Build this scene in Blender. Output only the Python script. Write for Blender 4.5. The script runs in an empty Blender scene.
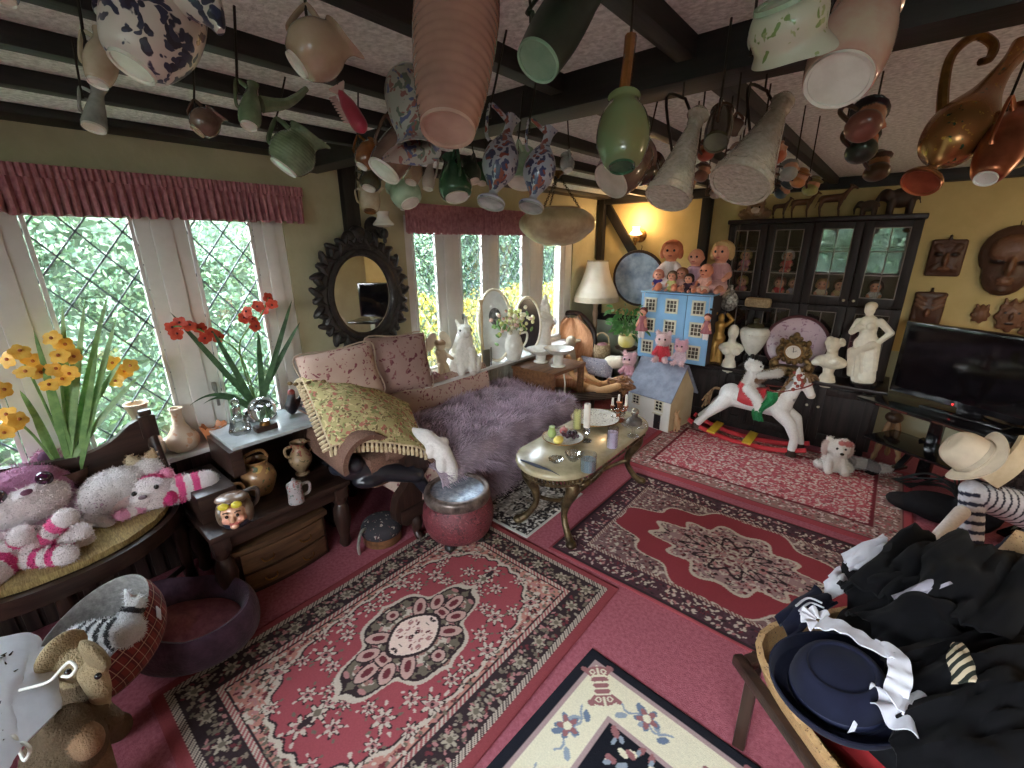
import bpy, bmesh, math, random
import numpy as np
from mathutils import Vector, Matrix, Euler, noise
random.seed(7); RNG = np.random.RandomState(7)
PI = math.pi
COL = bpy.context.scene.collection

# ---------------------------------------------------------------- camera
FPX, PITCH, YAW, ROLL, EYE = 440.8, 0.3073, -0.7030, -0.00775, 1.75
def cam_axes():
    fw = Vector((math.sin(YAW)*math.cos(PITCH), math.cos(YAW)*math.cos(PITCH), -math.sin(PITCH)))
    rt = Vector((math.cos(YAW), -math.sin(YAW), 0)); up = rt.cross(fw)
    c, s = math.cos(ROLL), math.sin(ROLL)
    return c*rt+s*up, -s*rt+c*up, fw
RT, UP, FW = cam_axes()
CAM = Vector((0, 0, EYE))
def ray(px, py): return RT*((px-512)/FPX) + UP*((384-py)/FPX) + FW
def at(px, py, x=None, y=None, z=None, d=None):
    """a measured point of the photograph on a known plane of the room (or at a known depth d)"""
    r = ray(px, py)
    if x is not None: t = x/r.x
    elif y is not None: t = y/r.y
    elif z is not None: t = (z-EYE)/r.z
    else: t = d
    return CAM + r*t
def depth(p): return (Vector(p)-CAM).dot(FW)
def m_per_px(p): return depth(p)/FPX

# ---------------------------------------------------------------- colours and materials
def lin(c): 
    c = c/255.0
    return c/12.92 if c <= .04045 else ((c+.055)/1.055)**2.4
def S(r, g, b): return (lin(r), lin(g), lin(b))
MATS = {}
def newmat(name):
    m = bpy.data.materials.new(name); m.use_nodes = True
    nt = m.node_tree; b = nt.nodes['Principled BSDF']
    return m, nt, b
def N(nt, t, **kw):
    n = nt.nodes.new(t)
    for k, v in kw.items():
        if k in n.inputs: n.inputs[k].default_value = v
        else: setattr(n, k, v)
    return n
def ramp(nt, fac, stops):
    r = nt.nodes.new('ShaderNodeValToRGB'); e = r.color_ramp.elements
    while len(e) > 1: e.remove(e[-1])
    e[0].position = stops[0][0]; e[0].color = (*stops[0][1], 1)
    for p, c in stops[1:]:
        q = e.new(p); q.color = (*c, 1)
    nt.links.new(fac, r.inputs[0]); return r.outputs[0]
def coords(nt, scale=(1, 1, 1), rot=(0, 0, 0)):
    tc = nt.nodes.new('ShaderNodeTexCoord'); mp = nt.nodes.new('ShaderNodeMapping')
    mp.inputs['Scale'].default_value = scale; mp.inputs['Rotation'].default_value = rot
    nt.links.new(tc.outputs['Object'], mp.inputs[0]); return mp.outputs[0]
def bumpn(nt, b, co, scale, strength, dist=.01, detail=3):
    n = N(nt, 'ShaderNodeTexNoise', Scale=scale, Detail=detail); nt.links.new(co, n.inputs['Vector'])
    bp = N(nt, 'ShaderNodeBump', Strength=strength, Distance=dist)
    nt.links.new(n.outputs[0], bp.inputs['Height']); nt.links.new(bp.outputs[0], b.inputs['Normal'])
def setb(b, rough, metal, spec, coat, sheen, trans):
    b.inputs['Roughness'].default_value = rough; b.inputs['Metallic'].default_value = metal
    b.inputs['Specular IOR Level'].default_value = spec; b.inputs['Coat Weight'].default_value = coat
    b.inputs['Sheen Weight'].default_value = sheen; b.inputs['Transmission Weight'].default_value = trans
def mat(name, c, c2=None, rough=.6, metal=0, scale=9, bump=0, bscale=60, spec=.4, coat=0, sheen=0, trans=0, stretch=(1, 1, 1)):
    if name in MATS: return MATS[name]
    m, nt, b = newmat(name); co = coords(nt, stretch)
    c2 = c2 or tuple(x*.8 for x in c)
    n = N(nt, 'ShaderNodeTexNoise', Scale=scale, Detail=5, Roughness=.6); nt.links.new(co, n.inputs['Vector'])
    o = ramp(nt, n.outputs[0], [(.36, c2), (.62, c)]); nt.links.new(o, b.inputs['Base Color'])
    setb(b, rough, metal, spec, coat, sheen, trans)
    if bump: bumpn(nt, b, co, bscale, bump)
    MATS[name] = m; return m
def wood(name, c, c2, rough=.4, axis=2, scale=5, spec=.4):
    st = [14, 14, 14]; st[axis] = 1.2
    return mat(name, c, c2, rough=rough, scale=scale*.5, stretch=tuple(st), bump=.12, bscale=scale*2, spec=spec)
def floral(name, base, cols, scale=14, size=.34, rough=.3, warp=.25, coat=0, base2=None, spec=.5, bump=0, metal=0):
    """motifs in several colours scattered over a ground colour"""
    if name in MATS: return MATS[name]
    m, nt, b = newmat(name); co = coords(nt)
    wn = N(nt, 'ShaderNodeTexNoise', Scale=scale*.8, Detail=3); nt.links.new(co, wn.inputs['Vector'])
    mx = N(nt, 'ShaderNodeMix'); mx.data_type = 'RGBA'; mx.blend_type = 'LINEAR_LIGHT'
    mx.inputs[0].default_value = warp*.3
    nt.links.new(co, mx.inputs[6]); nt.links.new(wn.outputs['Color'], mx.inputs[7])
    prev = None
    bn = N(nt, 'ShaderNodeTexNoise', Scale=scale*.3, Detail=4); nt.links.new(co, bn.inputs['Vector'])
    prev = ramp(nt, bn.outputs[0], [(.35, base2 or tuple(x*.85 for x in base)), (.65, base)])
    for i, c in enumerate(cols):
        v = N(nt, 'ShaderNodeTexVoronoi', Scale=scale*(1+.37*i)); nt.links.new(mx.outputs[2], v.inputs['Vector'])
        n2 = N(nt, 'ShaderNodeTexNoise', Scale=scale*2.2, Detail=3); nt.links.new(co, n2.inputs['Vector'])
        ad = N(nt, 'ShaderNodeMath', operation='ADD'); nt.links.new(v.outputs['Distance'], ad.inputs[0])
        ml = N(nt, 'ShaderNodeMath', operation='MULTIPLY'); ml.inputs[1].default_value = .5; nt.links.new(n2.outputs[0], ml.inputs[0])
        nt.links.new(ml.outputs[0], ad.inputs[1])
        f = ramp(nt, ad.outputs[0], [(size+.18, (1, 1, 1)), (size+.22, (0, 0, 0))])
        m2 = N(nt, 'ShaderNodeMix'); m2.data_type = 'RGBA'
        nt.links.new(f, m2.inputs[0]); nt.links.new(prev, m2.inputs[6]); m2.inputs[7].default_value = (*c, 1)
        prev = m2.outputs[2]
    nt.links.new(prev, b.inputs['Base Color']); setb(b, rough, metal, spec, coat, 0, 0)
    if bump: bumpn(nt, b, co, 90, bump)
    MATS[name] = m; return m
def stripemat(name, c, c2, scale, rot=0):
    if name in MATS: return MATS[name]
    m, nt, b = newmat(name); co = coords(nt, rot=(0, 0, rot)); w = N(nt, 'ShaderNodeTexWave', Scale=scale, Distortion=1.5); nt.links.new(co, w.inputs['Vector'])
    o = ramp(nt, w.outputs[1], [(.45, c2), (.55, c)]); nt.links.new(o, b.inputs['Base Color']); setb(b, .85, 0, .2, 0, 0, 0); MATS[name] = m; return m
def vmat(name, rough=.7, bump=0, bscale=150, spec=.3, sheen=0, coat=0, metal=0):
    if name in MATS: return MATS[name]
    m, nt, b = newmat(name)
    a = N(nt, 'ShaderNodeAttribute', attribute_name='Col')
    co = coords(nt); n = N(nt, 'ShaderNodeTexNoise', Scale=bscale*.5, Detail=4); nt.links.new(co, n.inputs['Vector'])
    h = N(nt, 'ShaderNodeHueSaturation'); nt.links.new(a.outputs['Color'], h.inputs['Color'])
    mr = N(nt, 'ShaderNodeMapRange'); mr.inputs['To Min'].default_value = .8; mr.inputs['To Max'].default_value = 1.2
    nt.links.new(n.outputs[0], mr.inputs[0]); nt.links.new(mr.outputs[0], h.inputs['Value'])
    nt.links.new(h.outputs[0], b.inputs['Base Color']); setb(b, rough, metal, spec, coat, sheen, 0)
    if bump: bumpn(nt, b, co, bscale, bump)
    MATS[name] = m; return m
def glassmat(name, tint=(1, 1, 1), opacity=.12, rough=.03, edge=.75):
    """thin clear glass: see-through with a mirror sheen that grows at grazing angles"""
    if name in MATS: return MATS[name]
    m = bpy.data.materials.new(name); m.use_nodes = True; nt = m.node_tree; nt.nodes.clear()
    out = nt.nodes.new('ShaderNodeOutputMaterial'); tr = N(nt, 'ShaderNodeBsdfTransparent'); tr.inputs[0].default_value = (*tint, 1)
    gl = N(nt, 'ShaderNodeBsdfGlossy', Roughness=rough); lw = N(nt, 'ShaderNodeLayerWeight', Blend=.35)
    mr = N(nt, 'ShaderNodeMapRange'); mr.inputs['To Min'].default_value = opacity; mr.inputs['To Max'].default_value = edge
    nt.links.new(lw.outputs['Fresnel'], mr.inputs[0])
    mx = N(nt, 'ShaderNodeMixShader'); nt.links.new(mr.outputs[0], mx.inputs[0]); nt.links.new(tr.outputs[0], mx.inputs[1]); nt.links.new(gl.outputs[0], mx.inputs[2])
    nt.links.new(mx.outputs[0], out.inputs[0]); MATS[name] = m; return m
def emit(name, c, s):
    if name in MATS: return MATS[name]
    m, nt, b = newmat(name); b.inputs['Base Color'].default_value = (*c, 1)
    b.inputs['Emission Color'].default_value = (*c, 1); b.inputs['Emission Strength'].default_value = s
    MATS[name] = m; return m

# ---------------------------------------------------------------- mesh building
def frame(z, x=None):
    z = Vector(z).normalized()
    x = Vector(x) if x is not None else (Vector((1, 0, 0)) if abs(z.x) < .9 else Vector((0, 1, 0)))
    x = (x - z*x.dot(z)); x = x.normalized() if x.length > 1e-6 else z.orthogonal().normalized()
    y = z.cross(x)
    return Matrix((x, y, z)).transposed()
def smoothpath(pts, k=6, closed=False):
    P = [Vector(p) for p in pts]; n = len(P); out = []
    if n < 3: return P
    rng = n if closed else n-1
    for i in range(rng):
        if closed: a, b, c, d = P[i-1], P[i], P[(i+1) % n], P[(i+2) % n]
        else: a, b, c, d = P[max(i-1, 0)], P[i], P[i+1], P[min(i+2, n-1)]
        for j in range(k):
            t = j/k; t2 = t*t; t3 = t2*t
            out.append(.5*((2*b)+(c-a)*t+(2*a-5*b+4*c-d)*t2+(3*b-a-3*c+d)*t3))
    if not closed: out.append(P[-1])
    return out
class MB:
    def __init__(s): s.v = []; s.f = []; s.c = None
    def add(s, v, f, M=None, o=(0, 0, 0), col=None):
        k = len(s.v); o = Vector(o)
        for p in v:
            p = Vector(p)
            if M is not None: p = M @ p
            s.v.append(p+o)
        for q in f: s.f.append(tuple(i+k for i in q))
        if col is not None:
            if s.c is None: s.c = []
            s.c += [col]*len(v)
        return s
    def box(s, c, size, M=None, bev=0, col=None):
        bm = bmesh.new(); bmesh.ops.create_cube(bm, size=1)
        for v in bm.verts: v.co = Vector((v.co.x*size[0], v.co.y*size[1], v.co.z*size[2]))
        if bev: bmesh.ops.bevel(bm, geom=bm.edges[:], offset=bev, segments=2, profile=.6, affect='EDGES')
        bm.verts.index_update()
        s.add([v.co.copy() for v in bm.verts], [[v.index for v in f.verts] for f in bm.faces], M, c, col); bm.free(); return s
    def bar(s, p0, p1, w, h, up=(0, 0, 1), bev=0, col=None):
        p0 = Vector(p0); p1 = Vector(p1); d = p1-p0; L = d.length
        M = frame(d, Vector(up).cross(d) if abs(Vector(up).normalized().dot(d.normalized())) < .99 else (1, 0, 0))
        return s.box((p0+p1)/2, (w, h, L), M, bev, col)
    def lathe(s, prof, n=28, M=None, o=(0, 0, 0), flute=None, fn=None, cap=True, col=None, arc=1.0):
        v = []; f = []
        for (r, z) in prof:
            for i in range(n):
                a = 2*PI*arc*i/n; rr = max(r, 1e-5)
                if flute: rr *= 1+flute[1]*math.cos(flute[0]*a)
                p = Vector((rr*math.cos(a), rr*math.sin(a), z))
                if fn: p = fn(p, a, r, z)
                v.append(p)
        m = len(prof)
        for j in range(m-1):
            for i in range(n):
                k = (i+1) % n
                f.append((j*n+i, j*n+k, (j+1)*n+k, (j+1)*n+i))
        if cap:
            if prof[0][0] > 1e-3: f.append(tuple(range(n))[::-1])
            if prof[-1][0] > 1e-3: f.append(tuple((m-1)*n+i for i in range(n)))
        return s.add(v, f, M, o, col)
    def cyl(s, p0, p1, r0, r1=None, n=14, col=None):
        p0 = Vector(p0); d = Vector(p1)-p0; r1 = r0 if r1 is None else r1
        return s.lathe([(r0, 0), (r1, d.length)], n, frame(d), p0, col=col)
    def turned(s, p0, p1, prof, n=12, col=None):
        """prof: (radius, 0..1 along)"""
        p0 = Vector(p0); d = Vector(p1)-p0
        return s.lathe([(r, t*d.length) for r, t in prof], n, frame(d), p0, col=col)
    def tube(s, pts, r, n=8, k=5, closed=False, flat=None, col=None, sm=True):
        P = smoothpath(pts, k, closed) if sm else [Vector(p) for p in pts]
        m = len(P); v = []; f = []
        rs = r if isinstance(r, (list, tuple)) else [r]*2
        t0 = (P[1]-P[0]).normalized(); x = t0.orthogonal().normalized()
        for i in range(m):
            t = (P[(i+1) % m]-P[i-1]) if closed else (P[min(i+1, m-1)]-P[max(i-1, 0)])
            t = t.normalized() if t.length > 1e-9 else t0
            x = x-t*x.dot(t); x = x.normalized() if x.length > 1e-6 else t.orthogonal().normalized()
            y = t.cross(x); u = i/(m-1)*(len(rs)-1); a = min(int(u), len(rs)-2); rr = rs[a]+(rs[a+1]-rs[a])*(u-a)
            for j in range(n):
                an = 2*PI*j/n; sx, sy = (1, 1) if not flat else flat
                v.append(P[i]+x*rr*sx*math.cos(an)+y*rr*sy*math.sin(an))
        for i in range(m if closed else m-1):
            for j in range(n):
                a, b = i*n+j, i*n+(j+1) % n; c, d = ((i+1) % m)*n+(j+1) % n, ((i+1) % m)*n+j
                f.append((a, b, c, d))
        if not closed: f.append(tuple(range(n))[::-1]); f.append(tuple((m-1)*n+j for j in range(n)))
        return s.add(v, f, col=col)
    def ell(s, c, r, M=None, n=14, col=None):
        r = (r, r, r) if not isinstance(r, (tuple, list)) else r
        nr = max(5, n*2//3); v = [(0, 0, -r[2])]; f = []
        for j in range(1, nr):
            t = -PI/2+PI*j/nr
            for i in range(n):
                a = 2*PI*i/n; v.append((r[0]*math.cos(t)*math.cos(a), r[1]*math.cos(t)*math.sin(a), r[2]*math.sin(t)))
        v.append((0, 0, r[2])); top = len(v)-1
        for i in range(n):
            k = (i+1) % n; f.append((0, 1+k, 1+i)); f.append((top, top-n+i, top-n+k))
            for j in range(nr-2): f.append((1+j*n+i, 1+j*n+k, 1+(j+1)*n+k, 1+(j+1)*n+i))
        return s.add(v, f, M, c, col)
    def torus(s, c, R, r, M=None, n=28, m=8, sc=(1, 1), col=None):
        v = []; f = []
        for i in range(n):
            a = 2*PI*i/n
            for j in range(m):
                b = 2*PI*j/m; q = R+r*math.cos(b); v.append((q*math.cos(a)*sc[0], q*math.sin(a)*sc[1], r*math.sin(b)))
        for i in range(n):
            for j in range(m): f.append((i*m+j, ((i+1) % n)*m+j, ((i+1) % n)*m+(j+1) % m, i*m+(j+1) % m))
        return s.add(v, f, M, c, col)
    def prism(s, poly, h, M=None, o=(0, 0, 0), col=None):
        """polygon in local xy, extruded along local z from 0 to h"""
        n = len(poly); v = [(p[0], p[1], 0) for p in poly]+[(p[0], p[1], h) for p in poly]
        f = [tuple(range(n))[::-1], tuple(range(n, 2*n))]+[(i, (i+1) % n, n+(i+1) % n, n+i) for i in range(n)]
        return s.add(v, f, M, o, col)
    def sheet(s, fn, nu, nv, th=.004, col=None):
        """a cloth: fn(u,v)->point, given a thickness"""
        P = [[Vector(fn(i/nu, j/nv)) for j in range(nv+1)] for i in range(nu+1)]
        v = []; f = []
        nn = (nu+1)*(nv+1)
        nor = []
        for i in range(nu+1):
            for j in range(nv+1):
                a = P[min(i+1, nu)][j]-P[max(i-1, 0)][j]; b = P[i][min(j+1, nv)]-P[i][max(j-1, 0)]
                q = a.cross(b); nor.append(q.normalized() if q.length > 1e-9 else Vector((0, 0, 1)))
        for i in range(nu+1):
            for j in range(nv+1): v.append(P[i][j])
        for k in range(nn): v.append(v[k]-nor[k]*th)
        ix = lambda i, j: i*(nv+1)+j
        for i in range(nu):
            for j in range(nv):
                q = (ix(i, j), ix(i+1, j), ix(i+1, j+1), ix(i, j+1)); f.append(q); f.append(tuple(nn+t for t in q[::-1]))
        for i in range(nu):
            f.append((ix(i, 0), nn+ix(i, 0), nn+ix(i+1, 0), ix(i+1, 0))); f.append((ix(i, nv), ix(i+1, nv), nn+ix(i+1, nv), nn+ix(i, nv)))
        for j in range(nv):
            f.append((ix(0, j), ix(0, j+1), nn+ix(0, j+1), nn+ix(0, j))); f.append((ix(nu, j), nn+ix(nu, j), nn+ix(nu, j+1), ix(nu, j+1)))
        s.add(v, f)
        if col is not None:
            if s.c is None: s.c = []
            c = [col(i/nu, j/nv) if callable(col) else col for i in range(nu+1) for j in range(nv+1)]
            s.c += c+c
        return s
def addcol(me, cols):
    a = me.color_attributes.new('Col', 'FLOAT_COLOR', 'POINT')
    arr = np.ones((len(me.vertices), 4), np.float32); arr[:, :3] = np.asarray(cols, np.float32).reshape(-1, 3)
    a.data.foreach_set('color', arr.ravel())
def link(name, me, m, parent=None, loc=(0, 0, 0), rot=None):
    o = bpy.data.objects.new(name, me); COL.objects.link(o); me.name = name
    if m: me.materials.append(m)
    if parent: o.parent = parent
    o.location = loc
    if rot is not None: o.rotation_euler = rot if not isinstance(rot, Matrix) else rot.to_euler()
    return o
def part(name, mb, m, parent=None, loc=(0, 0, 0), rot=None, ang=40, label=None):
    me = bpy.data.meshes.new(name); me.from_pydata([tuple(p) for p in mb.v], [], mb.f)
    bm = bmesh.new(); bm.from_mesh(me); bmesh.ops.recalc_face_normals(bm, faces=bm.faces[:]); bm.to_mesh(me); bm.free()
    me.polygons.foreach_set('use_smooth', [True]*len(me.polygons)); me.set_sharp_from_angle(angle=math.radians(ang))
    if mb.c is not None: addcol(me, mb.c)
    o = link(name, me, m, parent, loc, rot)
    if label: o['label'] = label
    return o
def tag(o, label, cat, group=None, kind=None):
    o['label'] = label; o['category'] = cat
    if group: o['group'] = group
    if kind: o['kind'] = kind
    return o
def thing(name, label, cat, loc=(0, 0, 0), rot=None, group=None):
    o = bpy.data.objects.new(name, None); COL.objects.link(o); o.empty_display_size = .05
    o.location = loc
    if rot is not None:
        if isinstance(rot, (int, float)): o.rotation_euler = (0, 0, rot)
        elif isinstance(rot, Matrix): o.rotation_euler = rot.to_euler()
        else: o.rotation_euler = rot
    return tag(o, label, cat, group)
def one(name, mb, m, label, cat, loc=(0, 0, 0), rot=None, group=None, ang=40):
    r = None if rot is None else ((0, 0, rot) if isinstance(rot, (int, float)) else rot)
    return tag(part(name, mb, m, None, loc, r, ang), label, cat, group)
def struct(name, mb, m, parent=None, loc=(0, 0, 0), ang=40):
    o = part(name, mb, m, parent, loc, None, ang)
    if parent is None: o['kind'] = 'structure'
    return o
def copytree(r, loc=None, rot=None, label=None, group=None):
    c = r.copy(); COL.objects.link(c)
    if loc is not None: c.location = loc
    if rot is not None: c.rotation_euler = rot
    if label: c['label'] = label
    if group: c['group'] = group
    for ch in list(r.children):
        d = ch.copy(); COL.objects.link(d); d.parent = c
        for g in list(ch.children):
            e = g.copy(); COL.objects.link(e); e.parent = d
    return c

# ---------------------------------------------------------------- one continuous sculpted body from rounded volumes
def E(c, r, col, rot=None): return ('e', Vector(c), (r, r, r) if not isinstance(r, (tuple, list)) else r, col, rot)
def C(p0, p1, r0, r1, col): return ('c', Vector(p0), Vector(p1), r0, r1, col)
def limb(pts, rs, col):
    out = []
    for i in range(len(pts)-1):
        cc = col[i % len(col)] if isinstance(col, list) else col
        out.append(C(pts[i], pts[i+1], rs[i], rs[i+1], cc))
    return out
def blob(name, prims, m, parent=None, vox=.006, sm=3, loc=(0, 0, 0), rot=None, label=None, scale=1.0, fuzz=None):
    mb = MB()
    for p in prims:
        if p[0] == 'e':
            M = Euler(p[4]).to_matrix() if p[4] else None
            mb.ell(p[1]*scale, tuple(x*scale for x in p[2]), M, 14)
        else:
            a, b, r0, r1 = p[1]*scale, p[2]*scale, p[3]*scale, p[4]*scale
            d = b-a; L = d.length
            if L < 1e-6: mb.ell(a, max(r0, r1), None, 12); continue
            pr = [(0, -r0)]
            for i in range(1, 5): t = PI/2*(1-i/4); pr.append((r0*math.cos(t), -r0*math.sin(t)))
            for i in range(0, 4): t = PI/2*i/4; pr.append((r1*math.cos(t), L+r1*math.sin(t)))
            pr.append((0, L+r1)); mb.lathe(pr, 12, frame(d), a, cap=False)
    me = bpy.data.meshes.new('tmp'); me.from_pydata([tuple(p) for p in mb.v], [], mb.f)
    bm = bmesh.new(); bm.from_mesh(me); bmesh.ops.remove_doubles(bm, verts=bm.verts[:], dist=vox*.01); bmesh.ops.recalc_face_normals(bm, faces=bm.faces[:]); bm.to_mesh(me); bm.free()
    o = bpy.data.objects.new('tmp', me); COL.objects.link(o)
    r = o.modifiers.new('r', 'REMESH'); r.mode = 'VOXEL'; r.voxel_size = vox
    if sm: q = o.modifiers.new('s', 'SMOOTH'); q.factor = .5; q.iterations = sm
    dg = bpy.context.evaluated_depsgraph_get(); dg.update()
    out = bpy.data.meshes.new_from_object(o.evaluated_get(dg))
    bpy.data.objects.remove(o); bpy.data.meshes.remove(me)
    n = len(out.vertices); co = np.empty(n*3, np.float32); out.vertices.foreach_get('co', co); co = co.reshape(-1, 3)/scale
    best = np.full(n, 1e9); cols = np.zeros((n, 3))
    for p in prims:
        if p[0] == 'e':
            q = co-np.array(p[1])
            if p[4]: q = q @ np.array(Euler(p[4]).to_matrix())
            rr = np.array(p[2]); k0 = np.linalg.norm(q/rr, axis=1)+1e-9; k1 = np.linalg.norm(q/(rr*rr), axis=1)+1e-9
            sd = k0*(k0-1)/k1; c = p[3]
        else:
            a = np.array(p[1]); b = np.array(p[2]); ba = b-a
            h = np.clip(((co-a) @ ba)/(ba @ ba+1e-12), 0, 1); sd = np.linalg.norm(co-a-h[:, None]*ba, axis=1)-(p[3]+(p[4]-p[3])*h); c = p[5]
        w = sd < best; best[w] = sd[w]; cols[w] = c(co[w]) if callable(c) else c
    out.polygons.foreach_set('use_smooth', [True]*len(out.polygons))
    for k in list(out.color_attributes): out.color_attributes.remove(k)
    if fuzz is None and m.name.startswith('plush'): fuzz = (int(min(6000, 900+n*.45)), vox*1.6)
    if fuzz:
        # short pile standing on the surface, coloured like the spot it grows from
        no = np.empty(n*3, np.float32); out.vertices.foreach_get('normal', no); no = no.reshape(-1, 3); co2 = co*scale
        ix = RNG.randint(0, n, fuzz[0]); p = co2[ix]+RNG.normal(size=(fuzz[0], 3))*vox*.4; d = no[ix]+RNG.normal(size=(fuzz[0], 3))*.45; d /= np.linalg.norm(d, axis=1)[:, None]
        sd = np.cross(d, RNG.normal(size=d.shape)); sd /= np.linalg.norm(sd, axis=1)[:, None]; L = fuzz[1]*RNG.uniform(.6, 1.3, (fuzz[0], 1))
        tv = np.empty((fuzz[0]*3, 3)); tv[0::3] = p-sd*vox*.35; tv[1::3] = p+sd*vox*.35; tv[2::3] = p+d*L
        vs = np.vstack([co2, tv]).tolist(); fs = [tuple(q.vertices) for q in out.polygons]+(np.arange(fuzz[0]*3).reshape(-1, 3)+n).tolist()
        bpy.data.meshes.remove(out); out = bpy.data.meshes.new(name); out.from_pydata(vs, [], fs); out.polygons.foreach_set('use_smooth', [True]*len(fs))
        cols = np.vstack([cols, np.repeat(cols[ix], 3, 0)*RNG.uniform(.88, 1.12, (fuzz[0]*3, 1))])
    addcol(out, cols)
    ob = link(name, out, m, parent, loc, rot)
    if label: ob['label'] = label
    return ob

# ---------------------------------------------------------------- woven patterns
class Canvas:
    def __init__(s, w, h, res, base):
        s.w, s.h, s.res = w, h, res; s.nx = int(w/res)+1; s.ny = int(h/res)+1
        s.X, s.Y = np.meshgrid(np.linspace(0, w, s.nx), np.linspace(0, h, s.ny), indexing='ij')
        s.a = np.empty((s.nx, s.ny, 3)); s.a[:] = base
    def mask(s, m, col): s.a[m] = col
    def inset(s, d): return np.minimum(np.minimum(s.X, s.w-s.X), np.minimum(s.Y, s.h-s.Y)) > d
    def local(s, cx, cy, r):
        i0 = max(int((cx-r)/s.w*(s.nx-1)), 0); i1 = min(int((cx+r)/s.w*(s.nx-1))+2, s.nx)
        j0 = max(int((cy-r)/s.h*(s.ny-1)), 0); j1 = min(int((cy+r)/s.h*(s.ny-1))+2, s.ny)
        return slice(i0, i1), slice(j0, j1)
    def ellipse(s, cx, cy, rx, ry, ang, col):
        sl = s.local(cx, cy, max(rx, ry)); dx = s.X[sl]-cx; dy = s.Y[sl]-cy; c, q = math.cos(ang), math.sin(ang)
        m = ((dx*c+dy*q)/rx)**2+((-dx*q+dy*c)/ry)**2 < 1; s.a[sl][m] = col
    def flower(s, cx, cy, r, n, cp, cc, out=None, ph=0):
        sl = s.local(cx, cy, r*1.3); dx = s.X[sl]-cx; dy = s.Y[sl]-cy; d = np.hypot(dx, dy); a = np.arctan2(dy, dx)+ph
        k = r*(.72+.28*np.cos(n*a))
        if out is not None: s.a[sl][d < k*1.22] = out
        s.a[sl][d < k] = cp; s.a[sl][d < r*.38] = cc
    def line(s, pts, w, col):
        for (a, b) in zip(pts[:-1], pts[1:]):
            L = math.hypot(b[0]-a[0], b[1]-a[1]); n = max(int(L/(w*.5)), 1)
            for i in range(n+1): s.ellipse(a[0]+(b[0]-a[0])*i/n, a[1]+(b[1]-a[1])*i/n, w, w, 0, col)
    def sprinkle(s, m, n, cols, r0, r1, el=1.8, mirror=True):
        pts = np.argwhere(m)
        if not len(pts): return
        for k in range(n):
            i, j = pts[RNG.randint(len(pts))]; x, y = s.X[i, j], s.Y[i, j]; r = RNG.uniform(r0, r1); c = cols[RNG.randint(len(cols))]; a = RNG.uniform(0, PI)
            for sx, sy in (((0, 0), (1, 0), (0, 1), (1, 1)) if mirror else ((0, 0),)):
                xx = s.w-x if sx else x; yy = s.h-y if sy else y; aa = a*(1 if sx == sy else -1)
                s.ellipse(xx, yy, r, r/el, aa, c)
    def mesh(s, name, m, parent=None, th=.008, wav=.003, loc=(0, 0, 0), rot=None):
        n, k = s.nx, s.ny; z = th+wav*np.sin(s.X*7+s.Y*5)*np.sin(s.Y*3-s.X*2)
        edge = ~s.inset(s.res*1.5); z[edge] *= .7
        top = np.stack([s.X, s.Y, z], -1).reshape(-1, 3)
        I, J = np.meshgrid(np.arange(n-1), np.arange(k-1), indexing='ij'); q = (I*k+J).ravel()
        f = np.stack([q, q+k, q+k+1, q+1], -1)
        ring = [i*k for i in range(n)]+[(n-1)*k+j for j in range(1, k)]+[i*k+k-1 for i in range(n-2, -1, -1)]+[j for j in range(k-2, 0, -1)]
        b0 = len(top); bot = top[ring].copy(); bot[:, 2] = 0
        sf = [(ring[i], b0+i, b0+(i+1) % len(ring), ring[(i+1) % len(ring)]) for i in range(len(ring))]
        me = bpy.data.meshes.new(name); me.from_pydata(np.vstack([top, bot]).tolist(), [], f.tolist()+sf)
        c = s.a.reshape(-1, 3); addcol(me, np.vstack([c, c[ring]]))
        me.polygons.foreach_set('use_smooth', [True]*len(me.polygons))
        return link(name, me, m, parent, loc, rot)
# ================================================================ the room
WX, WY, RX, RY, CZ = -2.83, 5.0, 2.5, -1.9, 2.27
plaster = mat('plaster', S(180, 174, 142), S(166, 160, 130), rough=.85, scale=3, bump=.15, bscale=30)
plaster_low = mat('plaster_low', S(178, 186, 168), S(165, 172, 152), rough=.85, scale=3, bump=.1, bscale=30)
ceilm = mat('ceiling_plaster', S(238, 243, 238), S(198, 204, 198), rough=.95, scale=55, bump=.8, bscale=90)
beamm = wood('beam_wood', S(34, 30, 27), S(18, 16, 15), axis=1, rough=.55)
beamx = wood('beam_wood_cross', S(34, 30, 27), S(18, 16, 15), axis=0, rough=.55)
beamz = wood('beam_wood_post', S(36, 31, 28), S(20, 18, 17), axis=2, rough=.55)
paint = mat('white_paint', S(214, 212, 208), S(205, 203, 198), rough=.35, spec=.5)
carpet = mat('carpet', S(170, 98, 108), S(148, 78, 88), rough=.95, scale=60, bump=.5, bscale=220, spec=.1)
ALL = []
o = struct('floor', MB().box(((WX+RX)/2, (WY+RY)/2, -.05), (RX-WX+.6, WY-RY+.6, .1)), carpet)
o = struct('ceiling', MB().box(((WX+RX)/2, (WY+RY)/2, CZ+.06), (RX-WX+.6, WY-RY+.6, .12)), ceilm)
def wallbox(mb, x0, x1, y0, y1, z0, z1): mb.box(((x0+x1)/2, (y0+y1)/2, (z0+z1)/2), (x1-x0, y1-y0, z1-z0))
W1 = (-.62, 1.25, .68, 1.96); W2 = (2.12, 4.42, .68, 1.96)
m = MB(); a, b = WX-.25, WX
wallbox(m, a, b, RY-.25, W1[0], 0, CZ); wallbox(m, a, b, W1[1], W2[0], 0, CZ); wallbox(m, a, b, W2[1], WY+.25, 0, CZ)
for w in (W1, W2): wallbox(m, a, b, w[0], w[1], 0, w[2]); wallbox(m, a, b, w[0], w[1], w[3], CZ)
struct('wall_left', m, plaster)
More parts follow.
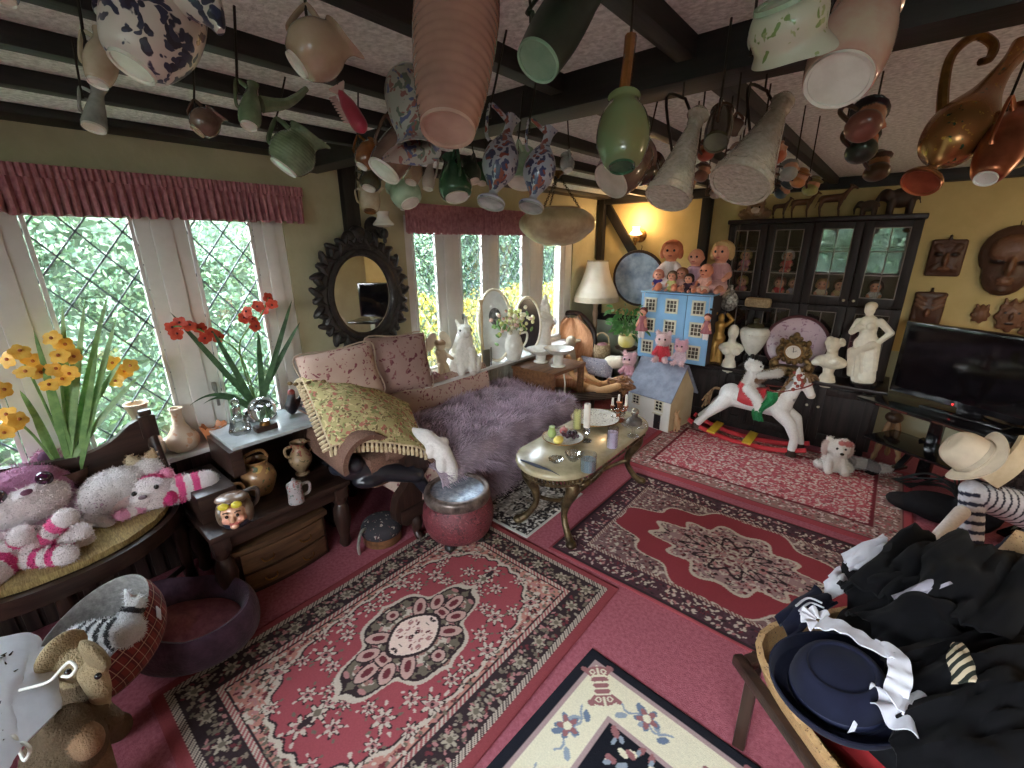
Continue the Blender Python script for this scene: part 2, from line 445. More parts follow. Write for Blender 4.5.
struct('wall_back', MB().box(((WX+RX)/2, WY+.125, CZ/2), (RX-WX, .25, CZ)), mat('plaster_back', S(206, 184, 128), S(192, 170, 114), rough=.85, scale=3, bump=.15, bscale=30))  # cream plaster yellowed further, warm lamplight put into its colour
struct('wall_right', MB().box((RX+.125, (WY+RY)/2, CZ/2), (.25, WY-RY+.5, CZ)), plaster)
m = MB(); wallbox(m, WX, -1.4, RY-.25, RY, 0, CZ); wallbox(m, 2.1, RX, RY-.25, RY, 0, CZ); wallbox(m, .1, .7, RY-.25, RY, 0, CZ)
wallbox(m, -1.4, 2.1, RY-.25, RY, 0, 1.1); wallbox(m, -1.4, 2.1, RY-.25, RY, 2.15, CZ)
struct('wall_rear', m, plaster)
# lower painted dado on the back wall, its dark rail, and the exposed timbers
struct('wall_dado', MB().box(((WX+RX)/2, WY-.006, .42), (RX-WX, .012, .84)), plaster_low)
struct('trim_1', MB().box(((WX-1.4)/2, WY-.02, .875), (-1.4-WX, .05, .085), bev=.008), beamx)
struct('trim_2', MB().box((WX+.06, WY-.06, 1.57), (.075, .08, 1.4), bev=.008), beamz)
struct('trim_3', MB().bar((-2.76, WY-.015, 2.2), (-2.2, WY-.015, 1.42), .10, .05, up=(0, 1, 0), bev=.008), beamz)
struct('trim_4', MB().box((-1.585, WY-.03, 1.75), (.10, .08, 1.04), bev=.008), beamz)
struct('trim_5', MB().box((WX+.02, 1.69, 1.12), (.06, .105, 2.25), bev=.008), beamz)
struct('trim_6', MB().box((WX+.09, (WY+RY)/2, 2.253), (.18, WY-RY, .035), bev=.006), beamm)
struct('trim_7', MB().box(((WX+RX)/2, WY-.045, 2.225), (RX-WX, .09, .09), bev=.008), beamx)
k = 8
for xx in (-2.2, -1.8, -1.44, -.99, -.57):
    struct('trim_%d' % k, MB().box((xx+.03, (WY+RY)/2, CZ-.022), (.055, WY-RY, .06), bev=.006), beamm); k += 1
struct('trim_%d' % k, MB().box(((WX+RX)/2, 1.44, CZ-.045), (RX-WX, .14, .11), bev=.01), beamx)
# beadboard below the far window
m = MB()
for i in range(48): m.box((WX+.012, W2[0]-.2+i*.052, .33), (.024, .047, .66), bev=.006)
struct('trim_14', m, mat('beadboard', S(176, 168, 150), rough=.5))

# dark slatted panelling under the near window
m = MB().box((WX+.01, -.3, .33), (.02, 3.1, .64))
for i in range(44): m.box((WX+.026, -1.82+i*.07, .33), (.014, .05, .62), bev=.004)
struct('trim_15', m, wood('dark_panelling', S(74, 60, 54), S(50, 40, 37), axis=2, rough=.55))
# ---------------------------------------------------------------- windows
glassm = glassmat('window_glass', (1, 1, 1), .03, .02, .5)
lead = mat('lead_came', S(104, 112, 120), rough=.6)
steel = mat('steel', S(150, 150, 150), rough=.3, metal=1)
def window(name, W, panes, fx=WX-.01, axis=0):
    y0, y1, z0, z1 = W; root = MB(); fz = .055
    root.box((fx-.02, (y0+y1)/2, z0+fz/2), (.05, y1-y0, fz), bev=.008); root.box((fx-.02, (y0+y1)/2, z1-fz/2), (.05, y1-y0, fz), bev=.008)
    edges = [y0]+[e for p in panes for e in p]+[y1]
    for i in range(0, len(edges), 2):
        a, b = edges[i], edges[i+1]
        if b-a > .005: root.box((fx-.017, (a+b)/2, (z0+z1)/2), (.032, b-a, z1-z0), bev=.006)
        if b-a > .15: root.box((fx-.002, (a+b)/2, (z0+z1)/2), (.022, (b-a)*.42, z1-z0), bev=.008)
    r = struct(name, root, paint)
    for (a, b) in panes:
        s = MB()
        for (c, w) in ((a+.012, .024), (b-.012, .024)): s.box((fx-.013, c, (z0+z1)/2), (.03, w*.75, z1-z0-2*fz), bev=.005)
        for c in (z0+fz+.012, z1-fz-.012): s.box((fx-.013, (a+b)/2, c), (.03, b-a, .024), bev=.005)
        struct('sash', s, paint, r)
        za, zb = z0+fz, z1-fz
        struct('pane', MB().box((fx-.017, (a+b)/2, (za+zb)/2), (.005, b-a, zb-za)), glassm, r)
        L = MB(); gx = .215 if axis == 0 else .15; sl = 1.3 if axis == 0 else 1.5; lw = .0068 if axis == 0 else .0042
        c = -4
        for sgn in (1, -1):
            for c in np.arange(-3, 4, gx):
                # line z = za + sgn*sl*(y-a) + c clipped to the pane
                pts = []
                for yy in (a, b):
                    z = za+sgn*sl*(yy-a)+c
                    if za <= z <= zb: pts.append((yy, z))
                for zz in (za, zb):
                    yy = a+(zz-za-c)/(sgn*sl)
                    if a < yy < b: pts.append((yy, zz))
                if len(pts) >= 2: L.bar((fx-.007, *pts[0]), (fx-.007, *pts[1]), lw, lw, up=(1, 0, 0))
        struct('leading', L, lead, r)
    return r
w1 = window('window_1', W1, [(-.45, -.04), (.17, .55), (.76, 1.08)])
w2 = window('window_2', W2, [(2.19, 2.44), (2.68, 2.97), (3.16, 3.54), (3.85, 4.21)], axis=1)
struct('window_sill', MB().box((WX+.02, (W1[0]+W1[1])/2, .675), (.17, W1[1]-W1[0]+.1, .03), bev=.01), paint, w1)
struct('window_sill', MB().box((WX+.06, (W2[0]+W2[1])/2, .675), (.25, W2[1]-W2[0]+.1, .03), bev=.01), paint, w2)
for y, z in ((2.66, 1.15), (.72, 1.0)):
    struct('handle', MB().box((WX+.028, y, z), (.03, .02, .05), bev=.005).tube([(WX+.035, y, z+.01), (WX+.04, y, z-.05), (WX+.038, y, z-.11)], .008), steel, w2 if y > 2 else w1)
# windows behind the photographer; the right-hand one is added to bring in light
m = MB()
for x in (-1.37, -.62, .07, .73, 1.4, 2.07): m.box((x, RY-.08, 1.625), (.07, .07, 1.05), bev=.006)
for z in (1.13, 2.12):
    for x in (-.65, 1.4): m.box((x, RY-.08, z), (1.45, .07, .06), bev=.006)
w3 = struct('window_3', m, paint)
for x in (-.65, 1.4): struct('pane', MB().box((x, RY-.09, 1.625), (1.45, .005, 1.05)), glassm, w3)

# ---------------------------------------------------------------- gathered pelmets
pelm = mat('pelmet_cloth', S(178, 122, 126), S(146, 90, 96), rough=.85, scale=30, sheen=.1)
def pelmet(label, y0, y1, z0, z1):
    t = thing('pelmet_curtain', label, 'pelmet', (WX+.07, (y0+y1)/2, z1)); L = y1-y0; n = int(L/.032)
    def fn(u, v):
        y = (u-.5)*L; ph = u*n*2*PI; a = .006+.016*v
        z = -v*(z1-z0)+.006*math.sin(ph*.5+1)*v
        return (a*math.sin(ph+.9*math.sin(u*37))+.008*math.sin(u*50)*v+.01, y, z)
    part('skirt', MB().sheet(fn, n*6, 6, .003), pelm, t)
    def fh(u, v):
        y = (u-.5)*L; return (.022+.007*math.sin(u*n*2*PI*1.5), y, .018-.05*v)
    part('heading', MB().sheet(fh, n*8, 2, .003), pelm, t)
    part('rail', MB().box((-.03, 0, -.02), (.05, L-.02, .025), bev=.004), paint, t)
pelmet('gathered dusty red pelmet over the left leaded window with the orchids', -.72, 1.35, 1.88, 2.055)
pelmet('gathered dusty red pelmet over the far four-light window behind the chaise', 2.08, 4.45, 1.83, 2.02)

# ---------------------------------------------------------------- garden outside
struct('garden_ground', MB().box((-8.3, 2, -.25), (10.3, 24, .1)).box((0, -8, -.25), (12, 11, .1)), mat('lawn', S(120, 140, 70), S(90, 110, 50), rough=.95, scale=6))
def leafcloud(name, label, gen, n, cols, size, bank=None):
    V = np.zeros((n*4, 3)); K = np.zeros((n*4, 3)); q = RNG.normal(size=(n, 3)); 
    P = np.array([gen() for _ in range(n)]); a = RNG.normal(size=(n, 3)); a /= np.linalg.norm(a, axis=1)[:, None]
    b = np.cross(a, q); b /= np.linalg.norm(b, axis=1)[:, None]; sz = RNG.uniform(.6, 1.4, (n, 1))*size
    for k, (s, w) in enumerate(((-1, 0), (0, .5), (1, 0), (0, -.5))): V[k::4] = P+a*sz*s+b*sz*w
    ci = RNG.randint(len(cols), size=n); c = np.array(cols)[ci]*RNG.uniform(.75, 1.2, (n, 1)); K[:] = np.repeat(c, 4, 0)
    f = np.arange(n*4).reshape(-1, 4)
    vs = V.tolist(); fs = f.tolist(); ks = K
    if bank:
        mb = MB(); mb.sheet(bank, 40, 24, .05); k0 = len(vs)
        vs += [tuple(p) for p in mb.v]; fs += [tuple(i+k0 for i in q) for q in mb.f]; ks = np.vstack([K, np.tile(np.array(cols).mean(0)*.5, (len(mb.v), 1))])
    me = bpy.data.meshes.new(name); me.from_pydata(vs, [], fs); addcol(me, ks)
    tag(link(name, me, vmat('leaf', .5, spec=.3)), label, 'hedge', kind='stuff')
def bumpy(x, y, z, s, a): return a*noise.fractal(Vector((x*s, y*s, z*s)), 1, 2, 4)
def bank1(u, v):
    y = -4.5+9*u; z = -.2+2.28*v; return (-4.9-.9*v+bumpy(0, y, z, 1.2, .35), y, z+.25*noise.noise(Vector((y*1.3, 0, 3)))*v)
def bank2(u, v):
    y = 3.2+7*u; z = -.2+2.5*v; return (-5.6-.8*v+bumpy(0, y, z, 1.2, .4), y, z)
def bank3(u, v):
    x = -5+10*u; z = -.2+(1.9+.95*max(0, 1-abs((x+.95)/1.7)**4))*v; return (x, -4.6-.8*v+bumpy(x, 0, z, 1.2, .3), z)
def gen(bank, jit=.22):
    def g():
        p = Vector(bank(random.random(), random.random()**.9)); return (p.x+random.gauss(.12, jit), p.y+random.gauss(0, jit), p.z+random.gauss(.05, jit))
    return g
GR = [S(92, 120, 92), S(106, 134, 100), S(130, 152, 122), S(88, 116, 98), S(146, 166, 144), S(74, 102, 78)]
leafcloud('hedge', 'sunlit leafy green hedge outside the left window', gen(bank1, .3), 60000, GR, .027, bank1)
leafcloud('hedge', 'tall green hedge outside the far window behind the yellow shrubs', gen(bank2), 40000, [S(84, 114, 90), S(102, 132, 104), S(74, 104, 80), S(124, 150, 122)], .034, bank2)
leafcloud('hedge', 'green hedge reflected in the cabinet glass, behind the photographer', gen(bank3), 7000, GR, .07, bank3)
def geny():
    y = random.uniform(3.0, 8.6); return (-4.7+random.gauss(0, .3), y, random.uniform(-.1, 1.02+.42*noise.noise(Vector((y*1.4, 0, 0)))))
leafcloud('shrub', 'yellow-green shrubs just outside the far window', geny, 16000, [S(206, 186, 74), S(216, 198, 110), S(150, 156, 66), S(190, 168, 66), S(110, 130, 62)], .036)

# ---------------------------------------------------------------- light
W = bpy.data.worlds.new('sky'); bpy.context.scene.world = W; W.use_nodes = True
nt = W.node_tree; bg = nt.nodes['Background']
tc = nt.nodes.new('ShaderNodeTexCoord'); sx = nt.nodes.new('ShaderNodeSeparateXYZ'); nt.links.new(tc.outputs['Generated'], sx.inputs[0])
sky = ramp(nt, sx.outputs[2], [(0, (.62, .68, .72)), (.12, (.95, .98, 1.0)), (.6, (.72, .86, 1.0))])
nt.links.new(sky, bg.inputs[0])
# the overcast sky: bright beyond the garden (-x), with an added bright lobe behind the photographer (-y) to fill the room
mr = N(nt, 'ShaderNodeMapRange'); mr.interpolation_type = 'SMOOTHSTEP'
for k, v in (('From Min', .55), ('From Max', -.75), ('To Min', 8.0), ('To Max', 34.0)): mr.inputs[k].default_value = v
nt.links.new(sx.outputs[0], mr.inputs[0])
mr2 = N(nt, 'ShaderNodeMapRange'); mr2.interpolation_type = 'SMOOTHSTEP'
for k, v in (('From Min', -.35), ('From Max', -.9), ('To Min', 0.0), ('To Max', 38.0)): mr2.inputs[k].default_value = v
nt.links.new(sx.outputs[1], mr2.inputs[0]); ad = N(nt, 'ShaderNodeMath', operation='ADD')
nt.links.new(mr.outputs[0], ad.inputs[0]); nt.links.new(mr2.outputs[0], ad.inputs[1]); nt.links.new(ad.outputs[0], bg.inputs[1])
def light(name, typ, loc, energy, color, size=None, rot=None, **kw):
    l = bpy.data.lights.new(name, typ); l.energy = energy; l.color = color
    if size is not None:
        if typ == 'AREA': l.shape = 'RECTANGLE'; l.size, l.size_y = size
        elif typ == 'SUN': l.angle = size
        else: l.shadow_soft_size = size
    for k, v in kw.items(): setattr(l, k, v)
    o = bpy.data.objects.new(name, l); COL.objects.link(o); o.location = loc
    if rot is not None: o.rotation_euler = rot
    return o
sun = light('sun', 'SUN', (4, 2, 8), 1.5, (1, .95, .86), .05)
sun.rotation_euler = Vector((-.62, .10, -.78)).to_track_quat('-Z', 'Y').to_euler()
for nm, loc, sz, rot in (('portal', (WX-.12, (W1[0]+W1[1])/2, 1.32), (W1[3]-W1[2], W1[1]-W1[0]), (0, -PI/2, 0)),
                         ('portal', (WX-.12, (W2[0]+W2[1])/2, 1.32), (W2[3]-W2[2], W2[1]-W2[0]), (0, -PI/2, 0)),
                         ('portal', (-.65, RY-.15, 1.625), (1.5, 1.05), (PI/2, 0, 0)), ('portal', (1.4, RY-.15, 1.625), (1.4, 1.05), (PI/2, 0, 0))):
    p = light(nm, 'AREA', loc, 1, (1, 1, 1), sz, rot); p.data.cycles.is_portal = True
light('added_warm_fill', 'POINT', (1.95, 3.2, 1.75), 19, (1, .76, .5), .12)  # added warm fill with no fixture, brightens the right of the back wall
cd = bpy.data.cameras.new('camera'); cam = bpy.data.objects.new('camera', cd); COL.objects.link(cam)
cd.sensor_width = 36; cd.lens = FPX/1024*36; cd.clip_start = .02
cam.matrix_world = Matrix.Translation(CAM) @ Matrix((RT, UP, -FW)).transposed().to_4x4()
sc = bpy.context.scene; sc.camera = cam
sc.view_settings.view_transform = 'Standard'; sc.view_settings.look = 'None'; sc.view_settings.gamma = 1
sc.view_settings.use_curve_mapping = False; sc.view_settings.exposure = 0.18
sc.cycles.max_bounces = 10; sc.cycles.diffuse_bounces = 6; sc.cycles.transparent_max_bounces = 16
# ================================================================ jugs hanging from the beams
def glaze(name, c, c2=None, rough=.22, scale=12, bump=0, **k): return mat(name, c, c2, rough=rough, scale=scale, spec=.5, coat=.4, bump=bump, bscale=30, **k)
G = dict(
 cream=glaze('glaze_cream', S(196, 184, 160), S(170, 152, 126)), grey=glaze('glaze_grey', S(170, 172, 165), S(120, 124, 120)),
 brown=glaze('glaze_brown', S(118, 92, 78), S(86, 62, 52)), dkbrown=glaze('glaze_dark_brown', S(74, 54, 40), S(44, 32, 24)),
 green=glaze('glaze_green', S(60, 104, 74), S(34, 74, 52)), sage=glaze('glaze_sage', S(112, 130, 98), S(84, 102, 76), scale=20),
 dkgreen=glaze('glaze_dark_green', S(44, 60, 44), S(26, 36, 28), rough=.5), pale=glaze('glaze_pale_green', S(170, 196, 168), S(136, 166, 140)),
 olive=glaze('glaze_olive', S(84, 82, 54), S(56, 54, 36)), white=glaze('glaze_white', S(226, 224, 214), S(205, 202, 190)),
 fawn=glaze('glaze_fawn', S(172, 152, 128), S(148, 126, 104)), tan=mat('glaze_ribbed_tan', S(170, 128, 112), S(136, 102, 92), rough=.25, scale=5, coat=.5),
 amber=glaze('glaze_amber', S(150, 96, 48), S(86, 54, 28)), copper=mat('copper', S(196, 120, 84), S(120, 66, 44), rough=.28, metal=.85, scale=7),
 bronze=mat('bronze', S(150, 108, 56), S(84, 60, 36), rough=.35, metal=.8, scale=14), pinkw=glaze('glaze_pink', S(186, 130, 118), S(196, 180, 160), scale=5),
 globe=glaze('glaze_globe', S(104, 134, 96), S(120, 116, 74), scale=3), mint=glaze('glaze_mint', S(148, 188, 160), S(128, 170, 142)),
 blue=floral('transferware', S(206, 198, 188), [S(36, 40, 66), S(30, 32, 52), S(44, 48, 74)], scale=20, size=.40, coat=.4),
 imari=floral('imari', S(168, 172, 184), [S(40, 50, 96), S(128, 58, 44), S(48, 50, 84)], scale=20, size=.38, coat=.4),
 fleur=floral('grey_floral', S(158, 156, 146), [S(86, 96, 84), S(72, 82, 120), S(128, 80, 72)], scale=22, size=.36, coat=.3),
 vine=floral('green_vine', S(204, 206, 186), [S(108, 136, 70), S(150, 164, 110)], scale=22, size=.25, coat=.3))
wire = mat('hook_wire', S(60, 56, 50), rough=.4, metal=.8)
PR = dict(
 jug=[(.62, 0), (.76, .05), (.95, .25), (1, .42), (.9, .62), (.7, .78), (.66, .88), (.78, 1)],
 round=[(.5, 0), (.72, .06), (.96, .28), (1, .48), (.88, .7), (.64, .86), (.56, .93), (.62, 1)],
 tall=[(.86, 0), (.9, .05), (1, .3), (.97, .6), (.86, .85), (.8, .94), (.88, 1)],
 barrel=[(.62, 0), (.66, .03), (.86, .25), (1, .58), (.92, .82), (.7, .95), (.72, 1)],
 pear=[(.7, 0), (.9, .06), (1, .22), (.86, .5), (.52, .78), (.44, .9), (.52, 1)],
 flare=[(.95, 0), (1, .06), (.9, .25), (.72, .5), (.55, .72), (.48, .86), (.6, 1)],
 cup=[(.6, 0), (.82, .08), (.98, .35), (.94, .6), (.9, .8), (1, 1)],
 ewer=[(.78, 0), (.76, .03), (.3, .09), (.28, .15), (.5, .22), (.92, .36), (1, .46), (.92, .57), (.6, .69), (.3, .78), (.22, .88), (.24, .95), (.32, 1)],
 vase=[(.8, 0), (.85, .05), (1, .25), (.7, .55), (.42, .75), (.6, 1)],
 decanter=[(1, 0), (1, .06), (.93, .09), (.62, .45), (.36, .8), (.3, .88), (.34, .92), (.34, 1)])
def dense(prof, k=4):
    P = smoothpath([(r, 0, z) for r, z in prof], k); return [(max(p.x, .02), p.z) for p in P]
def jug(label, H, B, Mo, rpx, prof, m, name='jug', hz=2.13, db=0, dm=.05, hd=True, spout=.28, base=None, inner=None, ribs=0, flute=None, cat='jug', group=None, grip=.012, hook=True, n=30, sy=1.0, bsz=.97, back=False):
    db *= .2; dm *= .2
    """a vessel hung by its handle: H handle top, B middle of the base, Mo middle of the mouth"""
    d = depth(at(*H, z=hz)); h = at(*H, d=d); b = at(*B, d=d+db); mo = at(*Mo, d=d+dm)
    ax = mo-b; L = ax.length; R = rpx*(d+db*.5)/FPX*ray(*B).length**-.75; grip = min(max(R*.12, .0045), .014)
    c = (b+mo)/2; hx = h-c; hx = hx-ax.normalized()*hx.dot(ax.normalized())
    if hx.length < R*.5: hx = Vector((0, 0, 1))-ax.normalized()*ax.normalized().z
    if back: hx = FW*1.0
    F = frame(ax, hx); t = thing(name, label, cat, b, F, group)
    P = dense(PR[prof]) if isinstance(prof, str) else dense(prof)
    pr = []
    for i, (r, z) in enumerate(P):
        rr = r*R*(1+(.022*math.cos(z*ribs*2*PI) if ribs else 0)); pr.append((rr, z*L))
    if ribs:
        pr = []
        for i in range(ribs*5):
            z = i/(ribs*5-1); k = min(int(z*(len(P)-1)), len(P)-2)
            for q in range(len(P)-1):
                if P[q][1] <= z <= P[q+1][1]: k = q; break
            u = (z-P[k][1])/max(P[k+1][1]-P[k][1], 1e-6); r = P[k][0]+(P[k+1][0]-P[k][0])*u
            pr.append((r*R*(1+.012*math.cos(z*ribs*2*PI)), z*L))
    th = min(.004, R*.1)
    inn = [(max(r-th, .002), z) for r, z in pr[::-1] if z > L*.25]
    def sp(p, a, r, z):
        p = Vector(p)
        if spout:
            w = max(0, (z/L-.72)/.28)**1.6*max(0, -math.cos(a))**6
            p += Vector((-1, 0, .25))*w*R*spout*.85
        p.y *= sy
        return p
    part('body', MB().lathe(pr+inn+[(.001, L*.25)], n, fn=sp, flute=flute), m, t, ang=60)
    br = pr[0][0]*bsz
    part('base_ring', MB().lathe([(br*.86, .004), (br*.9, -.004), (br, -.005), (br*1.03, .002)], n, cap=False).lathe([(0.0005, -.0012), (br*.93, -.0012)], n, cap=False), base or G['white'], t)
    if hd:
        if back: h = c+F @ Vector((R*1.45, 0, L*.2))
        hl = F.transposed() @ (h-b)          # handle top in local axes
        k = lambda z: max(r for r, zz in pr if abs(zz-z*L) < L*.16)*.93
        far = max(hl.x, R*1.4)
        z1, z0 = (.86, .3) if prof not in ('ewer',) else (.93, .62)
        z1, z0 = z1*L, z0*L
        pts = [(min(r for r, zz in pr if abs(zz-z1) < L*.1)*.95, 0, z1), (far*.82, 0, z1+.06*L), (far, 0, min(max(hl.z, z0+.2*(z1-z0)), z1)), (far*.86, 0, z0+.18*(z1-z0)), (k(z0/L)*1.0, 0, z0)]
        part('handle', MB().tube(pts, [grip, grip*.9, grip*.8, grip*.9, grip], n=8, flat=(1.1, .85)), m, t)
        if hook:
            q = F.transposed() @ (Vector((h.x, h.y, CZ-.03))-b); e = Vector((far-.004, 0, pts[2][2])); g = F.transposed() @ Vector((0, 0, .02))
            part('hook', MB().tube([e-g, e+g*.2, q*.3+e*.7, q], .0028, n=6), wire, t)
    elif hook:
        q = F.transposed() @ (Vector((h.x, h.y, CZ-.03))-b); e = F.transposed() @ (h-b)
        part('hook', MB().tube([e, q*.5+e*.5, q], .0028, n=6), wire, t)
    return t
# -- left part of the ceiling
jug('small cream jug hanging beside the big blue floral jug, above a grey one', (88, 24), (98, 82), (106, 34), 19, 'jug', G['cream'], db=0, dm=.04, hz=2.14)
jug('slim grey-white jug hanging lowest at the far left, below the cream jug', (83, 82), (94, 127), (98, 88), 14, 'flare', G['grey'], hz=2.15)
bj = jug('big white jug with dark blue flower sprays hanging at upper left', (128, -48), (133, 66), (182, -24), 55, 'round', G['blue'], hz=2.18, db=-.06, dm=.1, grip=.016, spout=.5, n=44)
R3 = bj.rotation_euler.to_matrix().transposed(); bl_ = lambda x, y: R3 @ (at(x, y, d=depth(bj.location)-.01)-bj.location)
part('spout', MB().tube([bl_(186, -8), bl_(203, 2), bl_(214, 16), bl_(221, 32)], [.034, .03, .02, .007], 10, flat=(1, .7)), G['blue'], bj)
jug('tip of a pale blue jug hanging in the top left corner', (2, -60), (8, 0), (2, -46), 16, 'jug', glaze('glaze_sky', S(150, 176, 190)), hz=2.16)
jug('small brown jug with a cream base hanging against the window wall', (202, 97), (198, 131), (214, 112), 17, 'round', G['brown'], base=G['cream'], spout=.5)
jug('glossy green ribbed jug hanging nearest above the red pelmet', (291, 118), (284, 167), (306, 134), 25, 'jug', G['sage'], ribs=14, spout=.5)
jug('round fawn pitcher with white base hanging left of the big ribbed jug', (311, 2), (298, 64), (338, 34), 33, 'round', G['fawn'], db=-.03, dm=.06, spout=.7, n=40, hz=2.16)
t = jug('mottled green jug with a long thin spout hanging on the left', (244, 66), (249, 125), (253, 84), 13, 'pear', G['sage'], spout=0)
part('spout', MB().tube([(-.02, 0, .06), (-.07, 0, .09), (-.11, 0, .15)], [.018, .011, .006]), G['sage'], t)
# a pink fish-shaped ornament
d = depth(at(345, 90, z=2.14)); o = at(352, 112, d=d); u = m_per_px(o)
F = frame(RT*.5-UP*.85, FW)
t = thing('fish_ornament', 'deep pink fish ornament hanging nose down by its tail', 'ornament', o, F)
pk = S(176, 58, 82); pw = S(206, 176, 168)
blob('body', [C((0, 0, -22*u), (0, 0, -6*u), 4*u, 8*u, pk), C((0, 0, -6*u), (0, 0, 14*u), 8*u, 9*u, pk), C((0, 0, 14*u), (0, 0, 20*u), 9*u, 5*u, pk)], vmat('glazed_col', .3, coat=.4), t, vox=.008)
f = MB()
for q in range(9): f.cyl((0, -6*u, (-20+q*3.4)*u), (-2*u, -13*u, (-22+q*3.4)*u), 2.2*u, .6*u, 6)
part('fin', f, mat('pale_fin', pw), t); part('tail', MB().sheet(lambda a, b: ((a-.5)*1*u, (b-.5)*16*u*(a*.6+.5), (-22-8*a)*u), 4, 6, .006), mat('pale_fin', pw), t)
part('hook', MB().tube([(0, 0, -26*u), F.transposed() @ Vector((0, 0, .06))+Vector((0, 0, -28*u)), F.transposed() @ Vector((0, 0, CZ-.03-o.z))], .0028, 6), wire, t)
jug('small amber brown jug hanging just below the pink fish', (362, 133), (362, 166), (374, 142), 13, 'round', G['amber'], hz=2.12)
jug('brown jug showing its large white oval base, right of the window post', (415, 128), (384, 171), (408, 134), 21, 'tall', G['brown'], db=-.05, dm=.08, hz=2.10, bsz=1.0)
jug('dark olive cup hanging in front of the window post', (362, 172), (369, 188), (372, 174), 12, 'cup', G['olive'], hz=2.05)
jug('cream mug with a gilt foot hanging above the oval mirror', (362, 192), (370, 211), (370, 188), 11, 'cup', G['cream'], hz=2.0, base=G['bronze'], spout=.4)
jug('large grey floral jug hanging upside down behind the big ribbed jug', (440, 70), (408, 72), (417, 153), 30, [(.5, 0), (.85, .1), (1, .3), (.86, .6), (.62, .82), (.7, .92), (.95, 1)], G['fleur'], hz=2.14, spout=.5, n=36, dm=-.02)
jug('huge ribbed tan and brown stoneware jug hanging at centre top', (470, -75), (448, 128), (462, -52), 49, 'barrel', G['tan'], hz=2.2, db=-.08, dm=.14, ribs=22, base=mat('bare_clay', S(186, 156, 140), S(160, 128, 116), rough=.7), back=True, spout=.2, n=48)
jug('white china jug hanging between the olive cup and the slim vase', (418, 152), (411, 182), (416, 158), 10, 'jug', G['fawn'], hz=2.08)
jug('slim white bud vase hanging left of the green pear jug', (436, 160), (428, 188), (431, 158), 7, 'vase', G['white'], hz=2.08, name='bud_vase', cat='vase', spout=0)
jug('glossy green pear-shaped jug hanging above the far red pelmet', (453, 150), (457, 197), (450, 157), 18, 'pear', G['green'], hz=2.1, db=-.02, spout=.3)
jug('dark green jug half hidden behind the green pear jug', (466, 152), (474, 181), (468, 160), 10, 'jug', G['dkgreen'], hz=2.1)
jug('pale green ribbed bowl-shaped jug hanging lowest over the far pelmet', (392, 180), (410, 203), (400, 182), 17, 'cup', G['pale'], hz=2.03, flute=(18, .02), spout=.4)
jug('little green cup hanging left of the first blue and red ewer', (484, 158), (482, 183), (482, 166), 8, 'cup', G['green'], hz=2.1)
for lab, q in (('blue and red floral ewer, nearer one of the hanging pair, with twisted handle', (0, 0)), ('blue and red floral ewer, farther one of the hanging pair', (1, 1))):
    a = ((507, 88), (491, 203), (511, 116), 19) if q[0] == 0 else ((541, 100), (531, 207), (549, 128), 17)
    t = jug(lab, a[0], a[1], a[2], a[3], 'ewer', G['imari'], hz=2.12, name='ewer', cat='ewer', spout=.4, base=G['grey'], db=-.04, dm=.05, grip=.011, n=36)
jug('pale green fluted jug hanging between the two floral ewers', (523, 138), (520, 183), (526, 150), 15, 'flare', G['pale'], hz=2.1, flute=(20, .03))
jug('tall dark green stoneware jug with a mint base hanging at centre', (528, 20), (538, 61), (590, -24), 30, 'tall', G['dkgreen'], hz=2.17, db=-.08, dm=.13, base=G['mint'], grip=.018, n=40, bsz=1.0)
t = jug('olive green globe flask hanging by a long thin brown neck', (631, 36), (622, 166), (624, 98), 29, 'round', G['globe'], hz=2.14, hd=False, spout=0, n=40, base=G['green'], hook=False)
e = Matrix(t.rotation_euler.to_matrix()).transposed() @ (at(631, 36, d=depth(t.location))-t.location)
part('neck', MB().tube([(0, 0, .2*e.z+.02), (0.0, 0, e.z*.55), (e.x*.6, e.y*.6, e.z*.8), e], [.02, .012, .011, .012]), G['amber'], t)
part('hook', MB().tube([e, e+Matrix(t.rotation_euler.to_matrix()).transposed() @ Vector((0, 0, .1))], .0028), wire, t)
jug('brown and grey jug with a white oval base under the globe flask', (644, 140), (611, 181), (640, 150), 25, 'tall', G['brown'], hz=2.08, db=-.06, dm=.08)
jug('small copper-rimmed brown jug hanging right of the globe flask', (655, 150), (636, 178), (658, 160), 14, 'jug', G['dkbrown'], hz=2.06)
jug('tiny grey jug hanging from a thin wire behind the floral ewers', (566, 150), (568, 170), (566, 155), 8, 'jug', G['grey'], hz=2.1)
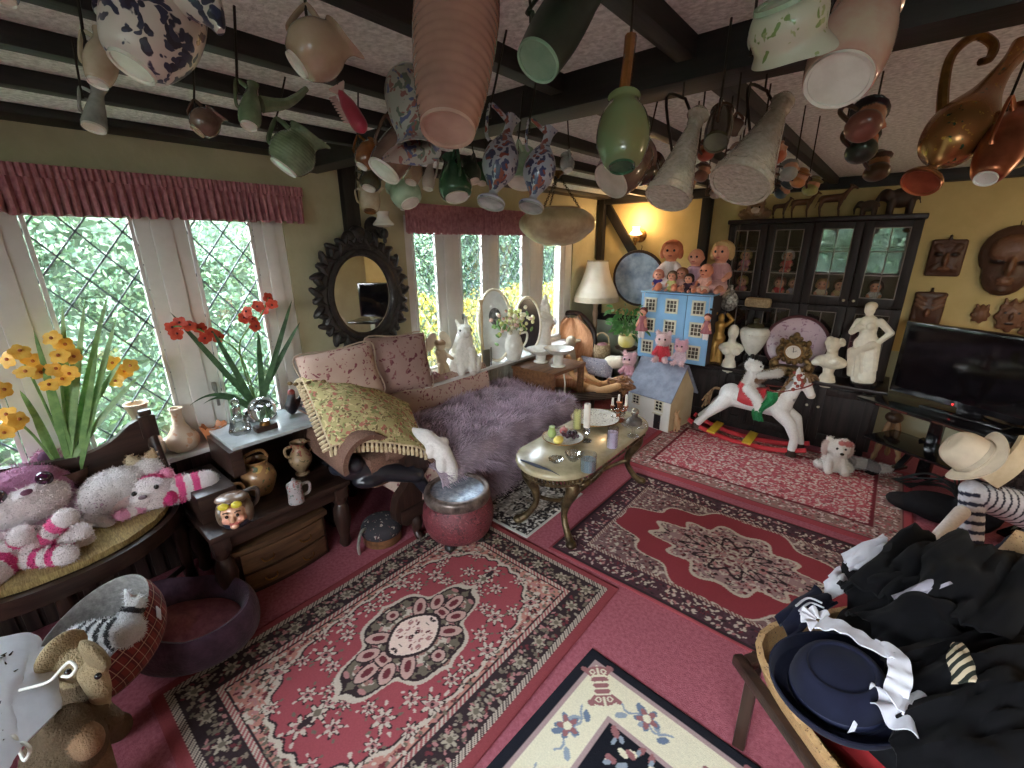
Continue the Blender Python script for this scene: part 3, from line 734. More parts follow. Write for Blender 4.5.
# -- cut crystal decanters
crystal = mat('cut_crystal', S(246, 240, 226), S(226, 218, 200), rough=.12, scale=90, bump=.8, spec=.8, trans=.55, coat=.5)
for lab, H, B, Mo, r in (('cut glass decanter hanging on a dark wire hoop, left of the two', (683, 98), (668, 197), (697, 118), 25), ('wide cut glass decanter hanging upside tilted, right of the two', (765, 90), (740, 184), (782, 104), 35)):
    t = jug(lab, H, B, Mo, r, 'decanter', crystal, hz=2.12, name='decanter', cat='decanter', hd=False, spout=0, base=crystal, db=-.05, dm=.05, n=24, flute=(12, .025), hook=False)
    R3 = t.rotation_euler.to_matrix().transposed(); h = R3 @ (at(*H, d=depth(t.location)+.05)-t.location); Lz = (Vector(at(*Mo, d=1))-Vector(at(*B, d=1))).length*depth(t.location)
    part('hoop', MB().tube([(.03, 0, Lz*.5), h*.9+Vector((.05, 0, 0)), h, h*.9-Vector((.01, 0, -.02)), (0, 0, Lz*.98)], .004, 6), wire, t)
    part('stopper', MB().lathe([(.018, Lz*1.0), (.022, Lz*1.04), (.03, Lz*1.1), (.02, Lz*1.17), (.002, Lz*1.19)], 12), crystal, t)
    part('hook', MB().tube([h, h+R3 @ Vector((0, 0, CZ-.02-(t.location+R3.transposed() @ h).z))], .0028, 6), wire, t)
jug('dark pewter tankard with an olive oval base between the decanters', (722, 98), (716, 142), (722, 112), 15, 'tall', G['dkbrown'], hz=2.08, base=G['olive'], db=-.06, dm=.12, bsz=1.05)
jug('brown pottery mug hanging behind the right decanter neck', (736, 112), (741, 130), (728, 124), 10, 'cup', G['brown'], hz=2.08)
# -- right part of the ceiling
jug('large white bowl-shaped jug with green vine pattern at top right', (800, -40), (786, 0), (790, 52), 48, 'cup', G['vine'], back=True, hz=2.2, db=-.1, dm=.12, base=G['pale'], grip=.016, spout=.5, n=44, bsz=1.3)
jug('pink and cream jug showing its round white base at upper right', (880, -18), (838, 80), (866, 10), 46, 'tall', G['pinkw'], back=True, hz=2.19, db=-.08, dm=.12, grip=.016, n=44, bsz=.95)
# gilded ewer with rope handle
d = depth(at(965, 40, z=2.17))
t = jug('ornate gilt and copper ewer with a rope handle and long neck', (945, 60), (921, 182), (1022, 44), 36, [(.62, 0), (.6, .02), (.2, .09), (.24, .14), (.78, .22), (1, .34), (.92, .45), (.5, .62), (.3, .78), (.24, .9), (.3, 1)], floral('gilt_enamel', S(158, 108, 62), [S(40, 84, 62), S(196, 160, 70)], scale=30, size=.2, rough=.25, metal=.65), hz=2.15, name='ewer', cat='ewer', spout=.3, base=G['copper'], hd=False, db=-.03, dm=.03, n=40, hook=False)
R3 = t.rotation_euler.to_matrix().transposed(); lp = lambda x, y: R3 @ (at(x, y, d=depth(t.location)+.02)-t.location)
part('handle', MB().tube([lp(942, 120), lp(944, 85), lp(952, 55), lp(975, 36), lp(993, 44), lp(990, 58), lp(980, 62)], [.012, .010, .010, .010, .008], n=8), G['bronze'], t)
h = lp(980, 36); part('hook', MB().tube([h-R3 @ Vector((0, 0, .01)), h+R3 @ Vector((0, 0, CZ-.02-(t.location+R3.transposed() @ h).z))], .0028), wire, t)
jug('copper pot hanging at the right edge beside the gilt ewer', (1030, 70), (986, 178), (1022, 110), 26, 'round', G['copper'], hz=2.1, db=-.03, dm=.05)
jug('dark brown lustre jug cut by the right edge of the picture', (1040, 120), (1002, 160), (1040, 135), 24, 'jug', G['dkbrown'], hz=2.08)
# stacked toby jugs and the cluster of little character jugs along the far joist
def toby(label, px, py, rp, hz, cols, tilt, cat='jug', group='small character jugs on the beam'):
    d = depth(at(px, py-rp, z=hz)); c = at(px, py, d=d); r = rp*d/FPX
    t = thing('character_jug', label, cat, c, Euler((tilt[0], tilt[1], tilt[2])).to_matrix(), group)
    sk, coat_, hat = cols
    blob('body', [E((0, 0, -.45*r), (.85*r, .8*r, .6*r), coat_), E((0, -.15*r, .1*r), (.66*r, .64*r, .62*r), sk), E((0, -.8*r, .02*r), (.16*r, .2*r, .18*r), sk), E((0, .02*r, .58*r), (.98*r, .9*r, .16*r), hat), E((0, .05*r, .78*r), (.6*r, .6*r, .3*r), hat)], vmat('glazed_col', .3, coat=.4), t, vox=max(r*.09, .004), sm=2)
    part('handle', MB().tube([(0, .55*r, .5*r), (0, 1.15*r, .5*r), (0, 1.25*r, -.1*r), (0, .6*r, -.5*r)], r*.12), mat('toby_handle', S(70, 44, 30), rough=.3), t)
    q = t.rotation_euler.to_matrix().transposed() @ Vector((0, 0, CZ-.03-c.z)); e = Vector((0, 1.18*r, .46*r)); part('hook', MB().tube([e, e+q*.4, e+q*1.02], .0028, 6), wire, t)
    return t
sk = S(176, 118, 86)
toby('grinning red-coated toby jug, top one of the stack by the pink jug', 866, 120, 20, 2.13, (sk, S(122, 72, 58), S(30, 26, 24)), (.5, .6, 2.2))
toby('toby jug with a black hat, middle one of the stack by the pink jug', 862, 145, 17, 2.08, (S(190, 110, 70), S(36, 44, 34), S(24, 22, 20)), (.4, .5, 2.4))
toby('brown lustre toby jug, lowest one of the stack by the pink jug', 877, 166, 14, 2.04, (S(150, 100, 66), S(84, 60, 36), S(60, 48, 34)), (.2, .3, 2.6))
specs = [(706, 150, 10, S(150, 70, 50)), (702, 172, 9, S(120, 80, 60)), (716, 190, 8, S(160, 140, 130)), (738, 152, 9, S(180, 140, 110)), (752, 150, 11, S(120, 62, 50)), (776, 152, 11, S(170, 90, 54)), (789, 170, 10, S(150, 150, 140)), (800, 178, 9, S(184, 120, 66)), (812, 186, 9, S(150, 150, 90)), (742, 190, 8, S(170, 130, 110)), (783, 190, 8, S(60, 80, 90)), (690, 182, 8, S(110, 60, 48))]
desc = ['red-brown character jug left of the wide decanter, topmost there', 'brown character jug low between the two decanters', 'pale grey character jug hanging lowest between the decanters', 'cream faced character jug just behind the wide decanter', 'maroon character jug touching the wide decanter neck side', 'orange coated character jug right of the wide decanter', 'grey-white character jug next along the joist after the orange one', 'amber character jug in the middle of the joist row', 'olive green character jug at the far end of the joist row', 'pinkish small character jug below the wide decanter base', 'slate blue character jug below the grey-white one on the joist', 'dark maroon character jug beside the left decanter base']
for (px, py, r, c), lab in zip(specs, desc):
    toby(lab, px, py, r, 2.1-(py-130)*.0012, (S(182, 130, 100), c, tuple(x*.5 for x in c)), (random.uniform(-.4, .5), random.uniform(-.5, .5), random.uniform(1.5, 3)))
# ---------------------------------------------------------------- pendant bowl light
d = 3.3; c = at(557, 226, d=d); u = d/FPX
t = thing('pendant_lamp', 'marbled alabaster bowl pendant lamp hanging on chains over the far window', 'lamp', c)
alab = mat('alabaster', S(206, 184, 148), S(168, 140, 108), rough=.3, scale=7, coat=.3)
part('bowl', MB().lathe(dense([(.02, -19*u), (10*u, -18.5*u), (22*u, -15*u), (35*u, -5*u), (38*u, 2*u), (36*u, 8*u), (28*u, 14*u), (22*u, 16*u)])+dense([(20*u, 14*u), (33*u, 4*u), (22*u, -12*u), (.02, -16*u)]), 40), alab, t)
part('rim', MB().torus((0, 0, 16*u), 22*u, 1.2*u), G['fawn'], t)
ch = MB(); top = CZ-.02-c.z
for i in range(3):
    a = i*2*PI/3+.5; p0 = Vector((22*u*math.cos(a), 22*u*math.sin(a), 16*u)); p1 = Vector((0, 0, top-.02)); n = 18
    for k in range(n): 
        q = p0.lerp(p1, (k+.5)/n); ch.torus(q, .008, .0022, frame((p1-p0).orthogonal() if k % 2 else (p1-p0).cross((p1-p0).orthogonal()), p1-p0), 8, 5, sc=(1.5, 1))
part('chain', ch, wire, t); part('ceiling_rose', MB().lathe([(.05, top), (.05, top-.012), (.02, top-.03), (.006, top-.05)], 18), G['bronze'], t)
# ================================================================ window side, near left
dark = wood('dark_oak', S(56, 38, 31), S(34, 22, 18), axis=1, rough=.35)
darkx = wood('dark_oak_x', S(56, 38, 31), S(34, 22, 18), axis=0, rough=.35)
darkz = wood('dark_oak_z', S(58, 39, 32), S(35, 23, 19), axis=2, rough=.35)
midw = wood('oak', S(122, 84, 56), S(90, 58, 38), axis=1, rough=.4)
plush = vmat('plush', .95, bump=.6, bscale=260, spec=.1, sheen=.3)
eyem = mat('eye_bead', S(14, 12, 12), S(10, 8, 8), rough=.1, spec=.8)
stone = vmat('stone_col', .55, bump=.15, bscale=60)
# -- rush seated corner settle
SY = -.07
t = thing('settle', 'dark wooden armed settle with a golden rush seat heaped with soft toys', 'settle', (-2.5, SY, 0))
def seatf(u, v, e=0):
    a = -PI/2+u*PI; rx, ry = .47*(1+e), .45*(1+e)
    x = -.23+rx*math.cos(a)**.8*v if math.cos(a) > 0 else -.23; y = ry*math.sin(a)*v
    tri = max(abs((x+.0)/.24), abs(y/.44)); tri = (tri*16) % 1
    return Vector((x, y, .525+.025*(1-v*v)+.004*abs(tri-.5)))
rush = mat('rush', S(196, 170, 112), S(140, 114, 70), rough=.55, scale=40, bump=.9, bscale=120, stretch=(1, 6, 1))
part('seat', MB().sheet(lambda u, v: seatf(u, v), 48, 60, .03), rush, t)
part('seat_rail', MB().sheet(lambda u, v: Vector((seatf(u, 1.0, .03).x, seatf(u, 1.0, .03).y, .528-.07*v)), 48, 3, .03), dark, t)
cr = [(-.62, .78), (-.5, .79), (-.35, .82), (-.2, .86), (-.05, .87), (.08, .85), (.2, .84), (.3, .87), (.38, .93), (.45, .95)]
poly = smoothpath([(y, z, 0) for y, z in cr], 4); poly = [(p.x, p.y) for p in poly]+[(.45, .66), (-.62, .62)]
part('backrest', MB().prism(poly, .035, Matrix(((0, 0, 1), (1, 0, 0), (0, 1, 0))), (-.225, 0, 0)), dark, t)
for y in (.45, -.6):
    part('back_post', MB().turned((-.21, y, 0), (-.21, y, .84), [(.022, 0), (.028, .2), (.02, .26), (.03, .5), (.024, .6), (.03, .98), (.02, 1)]).box((-.21, y, .9), (.06, .07, .12), bev=.012).box((-.21, y, .97), (.045, .05, .03), bev=.01), darkz, t)
    part('armrest', MB().tube([(-.2, y, .84), (-.15, y, .76), (-.09, y*.985, .68), (-.06, y*.98, .655)], [.024, .022, .028, .034], n=10, flat=(1.3, .8)), dark, t)
    part('leg', MB().turned((-.06, y*.97, 0), (-.06, y*.97, .66), [(.018, 0), (.03, .1), (.022, .2), (.034, .5), (.026, .66), (.034, .7), (.02, .8), (.032, .95), (.026, 1)]), darkz, t)
part('leg', MB().turned((.22, 0, 0), (.22, 0, .48), [(.018, 0), (.032, .15), (.022, .3), (.036, .7), (.03, 1)]), darkz, t)
part('stretcher', MB().cyl((.22, 0, .15), (-.06, .42, .15), .014).cyl((.22, 0, .15), (-.06, -.58, .15), .014), darkz, t)
# -- soft toys on the settle
def eyes(parent, pts, r, m=None):
    for p in pts: part('eye', MB().ell(p, (r, r, r*1.1)), m or eyem, parent)
pur, lil, wht, pnk, hot = S(176, 118, 150), S(200, 164, 184), S(228, 216, 216), S(222, 80, 138), S(206, 52, 118)
# purple bear: face towards +x
c = at(50, 492, x=-2.54); t = thing('plush_bear', 'large mauve-pink plush bear with dark glittery eyes sitting on the rush seat', 'soft toy', (c.x-.02, c.y-.04, .55), Euler((.12, -.55, .12)).to_matrix()); t.scale = (.95,)*3
hz_ = .23
blob('body', [E((-.06, -.02, .09), (.13, .17, .11), lil), E((-.02, 0, hz_), (.14, .185, .15), pur), E((.06, 0, hz_-.05), (.095, .14, .085), wht), E((.09, 0, hz_-.04), (.07, .075, .05), wht), E((-.03, .14, hz_+.125), (.035, .055, .055), pur), E((-.03, -.14, hz_+.125), (.035, .055, .055), pur),
              C((.0, .14, .12), (.1, .2, .05), .05, .045, lil), C((.0, -.14, .12), (.1, -.2, .05), .05, .045, lil)], plush, t, vox=.008, sm=3)
eyem2 = mat('eye_plum', S(70, 24, 56), S(20, 8, 18), rough=.08, scale=60, spec=.9)
eyes(t, [(.118, .075, hz_+.02), (.118, -.075, hz_+.02)], .03, eyem2); part('nose', MB().ell((.157, 0, hz_-.015), (.012, .02, .013)), mat('nose_plum', S(120, 70, 96)), t)
for y in (.14, -.14): part('ear_lining', MB().ell((0, y, hz_+.125), (.02, .035, .036)), mat('mauve_lining', S(90, 56, 82), rough=.9), t)
# white cat lying behind
c = at(118, 485, x=-2.58); t = thing('plush_cat', 'fluffy white plush cat lying with its back to the camera behind the pink tiger', 'soft toy', (c.x-.02, c.y, .545), .2); t.scale = (.85,)*3
g1, g2 = S(222, 214, 214), S(232, 208, 204)
blob('body', [E((0, -.01, .13), (.13, .17, .13), g1), E((.02, .0, .1), (.12, .13, .1), g2), E((-.01, .15, .16), (.1, .1, .1), g1), C((-.02, .19, .25), (-.02, .2, .285), .04, .012, S(206, 176, 140)), C((-.03, .1, .26), (-.03, .09, .29), .035, .012, S(206, 190, 160)), C((.05, -.15, .06), (.13, -.12, .035), .04, .03, g1)], plush, t, vox=.008)
# pink tiger with its head through the arm
c = at(143, 497, x=-2.46); t = thing('plush_tiger', 'pink and white plush tiger lying on its side under the settle arm', 'soft toy', (c.x-.03, c.y+.03, .55), Euler((0, -.3, -.3)).to_matrix()); t.scale = (.85,)*3
def stripes(p0, p1, r0, r1, n, ca, cb):
    p0, p1 = Vector(p0), Vector(p1); return [C(p0.lerp(p1, i/n), p0.lerp(p1, (i+.72)/n), r0+(r1-r0)*i/n, r0+(r1-r0)*(i+1)/n, ca if i % 2 else cb) for i in range(n)]
blob('body', [E((0, 0, .1), (.095, .105, .095), wht), E((-.02, .0, .155), (.075, .085, .045), pnk), E((.05, -.03, .085), (.06, .06, .045), wht), E((.01, .075, .06), (.06, .05, .05), hot), E((-.01, -.085, .12), (.05, .03, .05), pnk), E((-.03, .08, .18), (.03, .035, .04), S(220, 140, 170))]
     + stripes((-.03, .08, .08), (-.06, .26, .08), .08, .07, 5, pnk, wht)+stripes((.05, -.05, .04), (.1, -.13, .03), .03, .03, 3, wht, S(220, 150, 180)), plush, t, vox=.007)
eyes(t, [(.075, .04, .135), (.08, -.055, .125)], .013); part('nose', MB().ell((.108, -.02, .1), (.012, .02, .012)), mat('nose_grey', S(110, 92, 100)), t)
# second pink tiger lying in front, head down
c = at(38, 545, x=-2.35); t = thing('plush_tiger', 'pink and white striped plush tiger sprawled at the front edge of the rush seat', 'soft toy', (c.x-.06, c.y-.03, .545), -.25); t.scale = (.78,)*3
blob('body', stripes((-.08, -.03, .09), (.12, -.13, .06), .085, .075, 5, hot, wht)+[E((-.03, 0, .12), (.085, .085, .07), wht), E((-.02, 0, .165), (.05, .05, .035), S(196, 160, 160))]
     + stripes((-.08, .06, .1), (-.02, .17, .1), .05, .055, 3, pnk, wht)+stripes((.05, .0, .06), (.12, .16, .06), .045, .05, 5, hot, wht)+stripes((-.12, -.1, .1), (-.06, -.2, .1), .05, .05, 3, hot, wht)
     + [E((-.02, .19, .1), (.05, .055, .05), wht), E((-.05, -.22, .11), (.05, .05, .05), wht), E((.0, -.05, .19), (.03, .03, .025), S(180, 150, 150))], plush, t, vox=.007)
part('nose', MB().ell((.03, .02, .17), (.018, .022, .016)), mat('nose_grey', S(110, 92, 100)), t); eyes(t, [(.0, .045, .185), (.0, -.02, .19)], .011)
# pink-pawed toy at the picture's edge
c = at(12, 505, x=-2.38); t = thing('plush_cub', 'pink and white plush cub at the left edge, paws raised beside the mauve bear', 'soft toy', (c.x-.03, c.y-.02, .545), .1); t.scale = (.7,)*3
hh = .20
blob('body', [E((-.05, -.05, .1), (.11, .13, .12), wht)]+stripes((-.02, -.02, .12), (.04, .02, hh+.02), .045, .055, 3, hot, wht)+stripes((0, .06, .1), (.08, .17, hh+.03), .04, .05, 4, pnk, wht)+[E((.09, .19, hh+.04), (.055, .06, .055), wht)]+stripes((.0, .1, .05), (.06, .25, .05), .04, .045, 4, wht, hot), plush, t, vox=.007)

# ---------------------------------------------------------------- sill of the near window
SZ = .69
def pot(name, label, px, py, x, prof, m, cat, h=None, flute=None, loc=None, parts=None, n=28, fn=None, group=None, z=SZ, wall=.006):
    c = at(px, py, x=x) if loc is None else Vector(loc); t = thing(name, label, cat, (c.x, c.y, z), None, group)
    P = dense(prof); inn = [(max(r-wall, .003), zz) for r, zz in P[::-1] if zz > P[-1][1]*.3]+[(.003, P[-1][1]*.3)]
    part('body', MB().lathe(P+inn, n, flute=flute, fn=fn), m, t, ang=60); return t
blush = floral('blush_pottery', S(214, 190, 166), [S(196, 150, 120), S(224, 206, 186)], scale=12, size=.3, rough=.5)
t = pot('vase', 'pale blush pottery bottle vase on the sill, nearer the middle mullion', 183, 440, -2.80, [(.05, 0), (.072, .025), (.075, .07), (.05, .11), (.03, .15), (.024, .2), (.03, .235), (.034, .24)], blush, 'vase')
t = pot('vase', 'taller blush pottery vase with a flared neck, half hidden by the settle post', 146, 440, -2.80, [(.045, 0), (.07, .03), (.07, .09), (.04, .15), (.026, .2), (.04, .27), (.052, .31)], blush, 'vase')
t = pot('flower_pot', 'orange pottery flower pot with a ruffled rim between the vase and the decanter', 214, 428, -2.78, [(.042, 0), (.046, .02), (.058, .07), (.066, .1)], mat('terracotta_glaze', S(206, 138, 92), S(176, 104, 66), rough=.4), 'pot', fn=lambda p, a, r, z: Vector((p.x, p.y, p.z+.008*math.cos(10*a)*max(0, z-.06)/.04)))
# yellow cymbidium
orl = mat('strap_leaf', S(126, 160, 96), S(90, 128, 72), rough=.4, scale=20)
def strap(mb, p0, d, L, w, droop, n=10):
    d = Vector(d).normalized(); side = d.cross(Vector((.9, -.35, .3))); side = side.normalized() if side.length > .1 else Vector((0, 1, 0))
    def fn(u, v):
        s = u*L; p = Vector(p0)+d*s-Vector((0, 0, droop*u*u*L)); ww = w*math.sin(PI*min(.12+u*.88, 1))**.6
        return p+side*(v-.5)*ww+Vector((0, 0, abs(v-.5)*ww*.5))
    mb.sheet(fn, n, 2, .0015)
def blossoms(parent, pts, m, lip, r, face):
    F = frame(face)
    for i, p in enumerate(pts):
        mb = MB(); R = F @ Euler((random.uniform(-.6, .6), random.uniform(-.6, .6), random.uniform(0, 6))).to_matrix()
        for k in range(5):
            a = k*2*PI/5; dirv = Vector((math.cos(a), math.sin(a), .25)); sd = Vector((-math.sin(a), math.cos(a), 0))
            mb.sheet(lambda u, v: R @ (dirv*r*u+sd*(v-.5)*r*1.0*math.sin(PI*(.12+.8*u))**.7+Vector((0, 0, -.25*r*u*u)))+Vector(p), 4, 3, .001)
        o = part('flower', mb, m, parent)
        part('lip', MB().ell(Vector(p)+R @ Vector((.1*r, 0, .22*r)), (r*.22, r*.18, r*.2), None, 8), lip, o)
yel = mat('petal_yellow', S(242, 200, 96), S(230, 172, 66), rough=.5, scale=30); lipm = mat('petal_lip', S(190, 104, 50), rough=.5)
c = Vector((-2.72, .06, SZ)); t = thing('orchid_plant', 'yellow cymbidium orchid with tall strap leaves on the sill behind the settle', 'plant', c)
part('pot', MB().lathe([(.06, 0), (.075, .09), (.085, .1), (.08, .1), (.07, .06), (.0, .07)], 24), G['brown'], t)
lf = MB()
tips = [(30, 318, .06), (110, 285, .05), (85, 300, 0), (60, 330, .1), (20, 385, .3), (0, 350, .3), (118, 310, .05), (98, 345, .0), (150, 360, .15), (72, 352, .0), (35, 335, .12), (130, 345, .1), (62, 300, .02)]
for (px, py, dr) in tips:
    e = at(px, py, x=-2.7+random.uniform(-.06, .1))-c; b = Vector((random.uniform(-.03, .03), random.uniform(-.04, .04), .07)); d = e-b
    strap(lf, b, d+Vector((0, 0, dr*d.length)), d.length, .026, dr)
part('leaves', lf, orl, t)
for spike, fl in (((150, 430), [(112, 363), (124, 372), (116, 380), (130, 366)]), ((70, 440), [(20, 352), (8, 360), (32, 360), (25, 372), (40, 372)]), ((72, 440), [(52, 338), (64, 345), (60, 356), (72, 356), (55, 370), (64, 380), (50, 385), (70, 372)]), ((30, 440), [(2, 390), (12, 425), (4, 432), (18, 420), (8, 415)])):
    pts = [at(px, py, x=-2.66+random.uniform(-.04, .04))-c for px, py in fl]; b = Vector((.0, random.uniform(-.03, .03), .07)); m_ = sum(pts, Vector())/len(pts)
    part('stem', MB().tube([b, (b+m_)/2+Vector((-.02, 0, .05)), m_-Vector((.03, 0, 0))], .005), orl, t)
    blossoms(t, pts, yel, lipm, .036, (.9, -.2, .2))
# red orchid
c = Vector((-2.74, .9, SZ)); t = thing('orchid_plant', 'red orchid with long dark strap leaves in a round glass pot by the window', 'plant', c)
part('pot', MB().lathe(dense([(.04, 0), (.085, .03), (.095, .08), (.08, .12), (.085, .13)])+[(.075, .125), (.07, .1), (0, .1)], 26), mat('dark_glass_pot', S(60, 66, 64), S(30, 34, 32), rough=.12, spec=.7), t)
lf = MB()
for (px, py, dr) in [(302, 318, .05), (150, 376, .55), (178, 384, .5), (170, 312, .0), (292, 300, 0), (206, 395, .8), (228, 372, .1), (258, 330, .0), (280, 345, .08), (212, 330, .0)]:
    e = at(px, py, x=-2.72+random.uniform(-.05, .1))-c; b = Vector((random.uniform(-.03, .03), random.uniform(-.03, .03), .11)); d = e-b
    strap(lf, b, d+Vector((0, 0, dr*d.length)), d.length, .030, dr, 14)
part('leaves', lf, mat('strap_leaf_dark', S(70, 100, 66), S(44, 72, 46), rough=.35, scale=20), t)
redp = mat('petal_red', S(200, 82, 56), S(166, 50, 38), rough=.5, scale=30)
for fl in ([(172, 327), (180, 323), (176, 334), (190, 326), (200, 328), (205, 338), (212, 333), (218, 337)], [(268, 298), (258, 306), (247, 312), (264, 310), (252, 320), (244, 318), (272, 304), (255, 326)]):
    pts = [at(px, py, x=-2.68+random.uniform(-.03, .03))-c for px, py in fl]; e = pts[0] if fl[0][0] < 200 else pts[-1]
    mid = at(240, 355, x=-2.7)-c
    part('stem', MB().tube([(0, 0, .11), mid, (mid+e)/2+Vector((0, 0, .05)), (e+pts[3])/2, pts[0]], .0045), orl, t)
    blossoms(t, pts, redp, mat('petal_lip_dark', S(96, 30, 30)), .033, (.9, -.3, .1))

# ---------------------------------------------------------------- stepped side table with its curios
t = thing('side_table', 'dark oak stepped side table with a grey slate top beside the settle', 'table', (-2.47, .77, 0))
slate = mat('slate_top', S(168, 172, 172), S(140, 146, 148), rough=.2, scale=5, spec=.6)
part('table_top', MB().box((0, 0, .432), (.54, .72, .036), bev=.008), dark, t)
part('apron', MB().box((.215, 0, .375), (.03, .62, .085), bev=.008).box((0, -.31, .375), (.42, .03, .085)).box((0, .31, .375), (.42, .03, .085)), dark, t)
for sx in (.21, -.21):
    for sy in (-.31, .31): part('leg', MB().turned((sx, sy, 0), (sx, sy, .34), [(.024, 0), (.036, .08), (.028, .16), (.03, .24), (.05, .55), (.044, .75), (.03, .86), (.04, .92), (.04, 1)], 14).box((sx, sy, .375), (.075, .075, .085), bev=.006), darkz, t)
part('step_box', MB().box((-.06, -.255, .525), (.37, .17, .15), bev=.006), dark, t)
part('upper_case', MB().box((-.16, -.13, .605), (.2, .02, .31)).box((-.16, .29, .605), (.2, .02, .31)).box((-.25, .08, .605), (.02, .42, .31)).box((-.08, -.13, .69), (.34, .06, .14), bev=.005), dark, t)
part('slate_top', MB().box((-.1, .09, .771), (.37, .46, .02), bev=.004), slate, t)
ZT = .45; ZS = .781
# crystal ball on a stand
c = at(262, 408, x=-2.5); t = thing('crystal_ball', 'clear crystal ball on a dark block standing on the slate top', 'ornament', (c.x, c.y, ZS))
part('stand', MB().box((.0, 0, .016), (.06, .11, .032), bev=.005), darkx, t); part('ring', MB().lathe([(.03, .03), (.024, .045), (.018, .05), (.02, .045)], 18), G['bronze'], t)
part('ball', MB().ell((0, 0, .052+.068), .07, None, 32), mat('crystal', S(250, 250, 250), S(250, 250, 250), rough=.0, trans=1, spec=.5), t)
c = at(240, 428, x=-2.56); t = thing('decanter', 'small cut glass decanter with a stopper on the slate top left of the crystal ball', 'decanter', (c.x, c.y, ZS))
clear = glassmat('cut_glass', (.9, .92, .93), .3, .08, .9)
part('body', MB().lathe(dense([(.045, 0), (.055, .02), (.04, .07), (.018, .11), (.014, .14), (.02, .15)]), 16, flute=(8, .04)), clear, t); part('stopper', MB().lathe([(.01, .15), (.022, .165), (.02, .19), (.004, .2)], 8), clear, t)
c = at(291, 402, x=-2.62); t = thing('figurine', 'small dark bird figurine with a red crest at the back of the slate top', 'figurine', (c.x, c.y, ZS))
blob('body', [E((0, 0, .05), (.03, .04, .05), S(40, 40, 48)), C((0, .0, .08), (0, .01, .12), .028, .022, S(56, 54, 60)), E((0, .01, .135), .022, S(120, 46, 40)), C((0, .03, .05), (0, .06, .1), .018, .008, S(30, 30, 36))], vmat('glazed_col', .3, coat=.4), t, vox=.006)
t = one('box', MB().box((0, 0, .39), (.3, .12, .78), bev=.01), mat('black_box', S(30, 30, 34), S(22, 22, 26), rough=.5), 'narrow black box standing between the slate topped table and the chaise', 'box', (-2.62, 1.18, 0))
c = at(316, 412, x=-2.62); t = pot('plant_pot', 'terracotta pot with dried brown flowers beside the tapestry throw', 0, 0, 0, [(.05, 0), (.06, .05), (.07, .1), (.066, .11)], mat('terracotta', S(196, 112, 78), S(168, 88, 60), rough=.7), 'pot', loc=(-2.62, 1.18, 0), z=.78)
f = MB()
for i in range(46): f.ell((random.gauss(0, .04), random.gauss(0, .04), .13+random.random()*.05), (.016, .016, .012), None, 6)
part('dried_flowers', f, mat('dried_flower', S(126, 104, 70), S(84, 66, 44), rough=.9, scale=60), t)
# on the lower board
gold = floral('painted_pottery', S(150, 112, 76), [S(96, 58, 36), S(182, 150, 90), S(70, 84, 52)], scale=14, size=.28, rough=.3, coat=.4)
def curio(name, label, cat, px, py, prof, m, handles=(), z=ZT, lid=None, x=None, flute=None):
    c = at(px, py, z=z) if x is None else at(px, py, x=x); t = thing(name, label, cat, (c.x, c.y, z)); P = dense(prof)
    inn = [(max(r-.005, .003), zz) for r, zz in P[::-1] if zz > P[-1][1]*.4]+[(.003, P[-1][1]*.4)]
    part('body', MB().lathe(P+inn, 26, flute=flute), m, t, ang=60)
    for h in handles: part('handle', MB().tube(h, [.009, .008, .008, .009], n=8), m, t)
    if lid: part('lid', MB().lathe(lid, 22), m, t)
    return t
c0 = (0, 0, 0)
curio('jug', 'brown painted pottery jug with a hoop handle under the slate top', 'jug', 262, 492, [(.05, 0), (.06, .015), (.085, .08), (.08, .13), (.055, .17), (.06, .2)], gold, [[(0, -.055, .19), (0, -.05, .235), (0, .03, .245), (0, .06, .2)]])
curio('vase', 'two-handled pottery vase painted with red flowers under the slate top', 'vase', 303, 474, [(.035, 0), (.04, .012), (.03, .025), (.06, .08), (.062, .12), (.036, .165), (.034, .19), (.046, .21)], floral('rose_vase', S(150, 124, 94), [S(124, 58, 50), S(88, 76, 50)], scale=20, size=.36, rough=.3), [[(0, .036, .195), (0, .075, .19), (0, .078, .15), (0, .055, .13)], [(0, -.036, .195), (0, -.075, .19), (0, -.078, .15), (0, -.055, .13)]])
curio('bowl', 'lidded brown pottery bowl with a wire handle on the step of the table', 'bowl', 233, 482, [(.035, 0), (.05, .01), (.062, .035), (.055, .055)], gold, [[(0, -.05, .05), (.0, -.03, .13), (0, .03, .13), (0, .05, .05)]], lid=[(.058, .055), (.045, .07), (.012, .078), (.014, .09), (.002, .094)], x=-2.38)
t = curio('tankard', 'small white lidded tankard with a red flower on the lower board', 'tankard', 297, 502, [(.036, 0), (.04, .01), (.036, .06), (.038, .1)], floral('tankard_flower', S(158, 150, 150), [S(140, 66, 66), S(96, 104, 96)], scale=30, size=.34), [[(0, .036, .09), (0, .075, .085), (0, .072, .035), (0, .036, .025)]], lid=[(.04, .1), (.036, .112), (.016, .125), (.006, .13), (.009, .14), (.001, .146)])
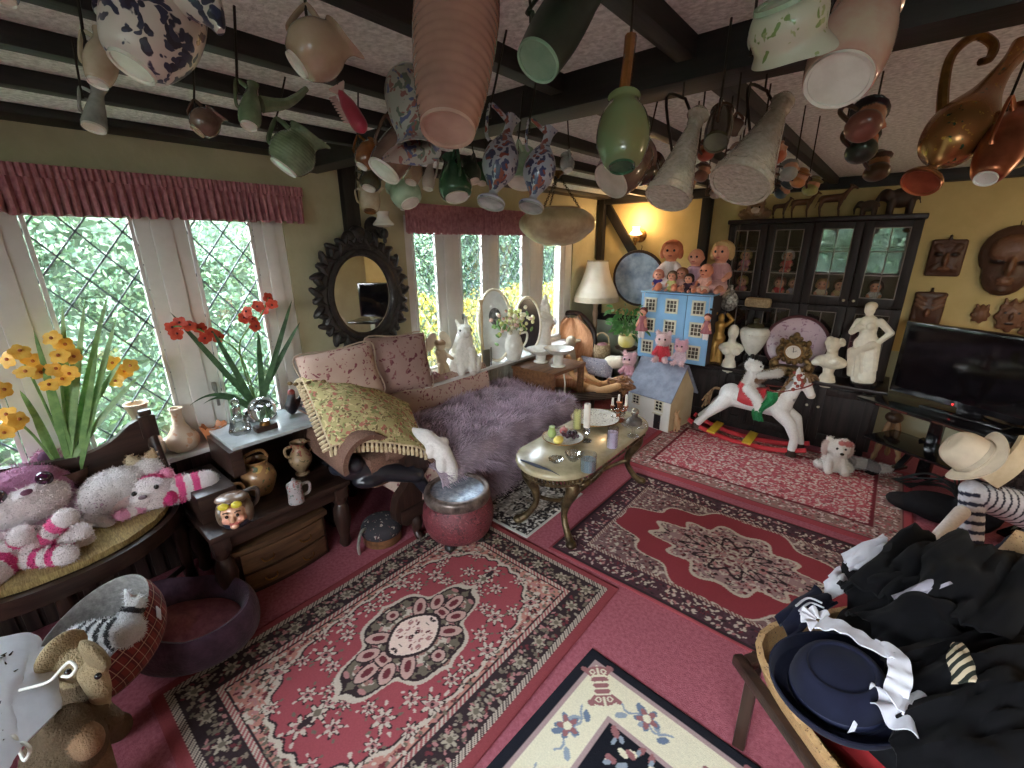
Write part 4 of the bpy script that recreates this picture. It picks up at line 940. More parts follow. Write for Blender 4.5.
# character mug: smiling face under a helmet
c = at(238, 526, z=ZT); t = thing('character_mug', 'pottery character mug of a smiling face in a brown cap with yellow goggles', 'mug', (c.x, c.y, ZT), -.45)
skn = S(206, 156, 126)
blob('head', [E((0, 0, .03), (.05, .06, .035), S(40, 44, 56)), E((.012, 0, .085), (.055, .055, .068), skn), E((.066, 0, .08), (.014, .012, .018), skn), E((.05, .03, .068), (.018, .02, .018), S(214, 150, 126)), E((.05, -.03, .068), (.018, .02, .018), S(214, 150, 126)), E((.058, 0, .052), (.01, .024, .008), S(168, 84, 78)), E((.06, 0, .036), (.014, .02, .012), skn), E((-.01, 0, .105), (.058, .066, .075), S(96, 72, 58)), E((-.005, .058, .075), (.04, .022, .06), S(110, 92, 76)), E((-.005, -.058, .075), (.04, .022, .06), S(110, 92, 76)), E((.0, 0, .158), (.062, .074, .018), S(110, 84, 66))], vmat('glazed_col', .3, coat=.4), t, vox=.0045, sm=2)
eyes(t, [(.065, .022, .096), (.065, -.022, .096)], .0075, mat('eye_brown', S(50, 32, 24), rough=.2))
part('eyebrow', MB().tube([(.068, .012, .112), (.066, .024, .117), (.06, .036, .112)], .003).tube([(.068, -.012, .112), (.066, -.024, .117), (.06, -.036, .112)], .003), mat('brow', S(70, 46, 34)), t)
gm = MB()
for y in (.026, -.026): gm.ell((.064, y, .15), (.014, .024, .018), None, 12)
part('goggles', gm, mat('goggle_yellow', S(216, 200, 70), S(190, 170, 50), rough=.3), t); part('handle', MB().tube([(-.03, .04, .16), (-.04, .1, .165), (-.04, .095, .1), (-.03, .06, .07)], .01), mat('mug_handle', S(70, 58, 52), rough=.3), t)
# drawer chest under the table
t = thing('drawer_chest', 'small bow-fronted brown wooden chest of two drawers under the side table', 'chest', (-2.42, .745, 0))
dkch = wood('walnut', S(100, 72, 50), S(70, 48, 34), axis=1, rough=.4)
def bow(y, k): return .17+k-.5*y*y
def slab(z0, z1, k, hw=.235): 
    n = 16; p = [(bow(-hw+2*hw*i/n, k), -hw+2*hw*i/n) for i in range(n+1)]; return MB().prism([(-.16, -hw)]+p+[(-.16, hw)], z1-z0, None, (0, 0, z0))
part('body', slab(.0, .26, 0), darkx, t); part('top', slab(.26, .285, .018, .25), dkch, t)
for z0, z1 in ((.03, .125), (.14, .25)):
    d = part('drawer', slab(z0, z1, .012, .215), dkch, t)
    for y in (-.1, .1): part('handle', MB().tube([(bow(y, .012), y-.03, (z0+z1)/2), (bow(y, .012)+.02, y-.02, (z0+z1)/2-.012), (bow(y, .012)+.02, y+.02, (z0+z1)/2-.012), (bow(y, .012), y+.03, (z0+z1)/2)], .004), G['bronze'], d)
# footstool and horse shoe ring
t = thing('footstool', 'round footstool with a dark flowered cushion beside the chaise head', 'footstool', (-2.13, 1.255, 0))
part('base', MB().lathe([(.1, 0), (.115, .01), (.115, .06), (.105, .07)], 28), midw, t); part('cushion', MB().lathe(dense([(.118, .065), (.125, .09), (.11, .13), (.06, .15), (.005, .155)]), 28), floral('needlepoint', S(46, 42, 46), [S(150, 136, 126), S(96, 60, 60)], scale=22, size=.25, rough=.9), t)
one('horseshoe', MB().tube([(0, -.05, .0), (.005, -.055, .06), (0, -.02, .12), (0, .02, .12), (.005, .055, .06), (0, .05, 0)], .009, flat=(1, 1.6)), mat('pale_iron', S(180, 176, 166), S(120, 116, 110), rough=.4, metal=.4), 'pale metal horseshoe leaning by the right leg of the side table', 'horseshoe', (-2.13, 1.13, .006), .3)
# ================================================================ rugs
rugm = vmat('rug_pile', .95, bump=.35, bscale=320, spec=.05)
RD, RD2, CRM, PNK, DK, OLV, DR = S(150, 72, 78), S(136, 64, 68), S(188, 172, 156), S(168, 116, 114), S(54, 42, 44), S(108, 98, 84), S(104, 50, 54)
def border_band(cv, d0, d1, base, cols, n, r0, r1, fl=None):
    m = cv.inset(d0) & ~cv.inset(d1); cv.mask(m, base); mm = cv.inset(d0+r1*.8) & ~cv.inset(d1-r1*.8); cv.sprinkle(mm, n, cols, r0, r1)
    if fl:
        w = (d0+d1)/2; st, r, cp, cc, out = fl
        for i in range(int((cv.w-2*w)/st)+1):
            x = w+(cv.w-2*w)*i/max(int((cv.w-2*w)/st), 1)
            for y in (w, cv.h-w): cv.flower(x, y, r, 6, cp, cc, out)
        for i in range(int((cv.h-2*w)/st)+1):
            y = w+(cv.h-2*w)*i/max(int((cv.h-2*w)/st), 1)
            for x in (w, cv.w-w): cv.flower(x, y, r, 6, cp, cc, out)
def guard(cv, d0, d1, a, b, st=.02):
    m = cv.inset(d0) & ~cv.inset(d1); cv.mask(m, a); cv.mask(m & (((cv.X+cv.Y)/st % 1) < .45), b)
# --- rug A
def rug_a():
    w, h = 1.2, 1.76; c = Canvas(w, h, .0045, RD2)
    guard(c, .045, .068, CRM, DK, .016)
    border_band(c, .07, .185, DK, [S(150, 136, 122), PNK, OLV, S(130, 114, 100), DR, OLV], 330, .007, .014, (.135, .034, S(164, 150, 132), OLV, DK))
    guard(c, .187, .21, S(150, 84, 84), CRM, .022); c.mask(c.inset(.21) & ~c.inset(.218), DK)
    fx, fy = (c.X-w/2)/(w/2-.218), (c.Y-h/2)/(h/2-.218); f = c.inset(.218)
    q = np.abs(fx)**2.4*.98+np.abs(fy)**3.2+.035*np.cos(np.arctan2(fy, fx)*28)
    c.mask(f, RD); sp = f & (q > .82); c.mask(sp, S(176, 120, 108))
    c.sprinkle(sp, 260, [CRM, DK, OLV, DR, CRM, PNK], .006, .015); c.mask(f & (np.abs(q-.82) < .035), CRM); c.mask(f & (np.abs(q-.765) < .018), DK)
    for (x, y, r) in [(.30, .38, .05), (.6, .34, .045), (.38, .56, .045), (.28, .72, .045), (.5, .42, .035), (.44, .30, .03), (.33, .48, .03), (.27, .6, .03), (.36, .68, .035), (.46, .55, .03), (.3, .84, .035), (.55, .5, .028), (.6, .46, .035)]:
        for xx in {x, w-x}:
            for yy in {y, h-y}:
                c.flower(xx, yy, r, 7, CRM, DR, DK); c.ellipse(xx, yy, r*.62, r*.25, .7, PNK); c.ellipse(xx, yy, r*.2, r*.2, 0, DK)
                for k in range(5): a = k*1.3+x*9; c.ellipse(xx+r*1.45*math.cos(a), yy+r*1.45*math.sin(a), r*.24, r*.15, a, OLV if k % 2 else CRM)
    mx, my = (c.X-w/2)/.25, (c.Y-h/2)/.40; ma = np.arctan2(my, mx); mr_ = (np.abs(mx)**.95+np.abs(my)**.95); k = mr_+.10*np.cos(ma*8)
    med = (k < 1.06); c.mask(f & (k < 1.14), CRM); c.mask(f & med, DK); m2 = k < 1.0; c.mask(m2, OLV)
    c.sprinkle(m2, 130, [DK, CRM, S(150, 110, 100), DK, PNK], .008, .02)
    for (x, y, rx, ry, a) in [(.0, .25, .03, .06, 0), (.11, .12, .06, .03, .8), (.17, 0, .03, .03, 0), (0, .17, .045, .03, 0), (.07, .2, .03, .05, -.5)]:
        for sx in (1, -1):
            for sy in (1, -1): X_, Y_ = w/2+x*sx, h/2+y*sy; c.ellipse(X_, Y_, rx+.007, ry+.007, a*sx*sy, DK); c.ellipse(X_, Y_, rx, ry, a*sx*sy, S(186, 150, 140)); c.ellipse(X_, Y_, rx*.5, ry*.5, a*sx*sy, DR)
    core = (np.abs(c.X-w/2)/.10)**1.6+(np.abs(c.Y-h/2)/.13)**1.6; c.mask(core < 1.25, DK); c.mask(core < 1, S(224, 196, 182)); c.sprinkle(core < .8, 12, [DR, DK, PNK], .007, .013)
    for s in (-1, 1):
        y = h/2+s*.47; c.flower(w/2, y, .04, 6, CRM, OLV, DK); c.ellipse(w/2, y+s*.05, .014, .03, 0, DK)
    return c
t = rug_a().mesh('rug', rugm, loc=(-2.0, .05, .001)); tag(t, 'red Persian style rug with a diamond medallion lying nearest at bottom left', 'rug')
def rug_b():
    w, h = 1.74, 1.2; c = Canvas(w, h, .0055, RD2); LT = [CRM, CRM, S(190, 170, 158), DK, PNK, S(84, 60, 66), DR]
    c.mask(c.inset(.012), DK); border_band(c, .03, .16, S(76, 52, 58), LT, 420, .006, .013); guard(c, .162, .182, DR, CRM, .02)
    f = c.inset(.182); c.mask(f, S(120, 92, 90)); c.sprinkle(f, 900, LT, .006, .013)
    fx, fy = (c.X-w/2)/(w/2-.182), (c.Y-h/2)/(h/2-.182); a = np.arctan2(fy, fx); q = np.abs(fx)**1.25+np.abs(fy)**1.25+.09*np.cos(a*12)
    c.mask(f & (q < 1.12), CRM); c.mask(f & (q < 1.08), S(136, 58, 64)); m = f & (q < .62); c.mask(m, S(150, 120, 118)); c.sprinkle(m, 340, LT, .006, .014); c.mask(f & (np.abs(q-.62) < .03), CRM)
    c.mask(f & (np.abs(q-.28) < .03), DK); c.sprinkle(f & (q < .2), 20, [DR, PNK, CRM], .01, .02)
    return c
t = rug_b().mesh('rug', rugm, loc=(-1.28, 1.84, .001)); tag(t, 'red rug with a pale oval medallion on the floor right of the coffee table', 'rug')
def rug_c():
    w, h = 1.88, 1.26; c = Canvas(w, h, .0065, S(160, 72, 78)); LT = [S(210, 188, 178), S(200, 164, 156), S(186, 100, 104), S(178, 84, 90), S(130, 70, 74), S(222, 204, 192), S(214, 190, 180)]
    c.mask(c.inset(.05), S(96, 50, 54)); border_band(c, .055, .2, S(150, 116, 108), LT+[S(90, 60, 60)], 520, .007, .013); c.mask(c.inset(.2) & ~c.inset(.225), S(110, 44, 50))
    f = c.inset(.225); c.mask(f, S(184, 92, 100)); c.sprinkle(f, 1300, LT, .006, .014); return c
t = rug_c().mesh('rug', rugm, loc=(-1.48, 3.12, .001)); tag(t, 'bright red and cream floral rug lying farthest, under the rocking horse', 'rug')
def rug_d():
    w, h = .78, 1.26; c = Canvas(w, h, .0045, S(34, 34, 40)); IV = S(222, 212, 184); MV = S(168, 140, 138); BL, BL2, RS = S(146, 154, 164), S(108, 120, 140), S(150, 100, 100)
    c.mask(c.inset(.045), MV); c.mask(c.inset(.06), IV); f = c.inset(.215); c.mask(f, MV); c.mask(c.inset(.232), S(30, 30, 36))
    for cx, cy in ((.13, h-.13), (w-.13, h-.13), (.13, .13), (w-.13, .13)):
        ux, uy = (-1 if cx < w/2 else 1)*.7071, (1 if cy > h/2 else -1)*.7071; an_ = math.atan2(uy, ux)
        for kk, (dd, ww, hh) in enumerate(((.065, .052, .026), (.03, .036, .016), (.005, .034, .014), (-.02, .034, .014), (-.055, .052, .026))): c.ellipse(cx+ux*dd, cy+uy*dd, hh, ww, an_, RS)
        for dd in (.047, .018, -.008, -.034): c.line([(cx+ux*dd-uy*.03, cy+uy*dd+ux*.03), (cx+ux*dd+uy*.03, cy+uy*dd-ux*.03)], .0035, IV)
        c.line([(cx+ux*.08, cy+uy*.08), (cx+ux*.05, cy+uy*.05)], .004, IV); c.line([(cx-ux*.08, cy-uy*.08), (cx-ux*.045, cy-uy*.045)], .004, IV)
        for dd in (.065, -.055):
            for s_ in (1, -1): c.ellipse(cx+ux*dd-uy*.024*s_, cy+uy*dd+ux*.024*s_, .012, .012, 0, IV); c.ellipse(cx+ux*dd-uy*.024*s_, cy+uy*dd+ux*.024*s_, .007, .007, 0, RS); c.ellipse(cx+ux*dd*1.2-uy*.055*s_, cy+uy*dd*1.2+ux*.055*s_, .016, .011, 0, RS)
    def vine(x, y, ang, n):
        p = []
        for i in range(n): p.append((x+math.cos(ang)*i*.02+math.sin(ang)*.018*math.sin(i*1.1), y+math.sin(ang)*i*.02-math.cos(ang)*.018*math.sin(i*1.1)))
        c.line(p, .004, BL)
        for i, (px, py) in enumerate(p):
            if i % 2: s = 1 if i % 4 == 1 else -1; c.ellipse(px+.028*s*math.sin(ang), py-.028*s*math.cos(ang), .024, .012, ang+s*.8, BL if i % 3 else BL2)
        px, py = p[n//2]; c.flower(px, py, .042, 5, RS, IV, BL2)
    for y in np.arange(.25, h-.3, .28): vine(.135, y, PI/2, 11); vine(w-.135, y, PI/2, 11)
    for x in np.arange(.23, w-.3, .26): vine(x, h-.135, 0, 11); vine(x, .135, 0, 11)
    k = np.abs(c.X-w/2)/.16+np.abs(c.Y-h/2)/.3; c.mask(f & (k < 1), IV); c.sprinkle(k < .85, 30, [BL, BL2, RS], .012, .025); c.sprinkle(f & (k > 1.25) & c.inset(.24), 14, [BL, RS, IV], .012, .024)
    return c
t = rug_d().mesh('rug', rugm, loc=(-.74, .16, .001), rot=(0, 0, -.06)); t.location = (-.80, .145, .001); tag(t, 'cream and black Chinese style rug with blue vines at the bottom centre', 'rug')
def rug_e():
    w, h = .5, .66; c = Canvas(w, h, .005, S(190, 186, 178)); c.mask(c.inset(.015), S(50, 46, 48)); c.mask(c.inset(.11), S(150, 146, 140))
    c.sprinkle(c.inset(.02), 260, [S(206, 202, 194), S(50, 46, 48), S(120, 112, 104), S(206, 202, 194)], .006, .016); return c
t = rug_e().mesh('rug', rugm, loc=(-1.94, 1.83, .001)); tag(t, 'small black and white floral mat under the left feet of the coffee table', 'rug')

# ================================================================ chaise longue
toile = floral('toile', S(186, 160, 146), [S(122, 70, 76), S(140, 92, 92)], scale=13, size=.28, rough=.9, warp=.5, spec=.1, base2=S(170, 144, 132))
t = thing('chaise_longue', 'dark carved chaise longue with toile upholstery along the window wall', 'sofa', (-2.35, 2.15, 0))
part('seat', MB().box((-.02, .12, .31), (.78, 1.66, .24), bev=.03), toile, t)
part('frame', MB().box((.36, .05, .19), (.05, 1.8, .09), bev=.012).box((-.02, .93, .2), (.7, .05, .1), bev=.012), dark, t)
def brf(u, v): y = -.92+1.55*u; z = .34+v*(.40+(.18*max(0, 1-u*2.4)**1.5)); return (-.36+.03*v-.07*math.sin(PI*v)*-1, y, z)
part('backrest', MB().sheet(brf, 30, 8, .09), toile, t)
part('back_rail', MB().box((-.36, .64, .5), (.1, .045, .38), bev=.01), dark, t)
ndl = floral('needle_shaded_brown', S(112, 84, 72), [S(80, 54, 46), S(136, 106, 88)], scale=40, size=.3, rough=.95, spec=.1)  # brown needlepoint, darkened to hold the shadow on the near side
hd = MB()
for i in range(1): hd.sheet(lambda u, v: (-.36+.66*u, -.98+.13*math.cos(-.6+v*4.0)+.06-.05*u, .62-.02*u+(.17-.05*u)*math.sin(-.6+v*4.0)), 12, 18, .03)
hd.box((-.03, -.86, .50), (.66, .22, .2), bev=.04)
part('head_rest', hd, ndl, t)
sc_ = [(.03, 0), (.07, .02), (.1, .1), (.12, .22), (.1, .32), (.16, .4), (.22, .5), (.2, .6), (.1, .64), (.02, .6), (.02, .52), (.08, .5), (.06, .42), (.0, .34), (-.06, .26), (-.08, .1), (-.02, 0)]
part('carved_arm', MB().prism([(p.x, p.y*.74) for p in smoothpath([(a, b, 0) for a, b in sc_], 4, True)], .06, Matrix(((0, 0, 1), (1, 0, 0), (0, 1, 0))), (.31, -.80, .12)), darkz, t)
part('arm_upholstery', MB().tube([(.30, -.86, .60), (.33, -.66, .55), (.35, -.55, .46), (.355, -.42, .40)], [.05, .055, .05, .035], 10, flat=(1, .8)), floral('needle_shaded_brown', S(128, 96, 80), [S(92, 60, 50), S(150, 118, 98)], scale=40, size=.3, rough=.95, spec=.1), t)
for y in (-.74, .88):
    for x in (.34, -.34): part('leg', MB().tube([(x, y, .16), (x+.03*(1 if x > 0 else -1), y, .1), (x+.02*(1 if x > 0 else -1), y, .04), (x+.06*(1 if x > 0 else -1), y, .0)], [.04, .036, .022, .026], 10), darkz, t)
# fur throw
fur = vmat('fur', .8, bump=.3, spec=.15, sheen=.25)
fm = MB(); A1, A2 = S(180, 162, 174), S(100, 80, 92)
def furbase(u, v):
    y = 1.52+1.66*u; end = max(0, (u-.86)/.14)
    s = v*1.5; top = .80-.06*end
    wob = .022*noise.noise(Vector((u*7, s*5, 1)))+.015*noise.noise(Vector((u*16, s*9, 4)))
    if s < top: x = -2.76+s; z = .475+.03*math.sin(PI*min(s/top, 1))+wob
    else: q = s-top; x = -2.76+top+.08*min(q/.12, 1)+.02*math.sin(u*23)*q; z = .475-max(0, q-.05)*1.0+wob*(1-q)
    z -= .10*end**1.6; z -= .05*max(0, (.1-u)/.1)**2
    return Vector((x, y+.03*math.sin(s*9), max(z, .06)))
def fcol(u, v): n = noise.noise(Vector((u*12, v*9, 0)))*.5+.5; return tuple(a*n+b*(1-n) for a, b in zip(A1, A2))
fm.sheet(furbase, 60, 50, .02, col=fcol)
sv, sf, scn = [], [], []
for i in range(20000):
    u, v = random.random(), random.random(); p = furbase(u, v); nrm = (furbase(min(u+.01, 1), v)-furbase(max(u-.01, 0), v)).cross(furbase(u, min(v+.01, 1))-furbase(u, max(v-.01, 0)))
    nrm = -nrm.normalized() if nrm.length > 0 else Vector((0, 0, 1))
    if nrm.z < -.2: nrm = -nrm
    fl = Vector((.5+noise.noise(Vector((u*5, v*4, 9))), noise.noise(Vector((u*6, v*5, 2)))*1.2, -.25)); L = random.uniform(.05, .09)
    tip = p+(nrm*.55+fl*.6+Vector((random.gauss(0, .2), random.gauss(0, .2), 0))).normalized()*L; sd = Vector((random.gauss(0, 1), random.gauss(0, 1), 0)).normalized()*.005
    sv += [p-sd, p+sd, tip]; k = len(sv)-3; sf.append((k, k+1, k+2)); n = random.random(); b = .8+.7*n; c0_ = fcol(u, v); scn += [tuple(q*b*.6 for q in c0_)]*2+[tuple(min(q*b*1.9, 1) for q in c0_)]  # strand roots darkened and tips lightened as painted highlights
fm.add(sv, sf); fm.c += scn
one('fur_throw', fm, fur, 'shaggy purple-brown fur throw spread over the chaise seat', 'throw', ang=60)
# cushions
def cushion(name, label, c, w, h, d, M, m, cat='cushion', trim=None, fr=None):
    t = thing(name, label, cat, c, M)
    def side(s):
        def fn(u, v):
            x, y = (u-.5)*2, (v-.5)*2; k = (1-abs(x)**2.6)*(1-abs(y)**2.6); pin = 1-.10*(1-abs(x*y))*0
            return (x*w/2*(1-.06*(1-abs(y)**2)*abs(x)**3*0+.03*abs(x*y)), y*h/2*(1+.03*abs(x*y)), s*d/2*k**.55+.008*noise.noise(Vector((x*2, y*2, s))))
        return fn
    mb = MB(); mb.sheet(side(1), 18, 18, .002).sheet(side(-1), 18, 18, -.002)
    part('cover', mb, m, t, ang=80)
    if trim: part('piping', MB().tube([(-w/2*1.03, -h/2*1.03, 0), (0, -h/2, 0), (w/2*1.03, -h/2*1.03, 0), (w/2, 0, 0), (w/2*1.03, h/2*1.03, 0), (0, h/2, 0), (-w/2*1.03, h/2*1.03, 0), (-w/2, 0, 0)], .005, 6, closed=True), trim, t)
    return t
beige = mat('beige_piping', S(176, 156, 136), rough=.9)
cushion('cushion', 'beige toile cushion with dark red flowers left of its taller neighbour, under the mirror', (-2.60, 1.37, .95), .46, .34, .16, frame((.86, -.25, .30), (0.2, .97, .06)), toile, trim=beige)
cushion('cushion', 'taller dark toile cushion leaning in the corner beside the far window', (-2.62, 1.84, .93), .44, .40, .17, frame((.9, -.15, .28), (.1, .97, -.06)), floral('toile_dark', S(158, 130, 122), [S(104, 58, 66), S(122, 78, 80)], scale=12, size=.31, rough=.9, warp=.5, spec=.1), trim=beige)
# tapestry throw
tap = floral('tapestry', S(190, 176, 128), [S(136, 140, 92), S(170, 106, 92), S(206, 190, 144), S(120, 104, 76)], scale=17, size=.38, rough=.95, spec=.1, base2=S(160, 150, 104))
TL, TRr, BR, BL = Vector((-2.68, 1.16, .95)), Vector((-2.40, 1.72, .70)), Vector((-1.96, 1.50, .57)), Vector((-2.18, 1.04, .68))
t = thing('tapestry_throw', 'olive tapestry throw with a cream tasselled edge over the head of the chaise', 'throw', TL)
def tf(u, v):
    p = TL.lerp(TRr, u).lerp(BL.lerp(BR, u), v); b = math.sin(PI*u)*.5+math.sin(PI*v)*.5
    return p-TL+Vector((.10, -.10, .34)).normalized()*(.13*math.sin(PI*min(u*.9+.1, 1))**.8*(.35+.65*math.sin(PI*(v*.8+.1)))+.012*noise.noise(Vector((u*5, v*5, 0))))
part('cloth', MB().sheet(tf, 24, 24, .008), tap, t)
crm = mat('cream_braid', S(198, 180, 148), S(170, 148, 116), rough=.9, scale=60)
part('braid', MB().tube([tf(0, i/12) for i in range(13)], .009, 6).tube([tf(i/12, 1) for i in range(13)], .007, 6), crm, t)
tm = MB()
for i in range(22):
    for k, (u, v, d) in enumerate(((0, i/21, Vector((-.03, -.035, -.03))), (i/21, 1, Vector((.012, -.01, -.055))))):
        p = tf(u, v); tm.cyl(p, p+d*.45, .005, .009, 6).cyl(p+d*.45, p+d, .012, .009, 6)
part('tassel', tm, crm, t)
WC = S(222, 216, 212); o = blob('white_cloth', limb([(-2.16, 1.50, .62), (-2.03, 1.56, .60), (-1.93, 1.60, .53), (-1.89, 1.63, .42), (-1.885, 1.64, .32)], [.05, .065, .06, .05, .03], WC)+[E((-1.97, 1.54, .55), (.05, .05, .05), WC), E((-1.90, 1.57, .47), (.035, .04, .06), WC), E((-1.96, 1.63, .57), (.04, .05, .04), WC), E((-1.87, 1.62, .36), (.02, .045, .05), WC)], vmat('cloth_col', .9, bump=.3), None, .008, 1)
tag(o, 'crumpled white cloth tucked between the tapestry throw and the fur', 'cloth')
blob('leather_bag', [C((0, 0, .02), (.18, .32, -.1), .07, .05, S(30, 30, 36)), C((.16, .3, -.08), (.2, .4, -.26), .05, .03, S(36, 36, 44)), C((-.06, -.04, .02), (.05, .0, .05), .05, .05, S(40, 42, 52)), E((.05, .12, -.06), (.09, .14, .06), S(26, 26, 32))], vmat('black_leather', .28, bump=.15, bscale=25, spec=.6), None, .008, 3, (-2.17, 1.12, .52))
tag(bpy.data.objects['leather_bag'], 'slumped shiny black leather bag hanging below the tapestry throw', 'bag')

# ---------------------------------------------------------------- oval mirror and sconce on the window wall
fm_ = mat('black_carved', S(46, 42, 40), S(22, 20, 20), rough=.4, scale=30, bump=.3, bscale=50)
t = thing('wall_mirror', 'oval mirror in a heavy black carved leafy frame on the window wall', 'mirror', (WX+.05, 1.685, 1.425))
MY = lambda a, ry, rz: (ry*math.sin(a), rz*math.cos(a))
part('glass', MB().lathe([(.001, .02), (1, .02), (1, .0)], 48, Matrix(((0, 0, 1), (.235, 0, 0), (0, .275, 0)))), mat('mirror_silver', S(235, 235, 235), S(235, 235, 235), rough=.02, metal=1), t)
fr = MB()
fr.tube([(.03, *MY(i*2*PI/40, .245, .285)) for i in range(40)], .028, 8, 2, True); fr.tube([(.02, *MY(i*2*PI/40, .285, .33)) for i in range(40)], .035, 8, 2, True)
part('frame', fr, fm_, t)
lv = MB()
for i in range(64):
    a = i*2*PI/64; ry, rz = (.315, .36); k = 1+.06*math.sin(i*2.1); p = Vector((.025, *MY(a, ry*k, rz*k))); d = Vector((.015, *MY(a+.6*(1 if i % 2 else -1), 1, 1)))
    lv.ell(p, (.034, .024, .048+.014*(i % 3)), frame(d), 8)
for (y, z, s) in ((0, .40, 1.3), (.06, .38, 1), (-.06, .38, 1), (0, -.40, 1.2), (.07, -.37, 1), (-.07, -.37, 1), (.14, -.33, .9), (-.14, -.33, .9)): lv.ell((.03, y, z), (.03*s, .045*s, .04*s), None, 10)
part('carved_leaves', lv, fm_, t)
def sconce(label, loc, M, lit):
    t = thing('wall_lamp', label, 'lamp', loc, M); br = G['bronze'] if lit else fm_
    part('back_plate', MB().lathe([(.001, .0), (.075, .0), (.07, .012), (.04, .022), (.001, .026)], 20, Matrix(((0, 0, 1), (1, 0, 0), (0, 1, 0)))), br, t)
    part('arm', MB().tube([(.02, 0, -.01), (.06, 0, -.06), (.11, 0, -.06), (.12, 0, -.02)], .009).ell((.12, 0, -.04), (.028, .028, .035)).ell((.12, 0, -.085), (.014, .014, .02)), br, t)
    part('shade', MB().lathe([(.03, .0), (.068, .012), (.07, .022), (.045, .05), (.036, .075), (.045, .1), (.043, .1), (.033, .075), (.04, .05), (.06, .022), (.03, .006)], 26, flute=(14, .03 if lit else .0), o=(.12, 0, 0)), emit('lit_shade', (1.0, .66, .32), 3.2) if lit else mat('opal_glass', S(226, 224, 214), rough=.25), t)
    return t
sconce('unlit wall lamp with a white opal shade right above the oval mirror', (WX, 1.865, 1.865), 0, False)
sconce('glowing wall lamp with a lit frilled shade above the big dolls', (-2.30, WY-.002, 1.83), -PI/2, True)
light('wall_lamp_light', 'POINT', (-2.30, WY-.16, 1.99), 9, (1, .62, .3), .04)

# ---------------------------------------------------------------- sill of the far window
ivory = S(226, 216, 196); ch1 = S(200, 180, 150)
c = (-2.74, 2.33, .69); t = thing('cherub_figurine', 'pale winged cherub figurine at the near end of the far window sill', 'figurine', c, -.2)
blob('body', [E((0, 0, .02), (.05, .05, .03), ch1), C((0, 0, .04), (0, 0, .2), .035, .045, ch1), E((.0, 0, .27), .042, ch1), E((0, 0, .29), (.045, .045, .03), S(150, 120, 90)), C((0, .03, .2), (.06, .07, .16), .018, .015, ch1), C((0, -.03, .2), (.05, -.07, .24), .018, .014, ch1), E((-.04, .07, .3), (.012, .05, .09), ivory, (.5, 0, 0)), E((-.04, -.07, .3), (.012, .05, .09), ivory, (-.5, 0, 0)), C((.02, .02, .1), (.04, .05, .0), .03, .02, ch1), C((.02, -.02, .1), (.04, -.04, .0), .03, .02, ch1)], stone, t, .007)
c = (-2.70, 2.16, .69); o = MB()
for i in range(26): p = Vector((random.gauss(0, .025), random.gauss(0, .05), .015+abs(random.gauss(0, .025)))); o.ell(p, random.uniform(.012, .022), None, 7)
one('dried_flowers', o, mat('dusky_petals', S(176, 128, 130), S(130, 86, 90), rough=.9, scale=60), 'bunch of dusky pink dried flowers on the sill in front of the cherub', 'flowers', c)
c = (-2.69, 2.54, .69); t = thing('rabbit_statue', 'large white shaggy rabbit statue sitting on the sill, facing the room', 'statue', c, -.5)
W1_, W2_ = S(228, 224, 214), S(212, 206, 194)
blob('body', [E((-.01, -.01, .13), (.12, .13, .13), W1_), C((-.02, -.01, .15), (.02, .0, .30), .11, .075, W1_), E((.045, .0, .37), (.075, .06, .06), W1_), E((.10, .0, .355), (.035, .035, .03), W2_), C((.02, .03, .4), (-.06, .045, .46), .024, .014, W2_), C((.02, -.03, .4), (-.06, -.04, .45), .024, .014, W2_), C((.06, .05, .22), (.09, .05, .02), .038, .03, W1_), C((.06, -.05, .22), (.09, -.05, .02), .038, .03, W1_), E((.0, .10, .07), (.09, .05, .08), W1_), E((.0, -.11, .07), (.09, .05, .08), W1_), E((.09, .05, .02), (.05, .03, .022), W2_), E((.09, -.05, .02), (.05, .03, .022), W2_)], vmat('shaggy_stone', .8, bump=1.0, bscale=70), t, .008)
eyes(t, [(.085, .045, .385), (.085, -.045, .385)], .009)
def candlestick(label, loc, h, m, cm=None, cand=.0, name='candlestick'):
    t = thing(name, label, 'candlestick', loc); part('stem', MB().lathe([(.04, 0), (.042, .01), (.012, .03), (.016, h*.3), (.008, h*.5), (.014, h*.75), (.01, h*.9), (.022, h), (.0, h)], 16), m, t)
    if cm: part('candle', MB().cyl((0, 0, h), (0, 0, h+cand), .012, .010, 12).cyl((0, 0, h+cand), (0, 0, h+cand+.012), .0015), cm, t)
    return t
candlestick('tall slender wooden candlestick on the sill between rabbit and oval frame', (-2.72, 2.80, .69), .6, mat('pale_wood', S(190, 166, 130), rough=.5))
t = thing('photo_stand', 'small pewter hinged photo frame on the sill beside the rabbit', 'frame', (-2.68, 2.84, .69), .2)
for s in (-1, 1): part('leaf', MB().box((0, s*.04, .08), (.014, .07, .16), Matrix.Rotation(s*.5, 3, 'Z'), .005), mat('pewter', S(120, 116, 108), rough=.4, metal=.7), t)
def ovalframe(name, label, loc, ry, rz, inner, frm, rot=0, pic=None, cat='frame'):
    t = thing(name, label, cat, loc, Euler((0, -.12, rot)).to_matrix())
    part('panel', MB().lathe([(.001, .012), (1, .012), (1, 0), (.001, 0)], 36, Matrix(((0, 0, 1), (ry, 0, 0), (0, rz, 0))), (0, 0, rz)), inner, t)
    part('frame', MB().tube([(.012, ry*math.sin(i*PI/16), rz+rz*math.cos(i*PI/16)) for i in range(32)], .014, 8, 2, True), frm, t)
    if pic:
        part('photograph', MB().lathe([(.001, .016), (1, .016), (1, .013)], 24, Matrix(((0, 0, 1), (ry*.36, 0, 0), (0, rz*.24, 0))), (0, 0, rz*1.25)), pic, t)
    part('strut', MB().bar((0, 0, rz*1.4), (-.08, 0, .0), .03, .006), frm, t); return t
